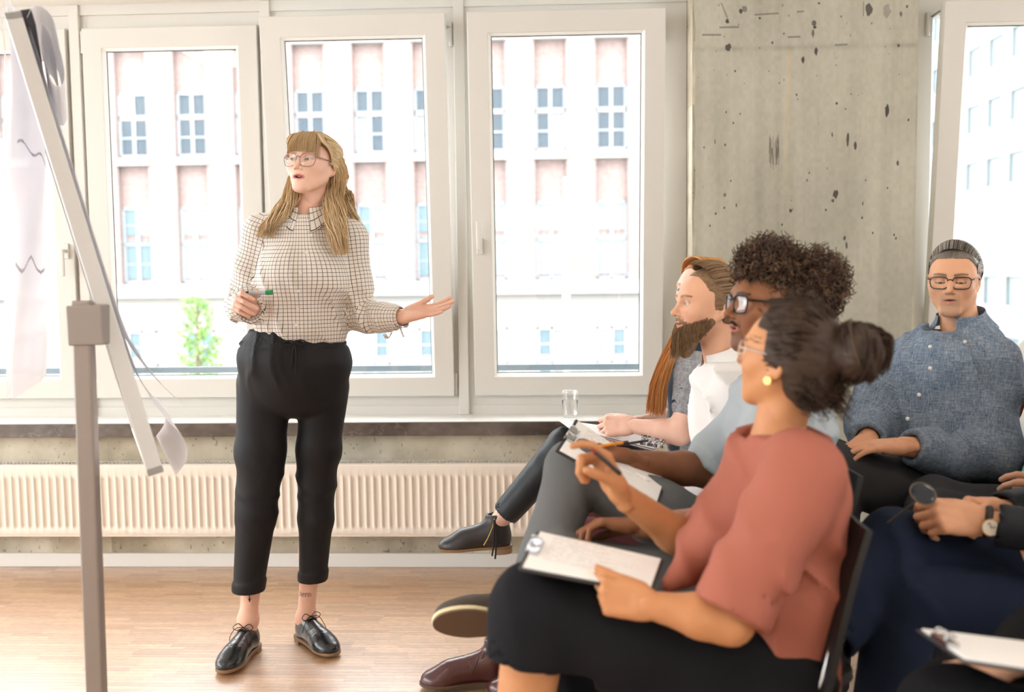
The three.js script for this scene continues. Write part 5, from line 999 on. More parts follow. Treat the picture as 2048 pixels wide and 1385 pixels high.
// 1: woman in the coral blouse
let coral;
{
  const F = nrm([-1, 0, -0.12]), Lf = crs(UP, F), PV = px(1548, 1335, 2.42), NB = px(1556, 872, 2.42), loc = (f, u, l) => add(PV, add(mul(F, f), add(mul(UP, u), mul(Lf, l))));
  const J = { PV, NB, CH: px(1585, 985, 2.42), BE: px(1572, 1170, 2.42), SL: px(1612, 945, 2.565), SR: px(1535, 950, 2.27), EL: px(1462, 1245, 2.64), ER: px(1405, 1110, 2.30), WL: px(1296, 1210, 2.63), WR: px(1238, 985, 2.40), HL: loc(0.02, 0, 0.09), HR: loc(0.02, 0, -0.09), KL: px(1075, 1225, 2.52), KR: px(1120, 1330, 2.33), AL: px(1030, 1560, 2.56), AR: add(px(1120, 1330, 2.33), [0.04, -0.40, 0]) };
  const skin = lin(0xc48a5e), deep = lin(0xb5764c);
  const fig = figure({
    label: 'seated woman with dark hair in a bun wearing a coral blouse', J, fwd: F, skin, deep, scale: 0.95, h: 0.008, seed: 3, armR: [0.045, 0.038, 0.035, 0.025],
    head: { at: [px(1576, 712, 2.42), -126, 9, 0, 0.9], fem: true, brow: lin(0x2a1c14), lip: lin(0xa85a50), mouth: 0.1, jaw: 0.98, neckR: 0.05, h: 0.003 },
    eyes: true, torso: { chest: 0.155, belly: 0.16, flat: 0.66 },
    hands: { L: { d: [-0.95, 0.14, -0.2], n: [0.12, -0.1, -0.95], bend: [[1.0, 1.1, 0.5], [1.2, 1.2, 0.5], [1.25, 1.2, 0.5], [1.3, 1.2, 0.5]], thumb: [0.2, 0.25, 0.0], size: 0.88, spread: 0.01 }, R: { d: [-0.42, 0.85, 0.12], n: [-0.72, -0.45, 0.42], bend: [[0.45, 0.5, 0.3], [1.15, 1.3, 0.7], [1.25, 1.4, 0.8], [1.3, 1.4, 0.8]], thumb: [0.35, 0.75, 0.1], spread: 0.02 } },
    top: { name: 'blouse', mat: clothMat(0xa36252, { roughness: 0.8 }), sleeveL: 0.97, sleeveR: 0.98, w1: 0.031, amp: 0.0105, freq: 36, dir: [0.75, 0.55, 0.3], label: 'loose coral linen blouse', hem: PV[1] - 0.06, hemTilt: -0.12, neck: 0.066,
      extra: [cap(px(1520, 950, 2.41), px(1430, 1085, 2.41), 0.065, 0.06, { k: 0.09, g: 1 }), cap(px(1425, 1085, 2.42), px(1335, 1172, 2.52), 0.05, 0.018, { k: 0.05, g: 1 })] },
    legs: { mat: clothMat(0x17171b), r: [0.105, 0.088, 0.088], lenL: 0.30, lenR: 0.5, label: 'wide black culottes', amp: 0.006 },
    shoes: { common: { upper: M(0x2b2320, 0.5), sole: M(0x3a3029, 0.7), laces: false, brogue: false, L: 0.245 }, L: footAt(J.AL, [-1, 0, 0.1]), R: footAt(J.AR, [-1, 0, 0]) },
  });
  coral = fig;
  const hm = fig.hm, hl = HL(hm), tone = () => mul([0.045, 0.027, 0.018], rr(0.5, 1.7)), list = [];
  const bun = [0, 0.034, -0.118];
  for (let i = 0; i < 900; i++) { const a = rr(-1, 1) * 2.2, e = rr(0, 1), st = [Math.sin(a) * 0.078, 0.024 + Math.cos(a) * 0.086, 0.068 - 0.05 * e - 0.045 * Math.abs(Math.sin(a))]; const mid = [Math.sin(a) * 0.088, 0.03 + Math.cos(a) * 0.094, -0.02 - 0.03 * rnd()]; list.push({ p: [st, mid, mix(mid, bun, 0.6).map((v, k) => v * (k === 2 ? 1.04 : 1.05)), bun].map(hl), r: rr(0.001, 0.002), c: tone(), flat: 0.6, taper: 0.3 }); }
  for (let i = 0; i < 420; i++) { const a = rnd() * 6.3, b = rr(-1.2, 1.2), R = rr(0.038, 0.05), p = []; for (let k = 0; k < 6; k++) { const t = a + k * 0.42, c = Math.cos(b * 0.9); p.push(hl([bun[0] + Math.cos(t) * R * c + rr(-.003, .003), bun[1] + Math.sin(t) * R * 1.3 * c + rr(-.003, .003), bun[2] - 0.03 + Math.sin(b + 0.7 * Math.sin(t + a)) * R * 1.05])); } list.push({ p, r: rr(0.0012, 0.0028), c: tone(), taper: 0.4 }); }
  const curl = (q, n, R, Lc, dirv) => { const p = []; const ph = rnd() * 6; for (let k = 0; k <= n; k++) { const t = k / n; p.push(hl(add(q, add(mul(dirv, t * Lc), [Math.cos(ph + t * 14) * R, Math.sin(ph + t * 14) * R * 0.5, Math.sin(ph + t * 14) * R])))); } return p; };
  for (let i = 0; i < 260; i++) { const a = rr(-1.5, 1.5), q = [Math.sin(a) * 0.07, rr(-0.085, -0.01), -0.05 - Math.cos(a) * 0.055]; list.push({ p: curl(q, 9, rr(0.004, 0.009), rr(0.02, 0.06), nrm([Math.sin(a) * 0.6, -0.5, -0.6])), r: rr(0.0008, 0.0015), c: tone() }); }
  for (let i = 0; i < 120; i++) { const a = rnd() * 6.3, e = rr(-0.2, 1.4), q = [Math.cos(a) * Math.cos(e) * 0.084, 0.03 + Math.sin(e) * 0.097, -0.014 + Math.sin(a) * Math.cos(e) * 0.1]; if (q[2] > 0.06) continue; list.push({ p: curl(q, 6, 0.006, rr(0.01, 0.03), nrm(sub(q, [0, 0.03, -0.01]))), r: 0.0006, c: tone() }); }
  const cg = hairCap(hm, [0.05, 0.03, 0.02], { grow: 0.011, line: (y, ax) => (y > 0.05 ? 0.055 : y > -0.012 ? 0.024 : -0.022), low: -0.1, extra: [ell([0, -0.055, -0.062], 0.064, 0.05, 0.05, { k: 0.03 }), ell(add(bun, [0, 0, -0.03]), 0.050, 0.060, 0.046, { k: 0.02 })] });
  part('hair', mergeSoft([cg, strandGeo(list, 3, 9)]), hairMat(0.5), fig.who, 'dark brown hair pulled up into a curly bun');
  addGlasses(fig.who, hm, { w: 0.026, h: 0.024, r: 0.0022, z: 0.094, y: -0.006, square: 0.1 }, M(0xe6d8cc, 0.2, { transmission: 0.5, thickness: 0 }), 'round clear-framed glasses');
  part('earring', new THREE.CylinderGeometry(0.0085, 0.0085, 0.003, 24).rotateZ(Math.PI / 2).applyMatrix4(hm.clone().multiply(new THREE.Matrix4().makeTranslation(0.079, -0.047, 0.003))), M(0xe9c77a, 0.22, { metalness: 1 }), fig.who, 'round gold earring');
}
// 2: man with the big curly hair
let curly;
{
  const F = nrm([-1, 0, 0.05]), Lf = crs(UP, F), PV = px(1590, 1190, 1.95), NB = px(1555, 760, 1.95), loc = (f, u, l) => add(PV, add(mul(F, f), add(mul(UP, u), mul(Lf, l))));
  const J = { PV, NB, CH: px(1560, 870, 1.95), BE: px(1575, 1030, 1.95), SL: px(1560, 835, 2.12), SR: px(1500, 830, 1.78), EL: px(1505, 1050, 2.17), ER: px(1420, 945, 1.78), WL: px(1275, 1052, 2.08), WR: px(1262, 922, 1.90), HL: loc(0.02, 0, 0.09), HR: loc(0.02, 0.02, -0.09), KL: px(1120, 1130, 2.08), KR: px(1150, 938, 1.92), AL: px(1150, 1560, 2.08), AR: px(1060, 1196, 2.06) };
  const skin = lin(0x8a5a3c), deep = lin(0x77492e);
  const fig = figure({
    label: 'seated man with big dark curly hair, glasses and pale blue grey shirt', J, fwd: F, skin, deep, scale: 1.02, h: 0.009, seed: 9, armR: [0.048, 0.042, 0.039, 0.028],
    head: { at: [px(1536, 610, 1.95), -76, 5, 0, 0.95], fem: false, brow: lin(0x1c120c), lip: lin(0xa9685e), mouth: 0.35, jaw: 1.0, beard: lin(0x241812), stubble: 0.5, neckR: 0.056, nose: 1.15, h: 0.003, cheek: lin(0x84503a), smile: 0.12 },
    torso: { chest: 0.18, belly: 0.17, flat: 0.66 }, iris: [0.05, 0.03, 0.02],
    hands: { L: { d: [-0.95, 0.05, -0.1], n: [0, -0.9, 0.3], bend: [[0.5, 0.7, 0.4], [0.6, 0.8, 0.4], [0.6, 0.8, 0.4], [0.6, 0.8, 0.4]], thumb: [0.5, 0.3, 0.1] }, R: { d: [-0.93, 0.22, 0.1], n: [0.15, -0.75, 0.6], bend: [[0.6, 0.7, 0.3], [0.8, 0.9, 0.4], [1.0, 1.0, 0.5], [1.05, 1.0, 0.5]], thumb: [0.35, 0.6, 0.1] } },
    top: { mat: clothMat(0xa3abb0), sleeve: 0.98, w1: 0.028, amp: 0.011, freq: 42, label: 'short-sleeved pale blue grey shirt', collar: { open: 0.3 }, vee: 0.03 },
    legs: { mat: (() => { const t = jeansTex([92, 94, 95], [134, 135, 134]); return clothMat(0xffffff, { map: t }); })(), r: [0.094, 0.068, 0.055], len: 0.93, label: 'washed grey jeans' },
    shoes: { common: { upper: M(0x4a4036, 0.75), sole: M(0x6b5442, 0.75), welt: M(0xdcd0a8, 0.7), heel: 0.012, laces: true, laceMat: M(0x3a322a, 0.8), brogue: false, L: 0.28, Wd: 0.105, label: 'dark suede shoe with cream welt' }, L: footAt(J.AL, [-1, 0, 0]), R: footAt(J.AR, [-0.93, 0, 0.2], { pitch: -0.12, roll: 0.95 }) },
  });
  curly = fig;
  // sock
  const d = nrm(sub(J.AR, J.KR)); part('sock', tube([add(J.AR, mul(d, -0.075)), J.AR, add(J.AR, add(mul(d, 0.02), [-0.035, -0.015, 0]))], (t) => 0.041 + 0.004 * t, 14, 8), clothMat(0x66757f), fig.who, 'blue grey sock');
  const hm = fig.hm, hl = HL(hm), list = [], tone = () => mul(rnd() < 0.35 ? [0.16, 0.095, 0.06] : [0.06, 0.035, 0.024], rr(0.6, 1.5));
  const lobes = [[[0, 0.088, 0.008], 0.092, 0.070, 0.070], [[0.02, 0.062, -0.098], 0.098, 0.078, 0.078], [[-0.02, 0.03, -0.06], 0.100, 0.075, 0.085], [[0, -0.01, -0.095], 0.09, 0.07, 0.065]];
  const pr = lobes.map(([c, a, b, e]) => ell(c, a, b, e, { k: 0.025 }));
  const cg = soft(pr, 0.006, { matrix: hm, colour: (x, y, z) => mul([0.035, 0.02, 0.014], 0.7 + 0.6 * rnd()), post: (q, x, y, z) => { q += 0.012 + 0.012 * fbm(x * 45, y * 45, z * 45, 2); q = smax(q, z - (y > 0.075 ? 0.075 + (y - 0.075) * 0.5 : y > 0.02 ? 0.03 + (y - 0.02) * 0.5 : -0.005), 0.01); return smax(q, -0.07 - y, 0.01); } });
  for (let i = 0; i < 5200; i++) {
    const [c, a, b, e] = lobes[Math.floor(rnd() * 4)], t = rnd() * 6.283, u = rr(-1, 1), w = Math.sqrt(1 - u * u), n = [w * Math.cos(t), u, w * Math.sin(t)], q = [c[0] + n[0] * a * 0.86, c[1] + n[1] * b * 0.86, c[2] + n[2] * e * 0.86];
    if (q[1] < 0.06 && q[2] > 0.03) continue; if (q[1] < 0.10 && q[2] > 0.075) continue; if (q[1] < -0.07) continue;
    const R = rr(0.004, 0.009), Lc = rr(0.015, 0.04), ph = rnd() * 6, tw = rr(7, 13), e1 = nrm(crs(n, [0.3, 0.5, 0.8])), e2 = crs(n, e1), p = [];
    for (let k = 0; k <= 7; k++) { const s = k / 7; p.push(hl(add(q, add(mul(n, s * Lc), add(mul(e1, Math.cos(ph + s * tw) * R), mul(e2, Math.sin(ph + s * tw) * R)))))); }
    list.push({ p, r: rr(0.0008, 0.0017), c: tone(), taper: 0.3, flat: 1 });
  }
  part('hair', mergeSoft([cg, strandGeo(list, 3, 9)]), hairMat(0.55), fig.who, 'big dark brown frizzy curls');
  addGlasses(fig.who, hm, { w: 0.027, h: 0.021, r: 0.0026, z: 0.094, y: -0.004, square: 0.75 }, M(0x1d1614, 0.3), 'dark rectangular glasses');
  const ms = []; for (let i = 0; i < 260; i++) { const x = rr(-0.026, 0.026); const y = -0.0485 - 0.004 * Math.abs(x) / 0.026 + rr(-0.003, 0.003); ms.push({ p: [[x, y + 0.002, 0.091 - x * x * 14], [x * 1.06, y - 0.003, 0.093 - x * x * 14], [x * 1.14, y - 0.007, 0.090 - x * x * 14]].map(hl), r: 0.0006, c: [0.03, 0.018, 0.012] }); }
  part('moustache', strandGeo(ms, 3, 4), hairMat(0.6), fig.who);
}
// 3: bearded man in the white shirt
let bearded;
{
  const F = nrm([-1, 0, 0.12]), Lf = crs(UP, F), PV = px(1480, 1085, 1.45), NB = px(1450, 728, 1.45), loc = (f, u, l) => add(PV, add(mul(F, f), add(mul(UP, u), mul(Lf, l))));
  const J = { PV, NB, CH: px(1468, 815, 1.45), BE: px(1476, 960, 1.45), SL: px(1472, 792, 1.63), SR: px(1440, 788, 1.28), EL: px(1440, 965, 1.68), ER: px(1420, 935, 1.24), WL: px(1330, 975, 1.58), WR: px(1320, 960, 1.36), HL: loc(0.02, 0, 0.09), HR: loc(0.02, 0, -0.09), KL: loc(0.47, 0.03, 0.10), KR: loc(0.46, 0.04, -0.10), AL: px(985, 1330, 1.42), AR: add(loc(0.50, -0.36, -0.14), [0, 0, 0]) };
  J.AL = [px(992, 1318, 1.27)[0], 0.095, 1.27]; J.AR = [J.AR[0], 0.095, J.AR[2]];
  const skin = lin(0xdda98b), deep = lin(0xcd8f72);
  const fig = figure({
    label: 'seated man with long light brown beard and swept back hair in a white shirt', J, fwd: F, skin, deep, scale: 1.03, h: 0.009, seed: 14,
    head: { at: [px(1414, 610, 1.45), -74, 4, 0, 0.95], fem: false, brow: lin(0x7d5a3c), lip: lin(0xc27a6a), mouth: 0.12, jaw: 1.02, beard: lin(0x6e4c32), stubble: 0.9, nose: 1.15, h: 0.0029 },
    torso: { chest: 0.18, belly: 0.165, flat: 0.66 }, iris: [0.15, 0.2, 0.25], gaze: [-0.1, 0.05, 1],
    hands: { L: { d: [-0.9, -0.2, -0.3], n: [-0.1, -0.9, 0], curl: [0.5, 0.5, 0.5, 0.5] }, R: { d: [-0.9, -0.2, 0.3], n: [-0.1, -0.9, 0], curl: [0.5, 0.5, 0.5, 0.5] } },
    top: { mat: clothMat(0xf1f0ef, { transmission: 0.08, thickness: 0 }), sleeve: 1.5, w1: 0.031, amp: 0.0135, freq: 42, label: 'white open collared shirt', collar: { open: 0.45, h: 0.05, flare: 0.032, drop: 0.05 }, vee: 0.05 },
    legs: { mat: clothMat(0x5a2f33), r: [0.096, 0.074, 0.058], len: 0.86, label: 'burgundy trousers' },
    shoes: { common: { name: 'boot', upper: M(0x4a201d, 0.28, { clearcoat: 0.4, clearcoatRoughness: 0.25 }), sole: M(0x5b4334, 0.7), heel: 0.024, L: 0.292, Wd: 0.1, shaft: 0.05, laceMat: M(0x2a1412, 0.8), brogue: true, label: 'polished burgundy leather lace-up boot' }, L: footAt(J.AL, [-0.99, 0, 0.12], { up: 0.095 }), R: footAt(J.AR, [-1, 0, -0.1], { up: 0.095 }) },
  });
  bearded = fig;
  const hm = fig.hm, hl = HL(hm), list = [], tone = () => mix([0.20, 0.115, 0.06], [0.42, 0.29, 0.17], rnd() ** 1.5), btone = () => mix([0.16, 0.085, 0.045], [0.40, 0.25, 0.13], rnd());
  const cg = hairCap(hm, [0.2, 0.12, 0.065], { grow: 0.007, line: (y, ax) => (y > 0.082 ? 0.058 : y > 0.04 ? 0.028 + (y - 0.04) * 0.5 : y > -0.015 ? 0.012 : -0.02), low: -0.07 });
  for (let i = 0; i < 700; i++) { const a = rr(-1, 1) * 1.75, st = [Math.sin(a) * 0.074, 0.035 + Math.cos(a) * 0.085, 0.068 - 0.055 * Math.abs(Math.sin(a)) - 0.03 * rnd()]; list.push({ p: [st, [Math.sin(a) * 0.085, 0.045 + Math.cos(a) * 0.09, st[2] - 0.05], [Math.sin(a) * 0.08, 0.02 + Math.cos(a) * 0.075, -0.07], [Math.sin(a) * 0.04, 0.0 + Math.cos(a) * 0.03, -0.112], [Math.sin(a) * 0.03, -0.05, -0.105]].map(hl), r: rr(0.0009, 0.0018), c: tone(), taper: 0.5 }); }
  for (let i = 0; i < 2300; i++) { // beard
    const a = rr(-1.35, 1.35), t = Math.pow(rnd(), 0.8), ax = Math.abs(a), r0 = [Math.sin(a) * (0.066 - 0.016 * (1 - ax / 1.35)), lerp(-0.072 - 0.028 * (1 - ax / 1.35), -0.035 - 0.03 * (1 - ax / 1.35), rnd()), 0.012 + Math.cos(a) * 0.068];
    const L = lerp(0.02, 0.085, (1 - ax / 1.35) ** 0.8) * rr(0.5, 1.1), dir = nrm([Math.sin(a) * 0.25, -1, 0.22 * Math.cos(a) + rr(-0.15, 0.15)]), w = rr(-0.006, 0.006);
    list.push({ p: [r0, add(r0, add(mul(dir, L * 0.4), [Math.sin(a) * 0.012, 0, Math.cos(a) * 0.012])), add(r0, add(mul(dir, L * 0.75), [w, 0, w])), add(r0, add(mul(dir, L), [w * 2, 0, 0]))].map(hl), r: rr(0.0008, 0.0017), c: mix(btone(), [0.5, 0.36, 0.2], clamp((0.9 - ax) * 0.7, 0, 0.6) * rnd()), taper: 0.7 });
  }
  for (let i = 0; i < 320; i++) { const x = rr(-0.03, 0.03), y = -0.047 + rr(-0.003, 0.003); list.push({ p: [[x * 0.8, y, 0.093 - x * x * 14], [x * 1.15, y - 0.008, 0.092 - x * x * 14], [x * 1.4, y - 0.019, 0.086 - x * x * 14]].map(hl), r: 0.0009, c: btone() }); }
  const bm = soft([ell([0, -0.098, 0.058], 0.042, 0.035, 0.030, { k: 0.02 }), ell([0, -0.13, 0.060], 0.030, 0.035, 0.024, { k: 0.03 }), cap([-0.06, -0.05, 0.012], [-0.035, -0.095, 0.05], 0.016, 0.02, { k: 0.02 }), cap([0.06, -0.05, 0.012], [0.035, -0.095, 0.05], 0.016, 0.02, { k: 0.02 })], 0.005, { matrix: hm, colour: () => mul([0.2, 0.115, 0.06], rr(0.7, 1.2)), post: (q, x, y, z) => q + 0.003 * noise(x * 200, y * 60, z * 200) });
  part('hair', mergeSoft([cg, bm, strandGeo(list, 3, 8)]), hairMat(0.5), fig.who, 'light brown swept back hair and long full beard');
}
// 4: red-haired woman by the window
let redhead;
{
  const F = nrm([-1, 0, 0.2]), Lf = crs(UP, F), PV = px(1430, 1000, 0.95), NB = px(1400, 690, 0.95), loc = (f, u, l) => add(PV, add(mul(F, f), add(mul(UP, u), mul(Lf, l))));
  const J = { PV, NB, CH: px(1395, 760, 0.95), BE: px(1405, 880, 0.95), SL: px(1392, 742, 1.10), SR: px(1375, 740, 0.80), EL: px(1360, 868, 1.16), ER: px(1345, 845, 0.78), WL: px(1262, 852, 1.10), WR: px(1268, 846, 0.88), HL: loc(0.02, 0, 0.08), HR: loc(0.02, 0.02, -0.08), KL: loc(0.44, 0.0, 0.06), KR: px(1128, 893, 0.90), AL: loc(0.46, -0.36, 0.1), AR: px(990, 1052, 0.86) };
  J.AL[1] = 0.095;
  const skin = lin(0xf0c8b4), deep = lin(0xe3a890);
  const fig = figure({
    label: 'seated woman with long ginger hair in navy top and grey cardigan by the window', J, fwd: F, skin, deep, scale: 0.94, h: 0.009, seed: 21, armR: [0.042, 0.036, 0.034, 0.024],
    head: { at: [px(1402, 582, 0.95), -55, 3, 0, 0.9], fem: true, brow: lin(0xa8683c), lip: lin(0xc46a62), mouth: 0.1, jaw: 0.95, h: 0.0036 }, iris: [0.1, 0.15, 0.15],
    torso: { chest: 0.15, belly: 0.145, flat: 0.68 },
    hands: { L: { d: [-0.9, -0.05, -0.35], n: [0.05, -0.45, -0.85], bend: [[0.6, 0.9, 0.5], [0.7, 1.0, 0.5], [0.8, 1.0, 0.5], [0.8, 1.0, 0.5]], thumb: [0.4, 0.3, 0.2] }, R: { d: [-0.8, -0.15, 0.5], n: [0.1, -0.8, 0.5], curl: [0.5, 0.55, 0.6, 0.6] } },
    top: { name: 'top', mat: clothMat(0x323d4b), sleeve: 0.6, w1: 0.012, amp: 0.004, label: 'navy blue scoop neck top', neck: 0.07, vee: 0.04 },
    legs: { mat: clothMat(0x20262b, { roughness: 0.45, specularIntensity: 0.8 }), r: [0.085, 0.062, 0.046], len: 0.86, label: 'black leather-look leggings', amp: 0.003 },
    shoes: { common: { name: 'boot', upper: M(0x2a2728, 0.38, { clearcoat: 0.2, clearcoatRoughness: 0.35 }), sole: M(0x8a6a45, 0.6), heelMat: M(0x9a7a5c, 0.6), heel: 0.034, L: 0.262, Wd: 0.086, shaft: 0.045, top: 0.072, laces: false, brogue: false, label: 'black leather ankle boot with zip and tassel' }, L: footAt(J.AL, [-1, 0, 0.2], { up: 0.1 }), R: footAt(J.AR, [-0.99, 0, 0.06], { pitch: 0.03, up: 0.098, back: 0.056 }) },
  });
  redhead = fig;
  // zip and tassel on the raised boot
  { const b = fig.who.children.filter((o) => o.name === 'boot')[1]; const mZ = M(0xb8985a, 0.35, { metalness: 1 }), mT = M(0x1b1717, 0.7);
    part('zip', tube([[0.046, 0.135, 0.056], [0.043, 0.10, 0.066], [0.040, 0.06, 0.085], [0.040, 0.04, 0.098]], 0.0022, 6), mZ, b);
    part('tassel', join(tube([[0.050, 0.13, 0.058], [0.055, 0.06, 0.062], [0.055, 0.005, 0.070]], 0.003, 6), tube([[0.050, 0.13, 0.056], [0.057, 0.05, 0.054], [0.058, -0.005, 0.060]], 0.003, 6)), mT, b); }
  // open knit cardigan over the shoulders
  { const S = J, kt = weave([120, 122, 128], [176, 178, 182], 128); kt.repeat.set(14, 14);
    const pr = [cap(S.CH, S.BE, 0.168, 0.165, { s: sub(S.SL, S.SR), f: 0.72, k: 0.05, g: 1 }), cap(S.SR, S.SL, 0.064, 0.064, { k: 0.05, g: 1 }), cap(S.SL, mix(S.SL, S.EL, 0.55), 0.06, 0.056, { k: 0.03, g: 2 }), cap(S.SR, mix(S.SR, S.ER, 0.55), 0.06, 0.056, { k: 0.03, g: 2 }), cap(S.BE, S.PV, 0.165, 0.17, { s: sub(S.SL, S.SR), f: 0.75, k: 0.05, g: 1 })];
    const mp = limbUV(S.PV, S.NB, F, 0.15), m2 = limbUV(S.SL, S.EL, [0, 0, 1], 0.055), inner = cap(S.CH, S.BE, 0.158, 0.153, { s: sub(S.SL, S.SR), f: 0.7 }), c0 = mix(S.CH, S.BE, 0.5);
    part('cardigan', soft(pr, 0.009, { uv: (g, x, y, z) => (g === 2 ? m2 : mp)(x, y, z), post: (d, x, y, z) => { d -= folds(x, y, z, [0.4, 0.2, 0.9], 45, 0.005, 5); const fr = (x - c0[0]) * F[0] + (z - c0[2]) * F[2]; const lat = Math.abs((x - c0[0]) * Lf[0] + (z - c0[2]) * Lf[2]); d = smax(d, fr - lerp(0.06, 0.15, sstep(0.08, 0.13, lat)), 0.01); d = smax(d, y - S.NB[1] - 0.02, 0.01); return d; } }), clothMat(0xffffff, { map: kt, roughness: 0.95 }), fig.who, 'grey melange knit cardigan'); }
  const hm = fig.hm, hl = HL(hm), list = [], tone = () => mix([0.55, 0.20, 0.05], [0.95, 0.52, 0.20], rnd());
  const cg = hairCap(hm, [0.4, 0.15, 0.05], { grow: 0.009, line: (y, ax) => (y > 0.07 ? 0.06 : y > -0.01 ? 0.02 : -0.01), low: -0.09 });
  for (let i = 0; i < 520; i++) { const s = rnd() < 0.5 ? -1 : 1, a = rnd() * 1.5, st = [s * Math.sin(a) * 0.02, 0.125, 0.05 - 0.12 * rnd()]; list.push({ p: [st, [s * 0.055, 0.105, st[2] * 0.9], [s * 0.085, 0.05, st[2] * 0.6 - 0.01], [s * 0.085, -0.02, -0.02 - 0.02 * rnd()], [s * 0.075, -0.09, -0.03]].map(hl), r: rr(0.001, 0.002), c: tone(), taper: 0.3 }); }
  const fall = (n, path, sp) => { for (let i = 0; i < n; i++) { const a = rnd() * 6.3, q = Math.sqrt(rnd()), ph = rnd() * 6; list.push({ p: path.map((c, k) => { const t = k / (path.length - 1); return add(c, [Math.cos(a) * sp * q * (0.6 + t * 0.5) + 0.004 * Math.sin(ph + 5 * t), t > 0.9 ? rr(-0.02, 0.01) : 0, Math.sin(a) * sp * q]); }), r: rr(0.0012, 0.0024), c: tone(), taper: 0.6 }); } };
  fall(420, [hl([0.07, -0.02, -0.01]), px(1372, 650, 1.03), px(1346, 695, 1.08), px(1328, 735, 1.10), px(1316, 775, 1.11), px(1312, 820, 1.11)], 0.028);
  fall(200, [hl([-0.07, -0.02, -0.01]), px(1366, 660, 0.86), px(1345, 710, 0.86), px(1335, 760, 0.85)], 0.03);
  part('hair', mergeSoft([cg, strandGeo(list, 3, 9)]), hairMat(0.4), fig.who, 'long straight ginger hair');
}
// ---------------------------------------------------------------- the second row
// 5: man in the blue linen shirt
let blueman;
{
  const F = nrm([-0.86, 0, 0.5]), Lf = crs(UP, F), PV = px(1925, 1015, 1.28), NB = px(1922, 668, 1.20), loc = (f, u, l) => add(PV, add(mul(F, f), add(mul(UP, u), mul(Lf, l))));
  const J = { PV, NB, CH: px(1905, 750, 1.30), BE: px(1895, 870, 1.32), SL: px(1990, 735, 1.38), SR: px(1800, 725, 1.16), EL: px(1978, 915, 1.46), ER: px(1742, 845, 1.26), WL: px(1806, 893, 1.60), WR: px(1735, 882, 1.42), HL: loc(0.03, 0, 0.095), HR: loc(0.03, 0, -0.095), KL: px(1665, 945, 1.58), KR: px(1650, 930, 1.38), AL: [0, 0, 0], AR: [0, 0, 0] };
  J.AL = [J.KL[0] - 0.02, 0.095, J.KL[2] + 0.02]; J.AR = [J.KR[0] - 0.04, 0.095, J.KR[2]];
  const skin = lin(0xd9a380), deep = lin(0xc98a68);
  const linen = weave([82, 97, 116], [150, 162, 176], 256); linen.repeat.set(7, 7);
  const mLin = clothMat(0xffffff, { map: linen, roughness: 0.9 });
  const fig = figure({
    label: 'seated man with grey hair, dark glasses and blue linen shirt, hands folded on his lap', J, fwd: F, skin, deep, scale: 1.03, h: 0.0085, seed: 33, armR: [0.05, 0.043, 0.038, 0.028],
    head: { at: [add(px(1902, 560, 1.28), [0.030, 0.002, -0.060]), -27, -5, 1, 0.91], fem: false, closed: true, brow: lin(0x6a5340), lip: lin(0xb9796a), mouth: 0.14, jaw: 1.04, beard: lin(0x9a8674), stubble: 0.42, nose: 1.15, h: 0.0024, neckR: 0.06 },
    eyes: true, gaze: [0, -0.6, 0.8], torso: { chest: 0.185, belly: 0.18, flat: 0.68 },
    hands: { L: { d: [-0.97, 0.02, 0.05], n: [-0.05, -0.95, -0.1], curl: [0.18, 0.2, 0.22, 0.25], thumb: [0.4, 0.15, 0.1], spread: 0.03 }, R: { d: [-0.55, -0.15, 0.8], n: [0, -1, -0.1], curl: [0.35, 0.35, 0.35, 0.35] } },
    top: { mat: mLin, sleeve: 1.93, w1: 0.032, w2: 0.017, amp: 0.0125, freq: 42, dir: [0.8, 0.5, 0.3], uv: true, label: 'blue grey linen button-down shirt', collar: { open: 0.5, h: 0.056, flare: 0.036, drop: 0.06, rx: 0.068, rz: 0.068, u: 0.036, up: [-0.1, 1, 0.12] }, vee: 0.075, neck: 0.066, h: 0.0075 },
    legs: { mat: clothMat(0x3a3a3c), r: [0.1, 0.08, 0.062], len: 0.93, label: 'charcoal trousers' },
    shoes: { common: { upper: M(0x2a2320, 0.4), sole: M(0x3a3029, 0.7), L: 0.29, Wd: 0.1, laceMat: M(0x15110f, 0.8) }, L: footAt(J.AL, F), R: footAt(J.AR, F) },
  });
  blueman = fig;
  const hm = fig.hm, hl = HL(hm), list = [], tone = () => mix([0.10, 0.085, 0.07], [0.50, 0.46, 0.40], rnd() ** 1.3);
  const cg = hairCap(hm, [0.17, 0.145, 0.12], { grow: 0.008, line: (y, ax) => (y > 0.07 ? 0.068 : y > 0.04 ? 0.025 + (y - 0.04) * 0.6 : y > 0.018 ? 0.006 : -0.03), low: -0.06 });
  for (let i = 0; i < 1100; i++) { const a = rr(-1, 1) * 1.7, st = [Math.sin(a) * 0.072, 0.022 + Math.cos(a) * 0.084, 0.074 - 0.06 * Math.abs(Math.sin(a)) - 0.03 * rnd()], up = 0.012 * Math.cos(a); list.push({ p: [st, [Math.sin(a) * 0.082, 0.030 + Math.cos(a) * 0.090 + up, st[2] - 0.035], [Math.sin(a) * 0.087, 0.025 + Math.cos(a) * 0.083, -0.06], [Math.sin(a) * 0.08, 0.0 + Math.cos(a) * 0.055, -0.1], [Math.sin(a) * 0.07, -0.035 - 0.02 * rnd(), -0.095]].map(hl), r: rr(0.0009, 0.0019), c: tone(), taper: 0.5 }); }
  for (let i = 0; i < 320; i++) { const s = rnd() < 0.5 ? -1 : 1, y = rr(0.02, 0.055); list.push({ p: [[s * 0.075, y, 0.02 - 0.02 * rnd()], [s * 0.081, y - 0.005, -0.02], [s * 0.080, y - 0.03, -0.055], [s * 0.066, Math.max(-0.06, y - 0.06), -0.085]].map(hl), r: rr(0.0009, 0.0016), c: tone(), taper: 0.5 }); }
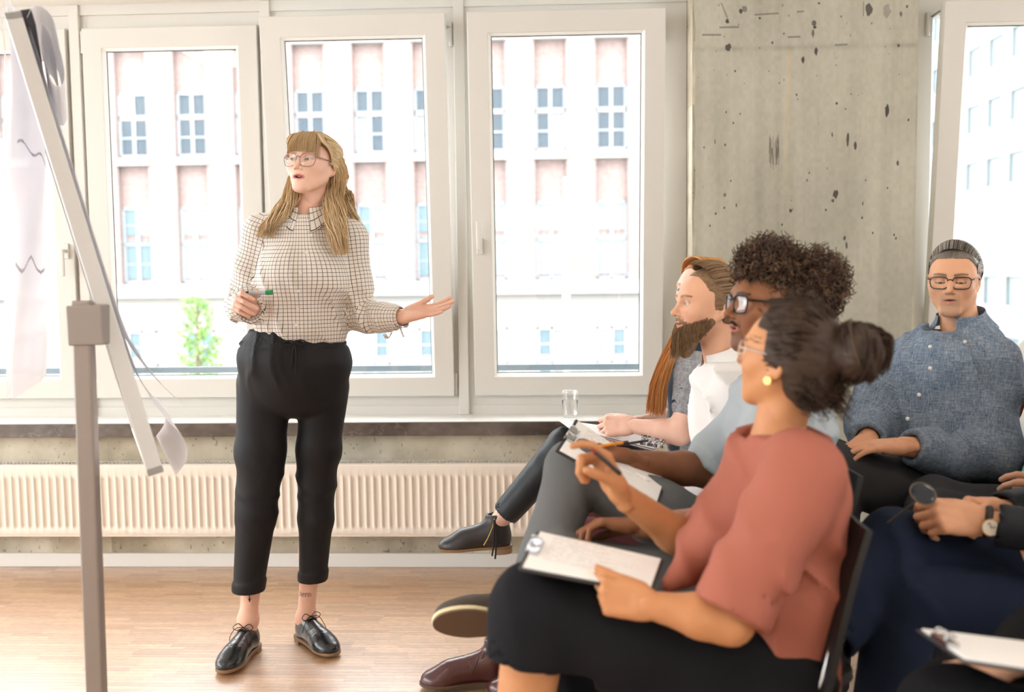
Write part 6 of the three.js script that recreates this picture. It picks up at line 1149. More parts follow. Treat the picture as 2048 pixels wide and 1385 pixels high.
  part('hair', mergeSoft([cg, strandGeo(list, 3, 8)]), hairMat(0.42), fig.who, 'short grey hair combed back');
  addGlasses(fig.who, hm, { w: 0.0275, h: 0.0195, r: 0.0019, z: 0.092, y: -0.005, square: 0.7, gap: 0.0345 }, M(0x171416, 0.25, { clearcoat: 0.6 }), 'dark rectangular glasses');
  for (const [a, b, z] of [[1860, 694, 1.42], [1860, 737, 1.47], [1838, 790, 1.50], [1815, 838, 1.52], [1930, 684, 1.42]]) part('button', new THREE.SphereGeometry(0.0055, 12, 8).scale(1, 1, 0.5).translate(...px(a, b, z)), M(0xe8e4da, 0.35), fig.top);
}
// 6: person in dark jacket and navy jeans with a wrist watch
let jacket;
{
  const F = nrm([-0.98, 0, 0.2]), Lf = crs(UP, F), PV = px(2240, 1235, 2.12), loc = (f, u, l) => add(PV, add(mul(F, f), add(mul(UP, u), mul(Lf, l)))), NB = loc(-0.10, 0.50, 0);
  const J = { PV, NB, SL: loc(-0.08, 0.45, 0.18), SR: loc(-0.08, 0.45, -0.18), EL: loc(0.02, 0.18, 0.22), ER: loc(-0.02, 0.18, -0.22), WL: px(1962, 1042, 2.20), WR: px(1990, 1022, 2.06), HL: loc(0.02, 0, 0.09), HR: loc(0.02, 0.02, -0.09), KL: px(1808, 1200, 2.20), KR: px(1790, 1090, 2.10), AL: px(1752, 1520, 2.22), AR: px(1640, 1290, 2.26) };
  const skin = lin(0xd7a07c), deep = lin(0xc58866);
  const fig = figure({
    label: 'seated person in dark jacket and navy jeans with a wrist watch, legs crossed', J, fwd: F, skin, deep, h: 0.009, seed: 41, bodyH: 0.012,
    head: { at: [loc(-0.04, 0.68, 0), -75, 0, 0, 1], fem: false, brow: lin(0x3a2a1e), lip: lin(0xb57668), mouth: 0.1, h: 0.0045 },
    torso: { chest: 0.18, belly: 0.175 },
    hands: { L: { d: [-0.96, 0.1, -0.05], n: [0.1, -0.55, -0.8], bend: [[0.8, 1.0, 0.5], [0.9, 1.1, 0.5], [0.9, 1.1, 0.5], [0.9, 1.1, 0.5]], thumb: [0.35, 0.35, 0.2], h: 0.004 }, R: { d: [-0.9, 0.12, 0.25], n: [0.1, -0.6, 0.7], bend: [[0.8, 1.0, 0.5], [0.9, 1.1, 0.5], [0.9, 1.1, 0.5], [0.9, 1.1, 0.5]], thumb: [0.35, 0.4, 0.2] } },
    top: { name: 'jacket', mat: clothMat(0x22262c, { roughness: 0.6, specularIntensity: 0.5 }), sleeve: 1.93, w1: 0.024, w2: 0.018, amp: 0.006, label: 'dark charcoal jacket' },
    legs: { mat: (() => { const t = jeansTex([22, 30, 48], [36, 46, 68]); return clothMat(0xffffff, { map: t }); })(), r: [0.094, 0.076, 0.064], len: 0.93, label: 'dark navy jeans' },
    shoes: { common: { upper: M(0x1a1718, 0.4), sole: M(0x2a2422, 0.7), L: 0.28, Wd: 0.098 }, L: footAt(J.AL, [-1, 0, 0.1]), R: footAt(J.AR, [-0.95, 0, 0.3], { pitch: 0.25 }) },
  });
  jacket = fig;
  part('hair', hairCap(fig.hm, [0.05, 0.035, 0.025], { h: 0.007 }), hairMat(0.5), fig.who, 'short dark hair');
  // watch on the near wrist
  const dr = nrm(sub(J.WL, J.EL)), q = new THREE.Quaternion().setFromUnitVectors(V(0, 1, 0), V(...dr)), wp = add(J.WL, mul(dr, -0.012)), G = new THREE.Group(); G.name = 'wrist_watch'; G.userData.label = 'watch with cream dial and dark strap'; fig.who.add(G);
  part('strap', new THREE.TorusGeometry(0.030, 0.006, 8, 32).rotateX(Math.PI / 2).scale(1, 1.3, 1).applyQuaternion(q).translate(...wp), M(0x2a2220, 0.6), G);
  const face = add(wp, [-0.006, -0.004, 0.031]), fn = V(-0.25, 0.1, 1).normalize(), fq = new THREE.Quaternion().setFromUnitVectors(V(0, 1, 0), fn);
  part('case', new THREE.CylinderGeometry(0.0185, 0.0185, 0.007, 28).applyQuaternion(fq).translate(...face), M(0xc9a77c, 0.25, { metalness: 1 }), G);
  part('dial', new THREE.CylinderGeometry(0.0155, 0.0155, 0.001, 28).translate(0, 0.004, 0).applyQuaternion(fq).translate(...face), M(0xefe6d6, 0.4), G);
  part('watch_hand', join(bx(-0.0006, 0.0006, 0.0046, 0.0052, -0.011, 0), bx(0, 0.008, 0.0046, 0.0052, -0.0006, 0.0006)).applyQuaternion(fq).translate(...face), M(0x222222, 0.5), G);
}
// 7: person in charcoal trousers behind the jacket
let charcoal, teal;
{
  const F = nrm([-0.98, 0, 0.2]), Lf = crs(UP, F), PV = px(2215, 1108, 1.72), loc = (f, u, l) => add(PV, add(mul(F, f), add(mul(UP, u), mul(Lf, l)))), NB = loc(-0.10, 0.50, 0);
  const J = { PV, NB, SL: loc(-0.08, 0.45, 0.18), SR: loc(-0.08, 0.45, -0.18), EL: loc(0.0, 0.2, 0.23), ER: loc(-0.04, 0.2, -0.22), WL: px(2140, 990, 1.82), WR: px(2122, 972, 1.68), HL: loc(0.02, 0, 0.09), HR: loc(0.02, 0.02, -0.09), KL: px(1868, 1040, 1.78), KR: px(1872, 1010, 1.68), AL: [0, 0, 0], AR: [0, 0, 0] };
  J.AL = [J.KL[0] + 0.0, 0.095, J.KL[2]]; J.AR = [J.KR[0] + 0.06, 0.095, J.KR[2]];
  const skin = lin(0xe0b094), deep = lin(0xcf9678);
  const fig = figure({ label: 'seated person in charcoal trousers between the blue shirt and the dark jacket', J, fwd: F, skin, deep, h: 0.010, bodyH: 0.012, seed: 51,
    head: { at: [loc(-0.04, 0.68, 0), -75, 0, 0, 1], fem: false, brow: lin(0x4a3626), lip: lin(0xb57668), mouth: 0.1, h: 0.0045 },
    hands: { L: { d: [-0.85, 0.25, 0.1], n: [-0.1, -0.6, -0.7], curl: [0.5, 0.55, 0.6, 0.6] }, R: { d: [-0.85, 0.3, 0.2], n: [-0.1, -0.7, 0.5], curl: [0.5, 0.5, 0.5, 0.5] } },
    top: { mat: clothMat(0x4a5058), sleeve: 1.9, amp: 0.006, label: 'grey shirt' }, legs: { mat: clothMat(0x35363a), r: [0.092, 0.074, 0.06], label: 'charcoal trousers' },
    shoes: { common: { upper: M(0x3a3030, 0.5), sole: M(0xd8d4cc, 0.7), L: 0.28, Wd: 0.098 }, L: footAt(J.AL, F), R: footAt(J.AR, F) } });
  charcoal = fig;
  part('hair', hairCap(fig.hm, [0.09, 0.06, 0.035], { h: 0.007 }), hairMat(0.5), fig.who, 'short brown hair');
}
// 8: person in teal trousers and a white top
{
  const F = nrm([-0.95, 0, 0.3]), Lf = crs(UP, F), PV = px(2112, 965, 0.95), loc = (f, u, l) => add(PV, add(mul(F, f), add(mul(UP, u), mul(Lf, l)))), NB = loc(-0.08, 0.47, 0);
  const J = { PV, NB, SL: loc(-0.06, 0.42, 0.17), SR: loc(-0.06, 0.42, -0.17), EL: loc(-0.06, 0.16, 0.22), ER: loc(0.0, 0.18, -0.2), WL: loc(0.18, 0.12, 0.13), WR: loc(0.26, 0.12, -0.08), HL: loc(0.02, 0, 0.085), HR: loc(0.02, 0, -0.085), KL: loc(0.44, 0.03, 0.1), KR: loc(0.44, 0.03, -0.1), AL: loc(0.44, -0.4, 0.1), AR: loc(0.44, -0.4, -0.1) };
  J.AL[1] = J.AR[1] = 0.095;
  const skin = lin(0x80523a), deep = lin(0x6e432d), ck = dataTex(32, 32, (u, v) => ((u < 0.5) !== (v < 0.5) ? [40, 40, 44] : [235, 233, 228])); ck.repeat.set(40, 40);
  const fig = figure({ label: 'seated person in teal trousers and white top at the right window', J, fwd: F, skin, deep, h: 0.010, bodyH: 0.012, seed: 61, scale: 0.96,
    head: { at: [loc(-0.02, 0.65, 0), -70, 0, 0, 0.95], fem: true, brow: lin(0x1c120c), lip: lin(0x9a5a50), mouth: 0.1, h: 0.0045 },
    hands: { L: { d: [-0.9, -0.1, -0.2], n: [0, -1, 0], curl: [0.3, 0.3, 0.3, 0.3] }, R: { d: [-0.9, -0.1, 0.2], n: [0, -1, 0], curl: [0.3, 0.3, 0.3, 0.3] } },
    top: { name: 'top', mat: clothMat(0xeceae4), sleeve: 0.45, amp: 0.005, label: 'white top' }, legs: { mat: clothMat(0x4fa79b), r: [0.092, 0.07, 0.054], label: 'teal trousers' },
    shoes: { common: { upper: M(0xe6e2da, 0.6), sole: M(0xf0eee8, 0.7), L: 0.26, laces: true }, L: footAt(J.AL, F), R: footAt(J.AR, F) } });
  teal = fig;
  part('hair', hairCap(fig.hm, [0.03, 0.02, 0.015], { h: 0.007 }), hairMat(0.5), fig.who, 'short black hair');
  part('waist_scarf', soft([cap(add(PV, [0, 0.06, 0]), add(PV, [0, 0.13, 0]), 0.172, 0.17, { s: sub(J.SL, J.SR), f: 0.72 })], 0.01, { uv: (g, x, y, z) => limbUV(PV, NB, F, 0.15)(x, y, z), post: (d, x, y, z) => smax(smax(d, y - PV[1] - 0.135, 0.004), PV[1] + 0.03 - y, 0.004) }), clothMat(0xffffff, { map: ck }), fig.who, 'black and white checked waist scarf');
}
// 9: nearest person, in black, with a clipboard on the lap
let nearest;
{
  const F = nrm([-0.97, 0, 0.1]), Lf = crs(UP, F), PV = px(2330, 1560, 2.72), loc = (f, u, l) => add(PV, add(mul(F, f), add(mul(UP, u), mul(Lf, l)))), NB = loc(-0.12, 0.5, 0);
  const J = { PV, NB, SL: loc(-0.1, 0.45, 0.17), SR: loc(-0.1, 0.45, -0.17), EL: loc(0.02, 0.2, 0.21), ER: loc(0.06, 0.2, -0.2), WL: loc(0.24, 0.16, 0.1), WR: loc(0.24, 0.16, -0.08), HL: loc(0.02, 0, 0.085), HR: loc(0.02, 0, -0.085), KL: px(1905, 1450, 2.80), KR: px(1925, 1420, 2.64), AL: [0, 0, 0], AR: [0, 0, 0] };
  J.AL = [J.KL[0] + 0.02, 0.095, J.KL[2]]; J.AR = [J.KR[0] + 0.04, 0.095, J.KR[2]];
  const fig = figure({ label: 'seated person all in black with a white clipboard on the lap', J, fwd: F, skin: lin(0xdcae92), deep: lin(0xcc967a), h: 0.010, bodyH: 0.012, seed: 71,
    head: { at: [loc(-0.06, 0.68, 0), -75, 0, 0, 0.97], fem: true, brow: lin(0x3a2a1e), lip: lin(0xb57668), mouth: 0.1, h: 0.0045 },
    hands: { L: { d: [-0.95, -0.05, -0.2], n: [0, -1, 0], curl: [0.3, 0.3, 0.3, 0.3] }, R: { d: [-0.95, -0.05, 0.2], n: [0, -1, 0], curl: [0.3, 0.3, 0.3, 0.3] } },
    top: { mat: clothMat(0x131316), sleeve: 1.9, amp: 0.005, label: 'black top' }, legs: { mat: clothMat(0x121216), r: [0.098, 0.085, 0.07], label: 'black trousers' },
    shoes: { common: { upper: M(0x1a1718, 0.4), sole: M(0x2a2422, 0.7), L: 0.27 }, L: footAt(J.AL, F), R: footAt(J.AR, F) } });
  part('hair', hairCap(fig.hm, [0.07, 0.045, 0.03], { h: 0.007, low: -0.1 }), hairMat(0.5), fig.who, 'brown hair');
  nearest = fig;
}
// ---------------------------------------------------------------- chairs
{
  const mShell = M(0x131213, 0.6), mChrome = M(0xc9c9cb, 0.18, { metalness: 1 }), mGlide = M(0x111111, 0.6);
  const make = () => {
    const c = thing('chair', 'x', 'chair', { group: 'black shell chairs of the audience' });
    const curve = (w, pts, th) => { // curved shell swept along a profile
      const pos = [], idx = [], nw = 10, n = pts.length - 1;
      for (const o of [0, 1]) for (let i = 0; i <= n; i++) for (let j = 0; j <= nw; j++) { const u = j / nw * 2 - 1, [z, y] = pts[i], a = pts[Math.max(0, i - 1)], b = pts[Math.min(n, i + 1)], tz = b[0] - a[0], ty = b[1] - a[1], l = Math.hypot(tz, ty) || 1, dish = 0.022 * u * u, wi = w(i / n); pos.push(u * wi, y + (tz / l) * (dish - o * th), z + (-ty / l) * (dish - o * th)); }
      const m = nw + 1, off = (n + 1) * m;
      for (let i = 0; i < n; i++) for (let j = 0; j < nw; j++) { const a = i * m + j; idx.push(a, a + m, a + 1, a + 1, a + m, a + m + 1, off + a, off + a + 1, off + a + m, off + a + 1, off + a + m + 1, off + a + m); }
      for (let i = 0; i < n; i++) for (const j of [0, nw]) { const a = i * m + j; idx.push(a, off + a, a + m, a + m, off + a, off + a + m); }
      for (const i of [0, n]) for (let j = 0; j < nw; j++) { const a = i * m + j; idx.push(a, a + 1, off + a, a + 1, off + a + 1, off + a); }
      const g = new THREE.BufferGeometry(); g.setAttribute('position', new THREE.Float32BufferAttribute(pos, 3)); g.setIndex(idx); const q = g.toNonIndexed(); q.computeVertexNormals(); const k = mergeVertices(q, 1e-4); k.computeVertexNormals(); return k;
    };
    const dm = mShell.clone(); dm.side = THREE.DoubleSide;
    part('seat', curve((t) => 0.215 + 0.01 * Math.sin(t * 3), [[0.22, 0.415], [0.2, 0.435], [0.12, 0.44], [0, 0.428], [-0.12, 0.425], [-0.19, 0.435]], 0.012), dm, c);
    part('backrest', curve((t) => 0.2 + 0.012 * Math.sin(t * 3) - 0.02 * t * t, [[-0.215, 0.50], [-0.245, 0.58], [-0.262, 0.67], [-0.285, 0.77], [-0.31, 0.85]], 0.012), dm, c);
    for (const s of [-1, 1]) {
      part('leg', tube([[s * 0.2, 0.405, 0.17], [s * 0.215, 0.2, 0.2], [s * 0.225, 0.012, 0.225]], 0.0105, 10), mChrome, c);
      part('leg', tube([[s * 0.2, 0.405, -0.15], [s * 0.215, 0.2, -0.2], [s * 0.225, 0.012, -0.245]], 0.0105, 10), mChrome, c);
      part('back_support', tube([[s * 0.17, 0.40, -0.12], [s * 0.178, 0.42, -0.205], [s * 0.178, 0.52, -0.236], [s * 0.172, 0.66, -0.275]], 0.009, 8), mChrome, c);
      for (const z of [0.225, -0.245]) part('glide', new THREE.CylinderGeometry(0.014, 0.016, 0.014, 12).translate(s * 0.225, 0.007, z), mGlide, c);
    }
    part('seat_frame', join(tube([[-0.2, 0.405, 0.17], [0.2, 0.405, 0.17]], 0.009, 8), tube([[-0.2, 0.405, -0.15], [0.2, 0.405, -0.15]], 0.009, 8)), mChrome, c);
    return c;
  };
  const c0 = make(); let first = true;
  const place = (PV, F, label, off = 0.15) => {
    let c = c0;
    if (!first) { c = c0.clone(); c.name = numbered('chair'); c.userData = { ...c0.userData }; scene.add(c); }
    first = false; c.userData.label = label; c.scale.x = 0.88;
    c.position.set(PV[0] + F[0] * off, 0, PV[2] + F[2] * off); c.rotation.y = Math.atan2(F[0], F[2]);
  };
  place(coral.J.PV, [-1, 0, -0.12], 'black shell chair behind the back of the coral blouse', 0.18);
  place(curly.J.PV, [-1, 0, 0.05], 'black shell chair under the man with the big curly hair', 0.22);
  place(bearded.J.PV, [-1, 0, 0.12], 'black shell chair under the bearded man in the white shirt');
  place(redhead.J.PV, [-1, 0, 0.2], 'black shell chair under the ginger-haired woman by the window');
  place(blueman.J.PV, [-0.86, 0, 0.5], 'black shell chair under the man in the blue linen shirt');
  place(jacket.J.PV, [-0.98, 0, 0.2], 'black shell chair under the person in navy jeans');
  place(charcoal.J.PV, [-0.98, 0, 0.2], 'black shell chair under the person in charcoal trousers');
  place(teal.J.PV, [-0.95, 0, 0.3], 'black shell chair under the person in teal trousers');
  place(nearest.J.PV, [-0.97, 0, 0.1], 'black shell chair under the person all in black');
}
// ---------------------------------------------------------------- flip chart, seen edge on
{
  const T = px(30, 22, 2.1), B = px(318, 948, 2.1), up = nrm(sub(T, B)), L = len(sub(T, B)), vd = nrm([T[0] * 0.5 + B[0] * 0.5, 0, (T[2] + B[2]) / 2 - 4.32]);
  let u = nrm([vd[0] - 0.012, 0, vd[2]]);                             // along the board's width, away from the camera
  const n = nrm(crs(up, u)), N = n[0] > 0 ? n : mul(n, -1);           // out of the writing side, towards the audience
  const Wd = 0.68, P = (a, b, c) => add(B, add(mul(u, a), add(mul(up, b), mul(N, c))));
  const fc = thing('flip_chart', 'grey flip chart stand seen edge on with curling paper pad', 'flip chart');
  const slab = (a0, a1, b0, b1, c0, c1) => { const g = bx(a0, a1, b0, b1, c0, c1, 0.003); g.applyMatrix4(new THREE.Matrix4().makeBasis(V(...u), V(...up), V(...N)).setPosition(...B)); if (dot(crs(u, up), N) < 0) { const ix = g.index.array; for (let i = 0; i < ix.length; i += 3) { const t = ix[i]; ix[i] = ix[i + 1]; ix[i + 1] = t; } } return g; };
  const mAl = M(0xc9c8c6, 0.35, { metalness: 0.3 }), mBoard = M(0xe9e9ea, 0.3), mMast = M(0x8d827b, 0.4, { metalness: 0.3 }), mPaper = M(0xf6f5f8, 0.9, { side: THREE.DoubleSide, transmission: 0.55, thickness: 0 }), mClip = M(0x2a2833, 0.4), mInk = M(0x3b3048, 0.8);
  part('board', slab(0.01, Wd - 0.01, 0.01, L - 0.01, -0.012, 0.004), mBoard, fc);
  part('frame', join(slab(0, 0.014, 0, L, -0.024, 0.012), slab(Wd - 0.014, Wd, 0, L, -0.024, 0.012), slab(0, Wd, 0, 0.02, -0.024, 0.012), slab(0, Wd, L - 0.02, L, -0.024, 0.012)), mAl, fc);
  part('clamp_bar', slab(0.02, Wd - 0.02, L - 0.035, L + 0.006, 0.010, 0.034), mClip, fc);
  const sheet = (prof, a0, a1, curlNear = 0) => { const pos = [], idx = [], uv = [], na = 12, nb = prof.length - 1; for (let i = 0; i <= nb; i++) for (let j = 0; j <= na; j++) { const a = lerp(a0, a1, j / na), k = 1 + curlNear * (1 - j / na) ** 3; pos.push(...P(a, prof[i][0], 0.006 + (prof[i][1] - 0.006) * k)); uv.push(j / na, i / nb); } for (let i = 0; i < nb; i++) for (let j = 0; j < na; j++) { const q = i * (na + 1) + j; idx.push(q, q + 1, q + na + 1, q + 1, q + na + 2, q + na + 1); } const g = new THREE.BufferGeometry(); g.setAttribute('position', new THREE.Float32BufferAttribute(pos, 3)); g.setAttribute('uv', new THREE.Float32BufferAttribute(uv, 2)); g.setIndex(idx); g.computeVertexNormals(); return g; };
  const sp = (pts) => new THREE.SplineCurve(pts.map((p) => new THREE.Vector2(...p))).getPoints(40).map((p) => [p.x, p.y]);
  part('paper_sheet', sheet(sp([[L - 0.02, 0.016], [L * 0.7, 0.016], [0.32, 0.017], [0.2, 0.026], [0.12, 0.048], [0.06, 0.074], [0.012, 0.068], [-0.02, 0.034]]), 0.012, Wd - 0.03), mPaper, fc, 'white paper curling off the lower edge');
  part('paper_sheet', sheet(sp([[L - 0.02, 0.018], [L * 0.7, 0.018], [0.38, 0.02], [0.28, 0.032], [0.2, 0.055], [0.135, 0.086]]), 0.01, Wd - 0.03, 0.12), mPaper, fc);
  part('paper_sheet', sheet(sp([[L - 0.015, 0.02], [L + 0.01, 0.045], [L - 0.02, 0.072], [L - 0.09, 0.068], [L - 0.15, 0.062], [L - 0.178, 0.046], [L - 0.165, 0.030], [L - 0.11, 0.030], [L - 0.06, 0.036], [L - 0.03, 0.05], [L - 0.07, 0.058], [L - 0.13, 0.05]]), 0.012, Wd - 0.03), mPaper, fc, 'turned page rolled over the top');
  // page thrown over the back, hanging straight down
  const hang = (pts, w0, w1, dir, mat, lab, th = 0) => { const pos = [], idx = [], uv = [], na = 10; pts.forEach((p, i) => { for (let j = 0; j <= na; j++) { const t = j / na, wv = 0.010 * Math.sin(i * 0.55 + j * 0.5) * Math.min(1, i / 5), q = add(p, add(mul(dir, lerp(w0, w1, t)), [wv * 0.6, 0, 0])); pos.push(...q); uv.push(t, i / (pts.length - 1)); } }); for (let i = 0; i < pts.length - 1; i++) for (let j = 0; j < na; j++) { const q = i * (na + 1) + j; idx.push(q, q + 1, q + na + 1, q + 1, q + na + 2, q + na + 1); } const g = new THREE.BufferGeometry(); g.setAttribute('position', new THREE.Float32BufferAttribute(pos, 3)); g.setAttribute('uv', new THREE.Float32BufferAttribute(uv, 2)); g.setIndex(idx); g.computeVertexNormals(); part('paper_sheet', g, mat, fc, lab); };
  const zs = 2.06, line = []; for (let i = 0; i <= 20; i++) { const t = i / 20; line.push(px(lerp(12, 34, t) + 4 * Math.sin(t * 5), lerp(-10, 800, t), zs)); }
  const vd2 = nrm(sub(px(30, 400, zs), [0, px(30, 400, zs)[1], 4.32])), dir2 = nrm([vd2[0] + 0.14, 0, vd2[2]]);
  const pt = dataTex(256, 256, (a, b) => { const ln = Math.abs(b - 0.66 - 0.02 * Math.sin(a * 9)) < 0.004 || Math.abs(b - 0.34 - 0.01 * Math.sin(a * 14)) < 0.003 && a > 0.2; return ln ? [120, 112, 120] : [246, 245, 248]; });
  hang(line, 0, 0.62, dir2, M(0xffffff, 0.85, { map: pt, side: THREE.DoubleSide, transmission: 0.55, thickness: 0 }), 'written page hanging over the back');
  hang(line.map((p) => add(p, [-0.014, 0, 0])), 0.0, 0.6, nrm([vd2[0] + 0.01, 0, vd2[2]]), mPaper, 'second page hanging behind it');
  // mast, bracket and star base
  const m0 = px(168, 690, 2.12), mt = px(170, 620, 2.12), mb = px(207, 1720, 2.12); mb[1] = 0.09;
  part('mast', (() => { const d = sub(m0, mb), g = new RoundedBoxGeometry(0.042, len(d) + 0.1, 0.03, 3, 0.006), q = new THREE.Quaternion().setFromUnitVectors(V(0, 1, 0), V(...nrm(d))); g.translate(0, len(d) / 2 + 0.05, 0); g.applyQuaternion(q); return g.translate(...mb); })(), mMast, fc, 'taupe metal mast');
  part('bracket', (() => { const g = new RoundedBoxGeometry(0.082, 0.09, 0.06, 3, 0.004); const c = px(181, 650, 2.11); return g.rotateZ(0.02).translate(...c); })(), M(0x8a8079, 0.45, { metalness: 0.2 }), fc, 'taupe bracket block');
  const feet = []; for (let i = 0; i < 5; i++) { const a = i / 5 * Math.PI * 2 + 0.4; feet.push(tube([[mb[0], 0.1, mb[2]], [mb[0] + Math.cos(a) * 0.15, 0.085, mb[2] + Math.sin(a) * 0.15], [mb[0] + Math.cos(a) * 0.32, 0.05, mb[2] + Math.sin(a) * 0.32]], 0.018, 10)); }
  feet.forEach((g, i) => { part('base_foot', g, mMast, fc); const a = i / 5 * Math.PI * 2 + 0.4; part('castor', new THREE.CylinderGeometry(0.025, 0.025, 0.02, 18).rotateX(Math.PI / 2).rotateY(-a + 1.2).translate(mb[0] + Math.cos(a) * 0.32, 0.025, mb[2] + Math.sin(a) * 0.32), mClip, fc); });
}
// ---------------------------------------------------------------- clipboards, pens, papers, glass
function quadSlab(c, t0, t1, nu = 6, nv = 6, bulge = 0) { // slab between four corners [far-left, near-left, near-right, far-right], from height t0 to t1 above it
  const n = nrm(crs(sub(c[2], c[1]), sub(c[0], c[1]))), s = n[1] < 0 ? -1 : 1, pos = [], uv = [], idx = [], pt = (a, b, t) => add(mix(mix(c[0], c[3], a), mix(c[1], c[2], a), b), mul(n, s * (t + bulge * Math.sin(a * 3.14) * Math.sin(b * 3.14))));
  for (const t of [t0, t1]) for (let i = 0; i <= nu; i++) for (let j = 0; j <= nv; j++) { pos.push(...pt(i / nu, j / nv, t)); uv.push(i / nu, 1 - j / nv); }
  const m = nv + 1, o = (nu + 1) * m;
  for (let i = 0; i < nu; i++) for (let j = 0; j < nv; j++) { const a = i * m + j; idx.push(a, a + m, a + 1, a + 1, a + m, a + m + 1, o + a, o + a + 1, o + a + m, o + a + 1, o + a + m + 1, o + a + m); }
  for (let i = 0; i < nu; i++) for (const j of [0, nv]) { const a = i * m + j; idx.push(a, o + a, a + m, a + m, o + a, o + a + m); }
  for (const i of [0, nu]) for (let j = 0; j < nv; j++) { const a = i * m + j; idx.push(a, a + 1, o + a, a + 1, o + a + 1, o + a); }
  const g = new THREE.BufferGeometry(); g.setAttribute('position', new THREE.Float32BufferAttribute(pos, 3)); g.setAttribute('uv', new THREE.Float32BufferAttribute(uv, 2)); g.setIndex(idx); const q = g.toNonIndexed(); q.computeVertexNormals();
  // faces outward: flip when the top face looks down
  return q;
}
const inset = (c, a0, a1, b0, b1) => { const P = (a, b) => mix(mix(c[0], c[3], a), mix(c[1], c[2], a), b); return [P(a0, b0), P(a0, b1), P(a1, b1), P(a1, b0)]; };
function clipboard(label, c, { paper = 0xf3f2f0, back = 0x2c2b2e, lines = true, dz = 1 } = {}) {
  const o = thing('clipboard', label, 'clipboard', { group: 'clipboards of the listeners' });
  const ds = { side: THREE.DoubleSide };
  part('backing_board', quadSlab(c, -0.004, -0.001), M(back, 0.5, ds), o);
  const tx = lines ? dataTex(256, 256, (u, v) => { const row = v * 26, r = row - Math.floor(row); const on = r > 0.35 && r < 0.62 && u > 0.12 && u < 0.88 - 0.4 * hash3(Math.floor(row), 2, 1) && noise(u * 60, Math.floor(row) * 7) > -0.25 && v > 0.25; return on ? [205, 203, 202] : [244, 243, 241]; }) : null;
  part('paper', quadSlab(inset(c, 0.03, 0.97, 0.04, 0.96), 0.0, 0.003, 8, 8), M(tx ? 0xffffff : paper, 0.8, tx ? { map: tx, ...ds } : ds), o, 'white sheets of paper');
  part('clip', quadSlab(inset(c, 0.0, 0.10, 0.33, 0.67), 0.003, 0.010), M(0xc8cacd, 0.22, { metalness: 1, ...ds }), o, 'chrome clip');
  const w = inset(c, 0.015, 0.085, 0.38, 0.62), n = nrm(crs(sub(c[2], c[1]), sub(c[0], c[1]))), s = n[1] < 0 ? -1 : 1, up = (p, h) => add(p, mul(n, s * h));
  part('clip_lever', tube([up(w[0], 0.012), up(mix(w[0], w[1], 0.1), 0.02), up(mix(w[3], w[2], 0.1), 0.016), up(mix(w[3], w[2], 0.9), 0.016), up(mix(w[0], w[1], 0.9), 0.02), up(w[1], 0.012)], 0.002, 6), M(0xc8cacd, 0.2, { metalness: 1 }), o);
  return o;
}
clipboard('clipboard lying on the raised knee of the man in grey jeans', [px(1152, 838, 1.84), px(1111, 902, 2.02), px(1318, 1012, 2.06), px(1334, 962, 1.88)]);
clipboard('clipboard on the black culottes of the woman in coral', [px(1074, 1062, 2.42), px(1036, 1138, 2.60), px(1306, 1188, 2.62), px(1330, 1120, 2.44)]);
clipboard('clipboard on the lap of the person all in black', [px(1832, 1258, 2.72), px(1926, 1322, 2.90), px(2190, 1362, 2.92), px(2110, 1292, 2.74)], { lines: false });
function pen(name, label, a, b, r, mat, capMat, tipMat) {
  const o = thing(name, label, 'pen'), q = new THREE.Quaternion().setFromUnitVectors(V(0, 1, 0), V(...nrm(sub(b, a)))), L = len(sub(b, a)), m = new THREE.Matrix4().compose(V(...a), q, V(1, 1, 1));
  part('barrel', new THREE.CylinderGeometry(r, r, L * 0.74, 14).translate(0, L * 0.5, 0).applyMatrix4(m), mat, o);
  part('tip', new THREE.CylinderGeometry(r, r * 0.25, L * 0.13, 14).translate(0, L * 0.065, 0).applyMatrix4(m), tipMat ?? mat, o);
  part('end_cap', new THREE.CylinderGeometry(r * 1.05, r * 1.05, L * 0.13, 14).translate(0, L * 0.935, 0).applyMatrix4(m), capMat ?? mat, o);
  return o;
}
pen('pen', 'dark pen in the raised hand of the woman in coral', px(1182, 898, 2.47), px(1240, 948, 2.44), 0.0045, M(0x3a3634, 0.4), M(0x2a2726, 0.4), M(0x8a2a2a, 0.4));
pen('pencil', 'orange pencil in the hand of the man with curly hair', px(1176, 897, 1.98), px(1255, 885, 1.90), 0.0042, M(0xe8962e, 0.45), M(0x4a3a30, 0.5), M(0xe2c39a, 0.6));
pen('ballpoint_pen', 'slim dark ballpoint pen above the papers of the ginger-haired woman', px(1222, 893, 1.70), px(1306, 880, 1.62), 0.0035, M(0x2e2e33, 0.35), M(0xb8bbc0, 0.25, { metalness: 1 }), M(0xb8bbc0, 0.25, { metalness: 1 }));
pen('felt_marker', 'white marker with pink cap lying on the clipboard paper', px(1300, 962, 1.96), px(1243, 938, 1.93), 0.006, M(0xf2eef2, 0.4), M(0xd02a8c, 0.4), M(0xf2eef2, 0.4));
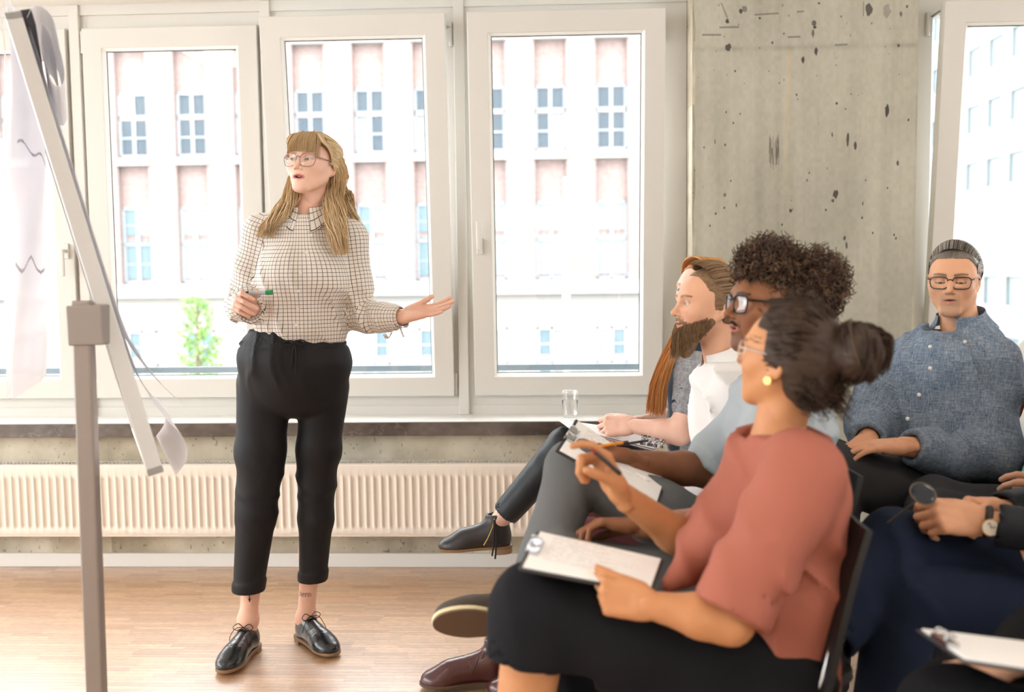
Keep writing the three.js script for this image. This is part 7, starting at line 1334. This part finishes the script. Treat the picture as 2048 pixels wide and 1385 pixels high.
{
  const o = thing('paper_stack', 'loose white papers on the knee of the ginger-haired woman', 'paper');
  const c = [px(1120, 846, 0.86), px(1140, 862, 1.06), px(1310, 905, 1.12), px(1300, 872, 0.92)], ds = { side: THREE.DoubleSide };
  part('sheet', quadSlab(c, 0.004, 0.0055, 6, 6, 0.006), M(0xf1eeee, 0.85, ds), o);
  part('sheet', quadSlab(c.map((p, i) => add(p, [-0.012 + i * 0.003, 0.004, 0.006])), 0.008, 0.0095, 6, 6, 0.008), M(0xf5f2f3, 0.85, ds), o);
  const nb = thing('notebook', 'black and white patterned notebook beside the folded hands', 'notebook');
  const pt = dataTex(128, 128, (u, v) => (fbm(u * 20, v * 20, 3, 2) > 0.02 ? [40, 40, 46] : [215, 213, 212]));
  part('cover', quadSlab([px(1282, 878, 1.12), px(1278, 897, 1.24), px(1325, 905, 1.24), px(1330, 882, 1.12)], 0.012, 0.02), M(0xffffff, 0.7, { map: pt, ...ds }), nb);
}
{
  const g = thing('water_glass', 'tumbler half filled with water standing on the window sill', 'glass', { position: [0, 0, 0] });
  const zg = -0.02, b = px(1140, 831, zg), h = 0.118; g.position.set(b[0], 0.6595, zg);
  const mG = M(0xffffff, 0.0, { transmission: 1, thickness: 0, ior: 1.45 }), mWat = M(0xffffff, 0.0, { transmission: 1, thickness: 0.05, ior: 1.15 });
  part('tumbler', new THREE.LatheGeometry([[0, 0], [0.027, 0], [0.0295, 0.003], [0.0395, h - 0.002], [0.0390, h], [0.0380, h - 0.002], [0.0285, 0.012], [0.025, 0.009], [0, 0.009]].map((p) => new THREE.Vector2(...p)), 48), mG, g);
  part('water', new THREE.LatheGeometry([[0, 0.0092], [0.0245, 0.0094], [0.0278, 0.0124], [0.0347, 0.078], [0, 0.078]].map((p) => new THREE.Vector2(...p)), 48), mWat, g);
}
{
  const s = thing('sunglasses', 'dark sunglasses held by the person in the dark jacket', 'sunglasses'), c = px(1846, 988, 2.25), mL = M(0x2c3540, 0.12), mF = M(0x7a6c58, 0.3, { metalness: 0.6 });
  const hm = new THREE.Matrix4().compose(V(...c), new THREE.Quaternion().setFromEuler(new THREE.Euler(-0.5, -0.25, -0.75)), V(1, 1, 1));
  const hm2 = new THREE.Matrix4().compose(V(...px(1890, 1022, 2.13)), new THREE.Quaternion().setFromEuler(new THREE.Euler(-0.5, -0.9, -0.6)), V(1, 1, 1));
  for (const m of [hm, hm2]) { part('lens', new THREE.SphereGeometry(1, 24, 12).scale(0.026, 0.021, 0.003).applyMatrix4(m), mL, s, 'dark lens'); part('rim', new THREE.TorusGeometry(1, 0.055, 8, 40).scale(0.0265, 0.0215, 0.02).applyMatrix4(m), mF, s); }
  part('temple', tube([px(1838, 1000, 2.22), px(1808, 1020, 2.20), px(1775, 1046, 2.17)], 0.0018, 6), mF, s);
  part('bridge', tube([A3(V(0.025, 0.004, 0).applyMatrix4(hm)), px(1868, 1004, 2.19), A3(V(-0.025, 0.004, 0).applyMatrix4(hm2))], 0.0015, 6), mF, s);
}
renderer.render(scene, camera);
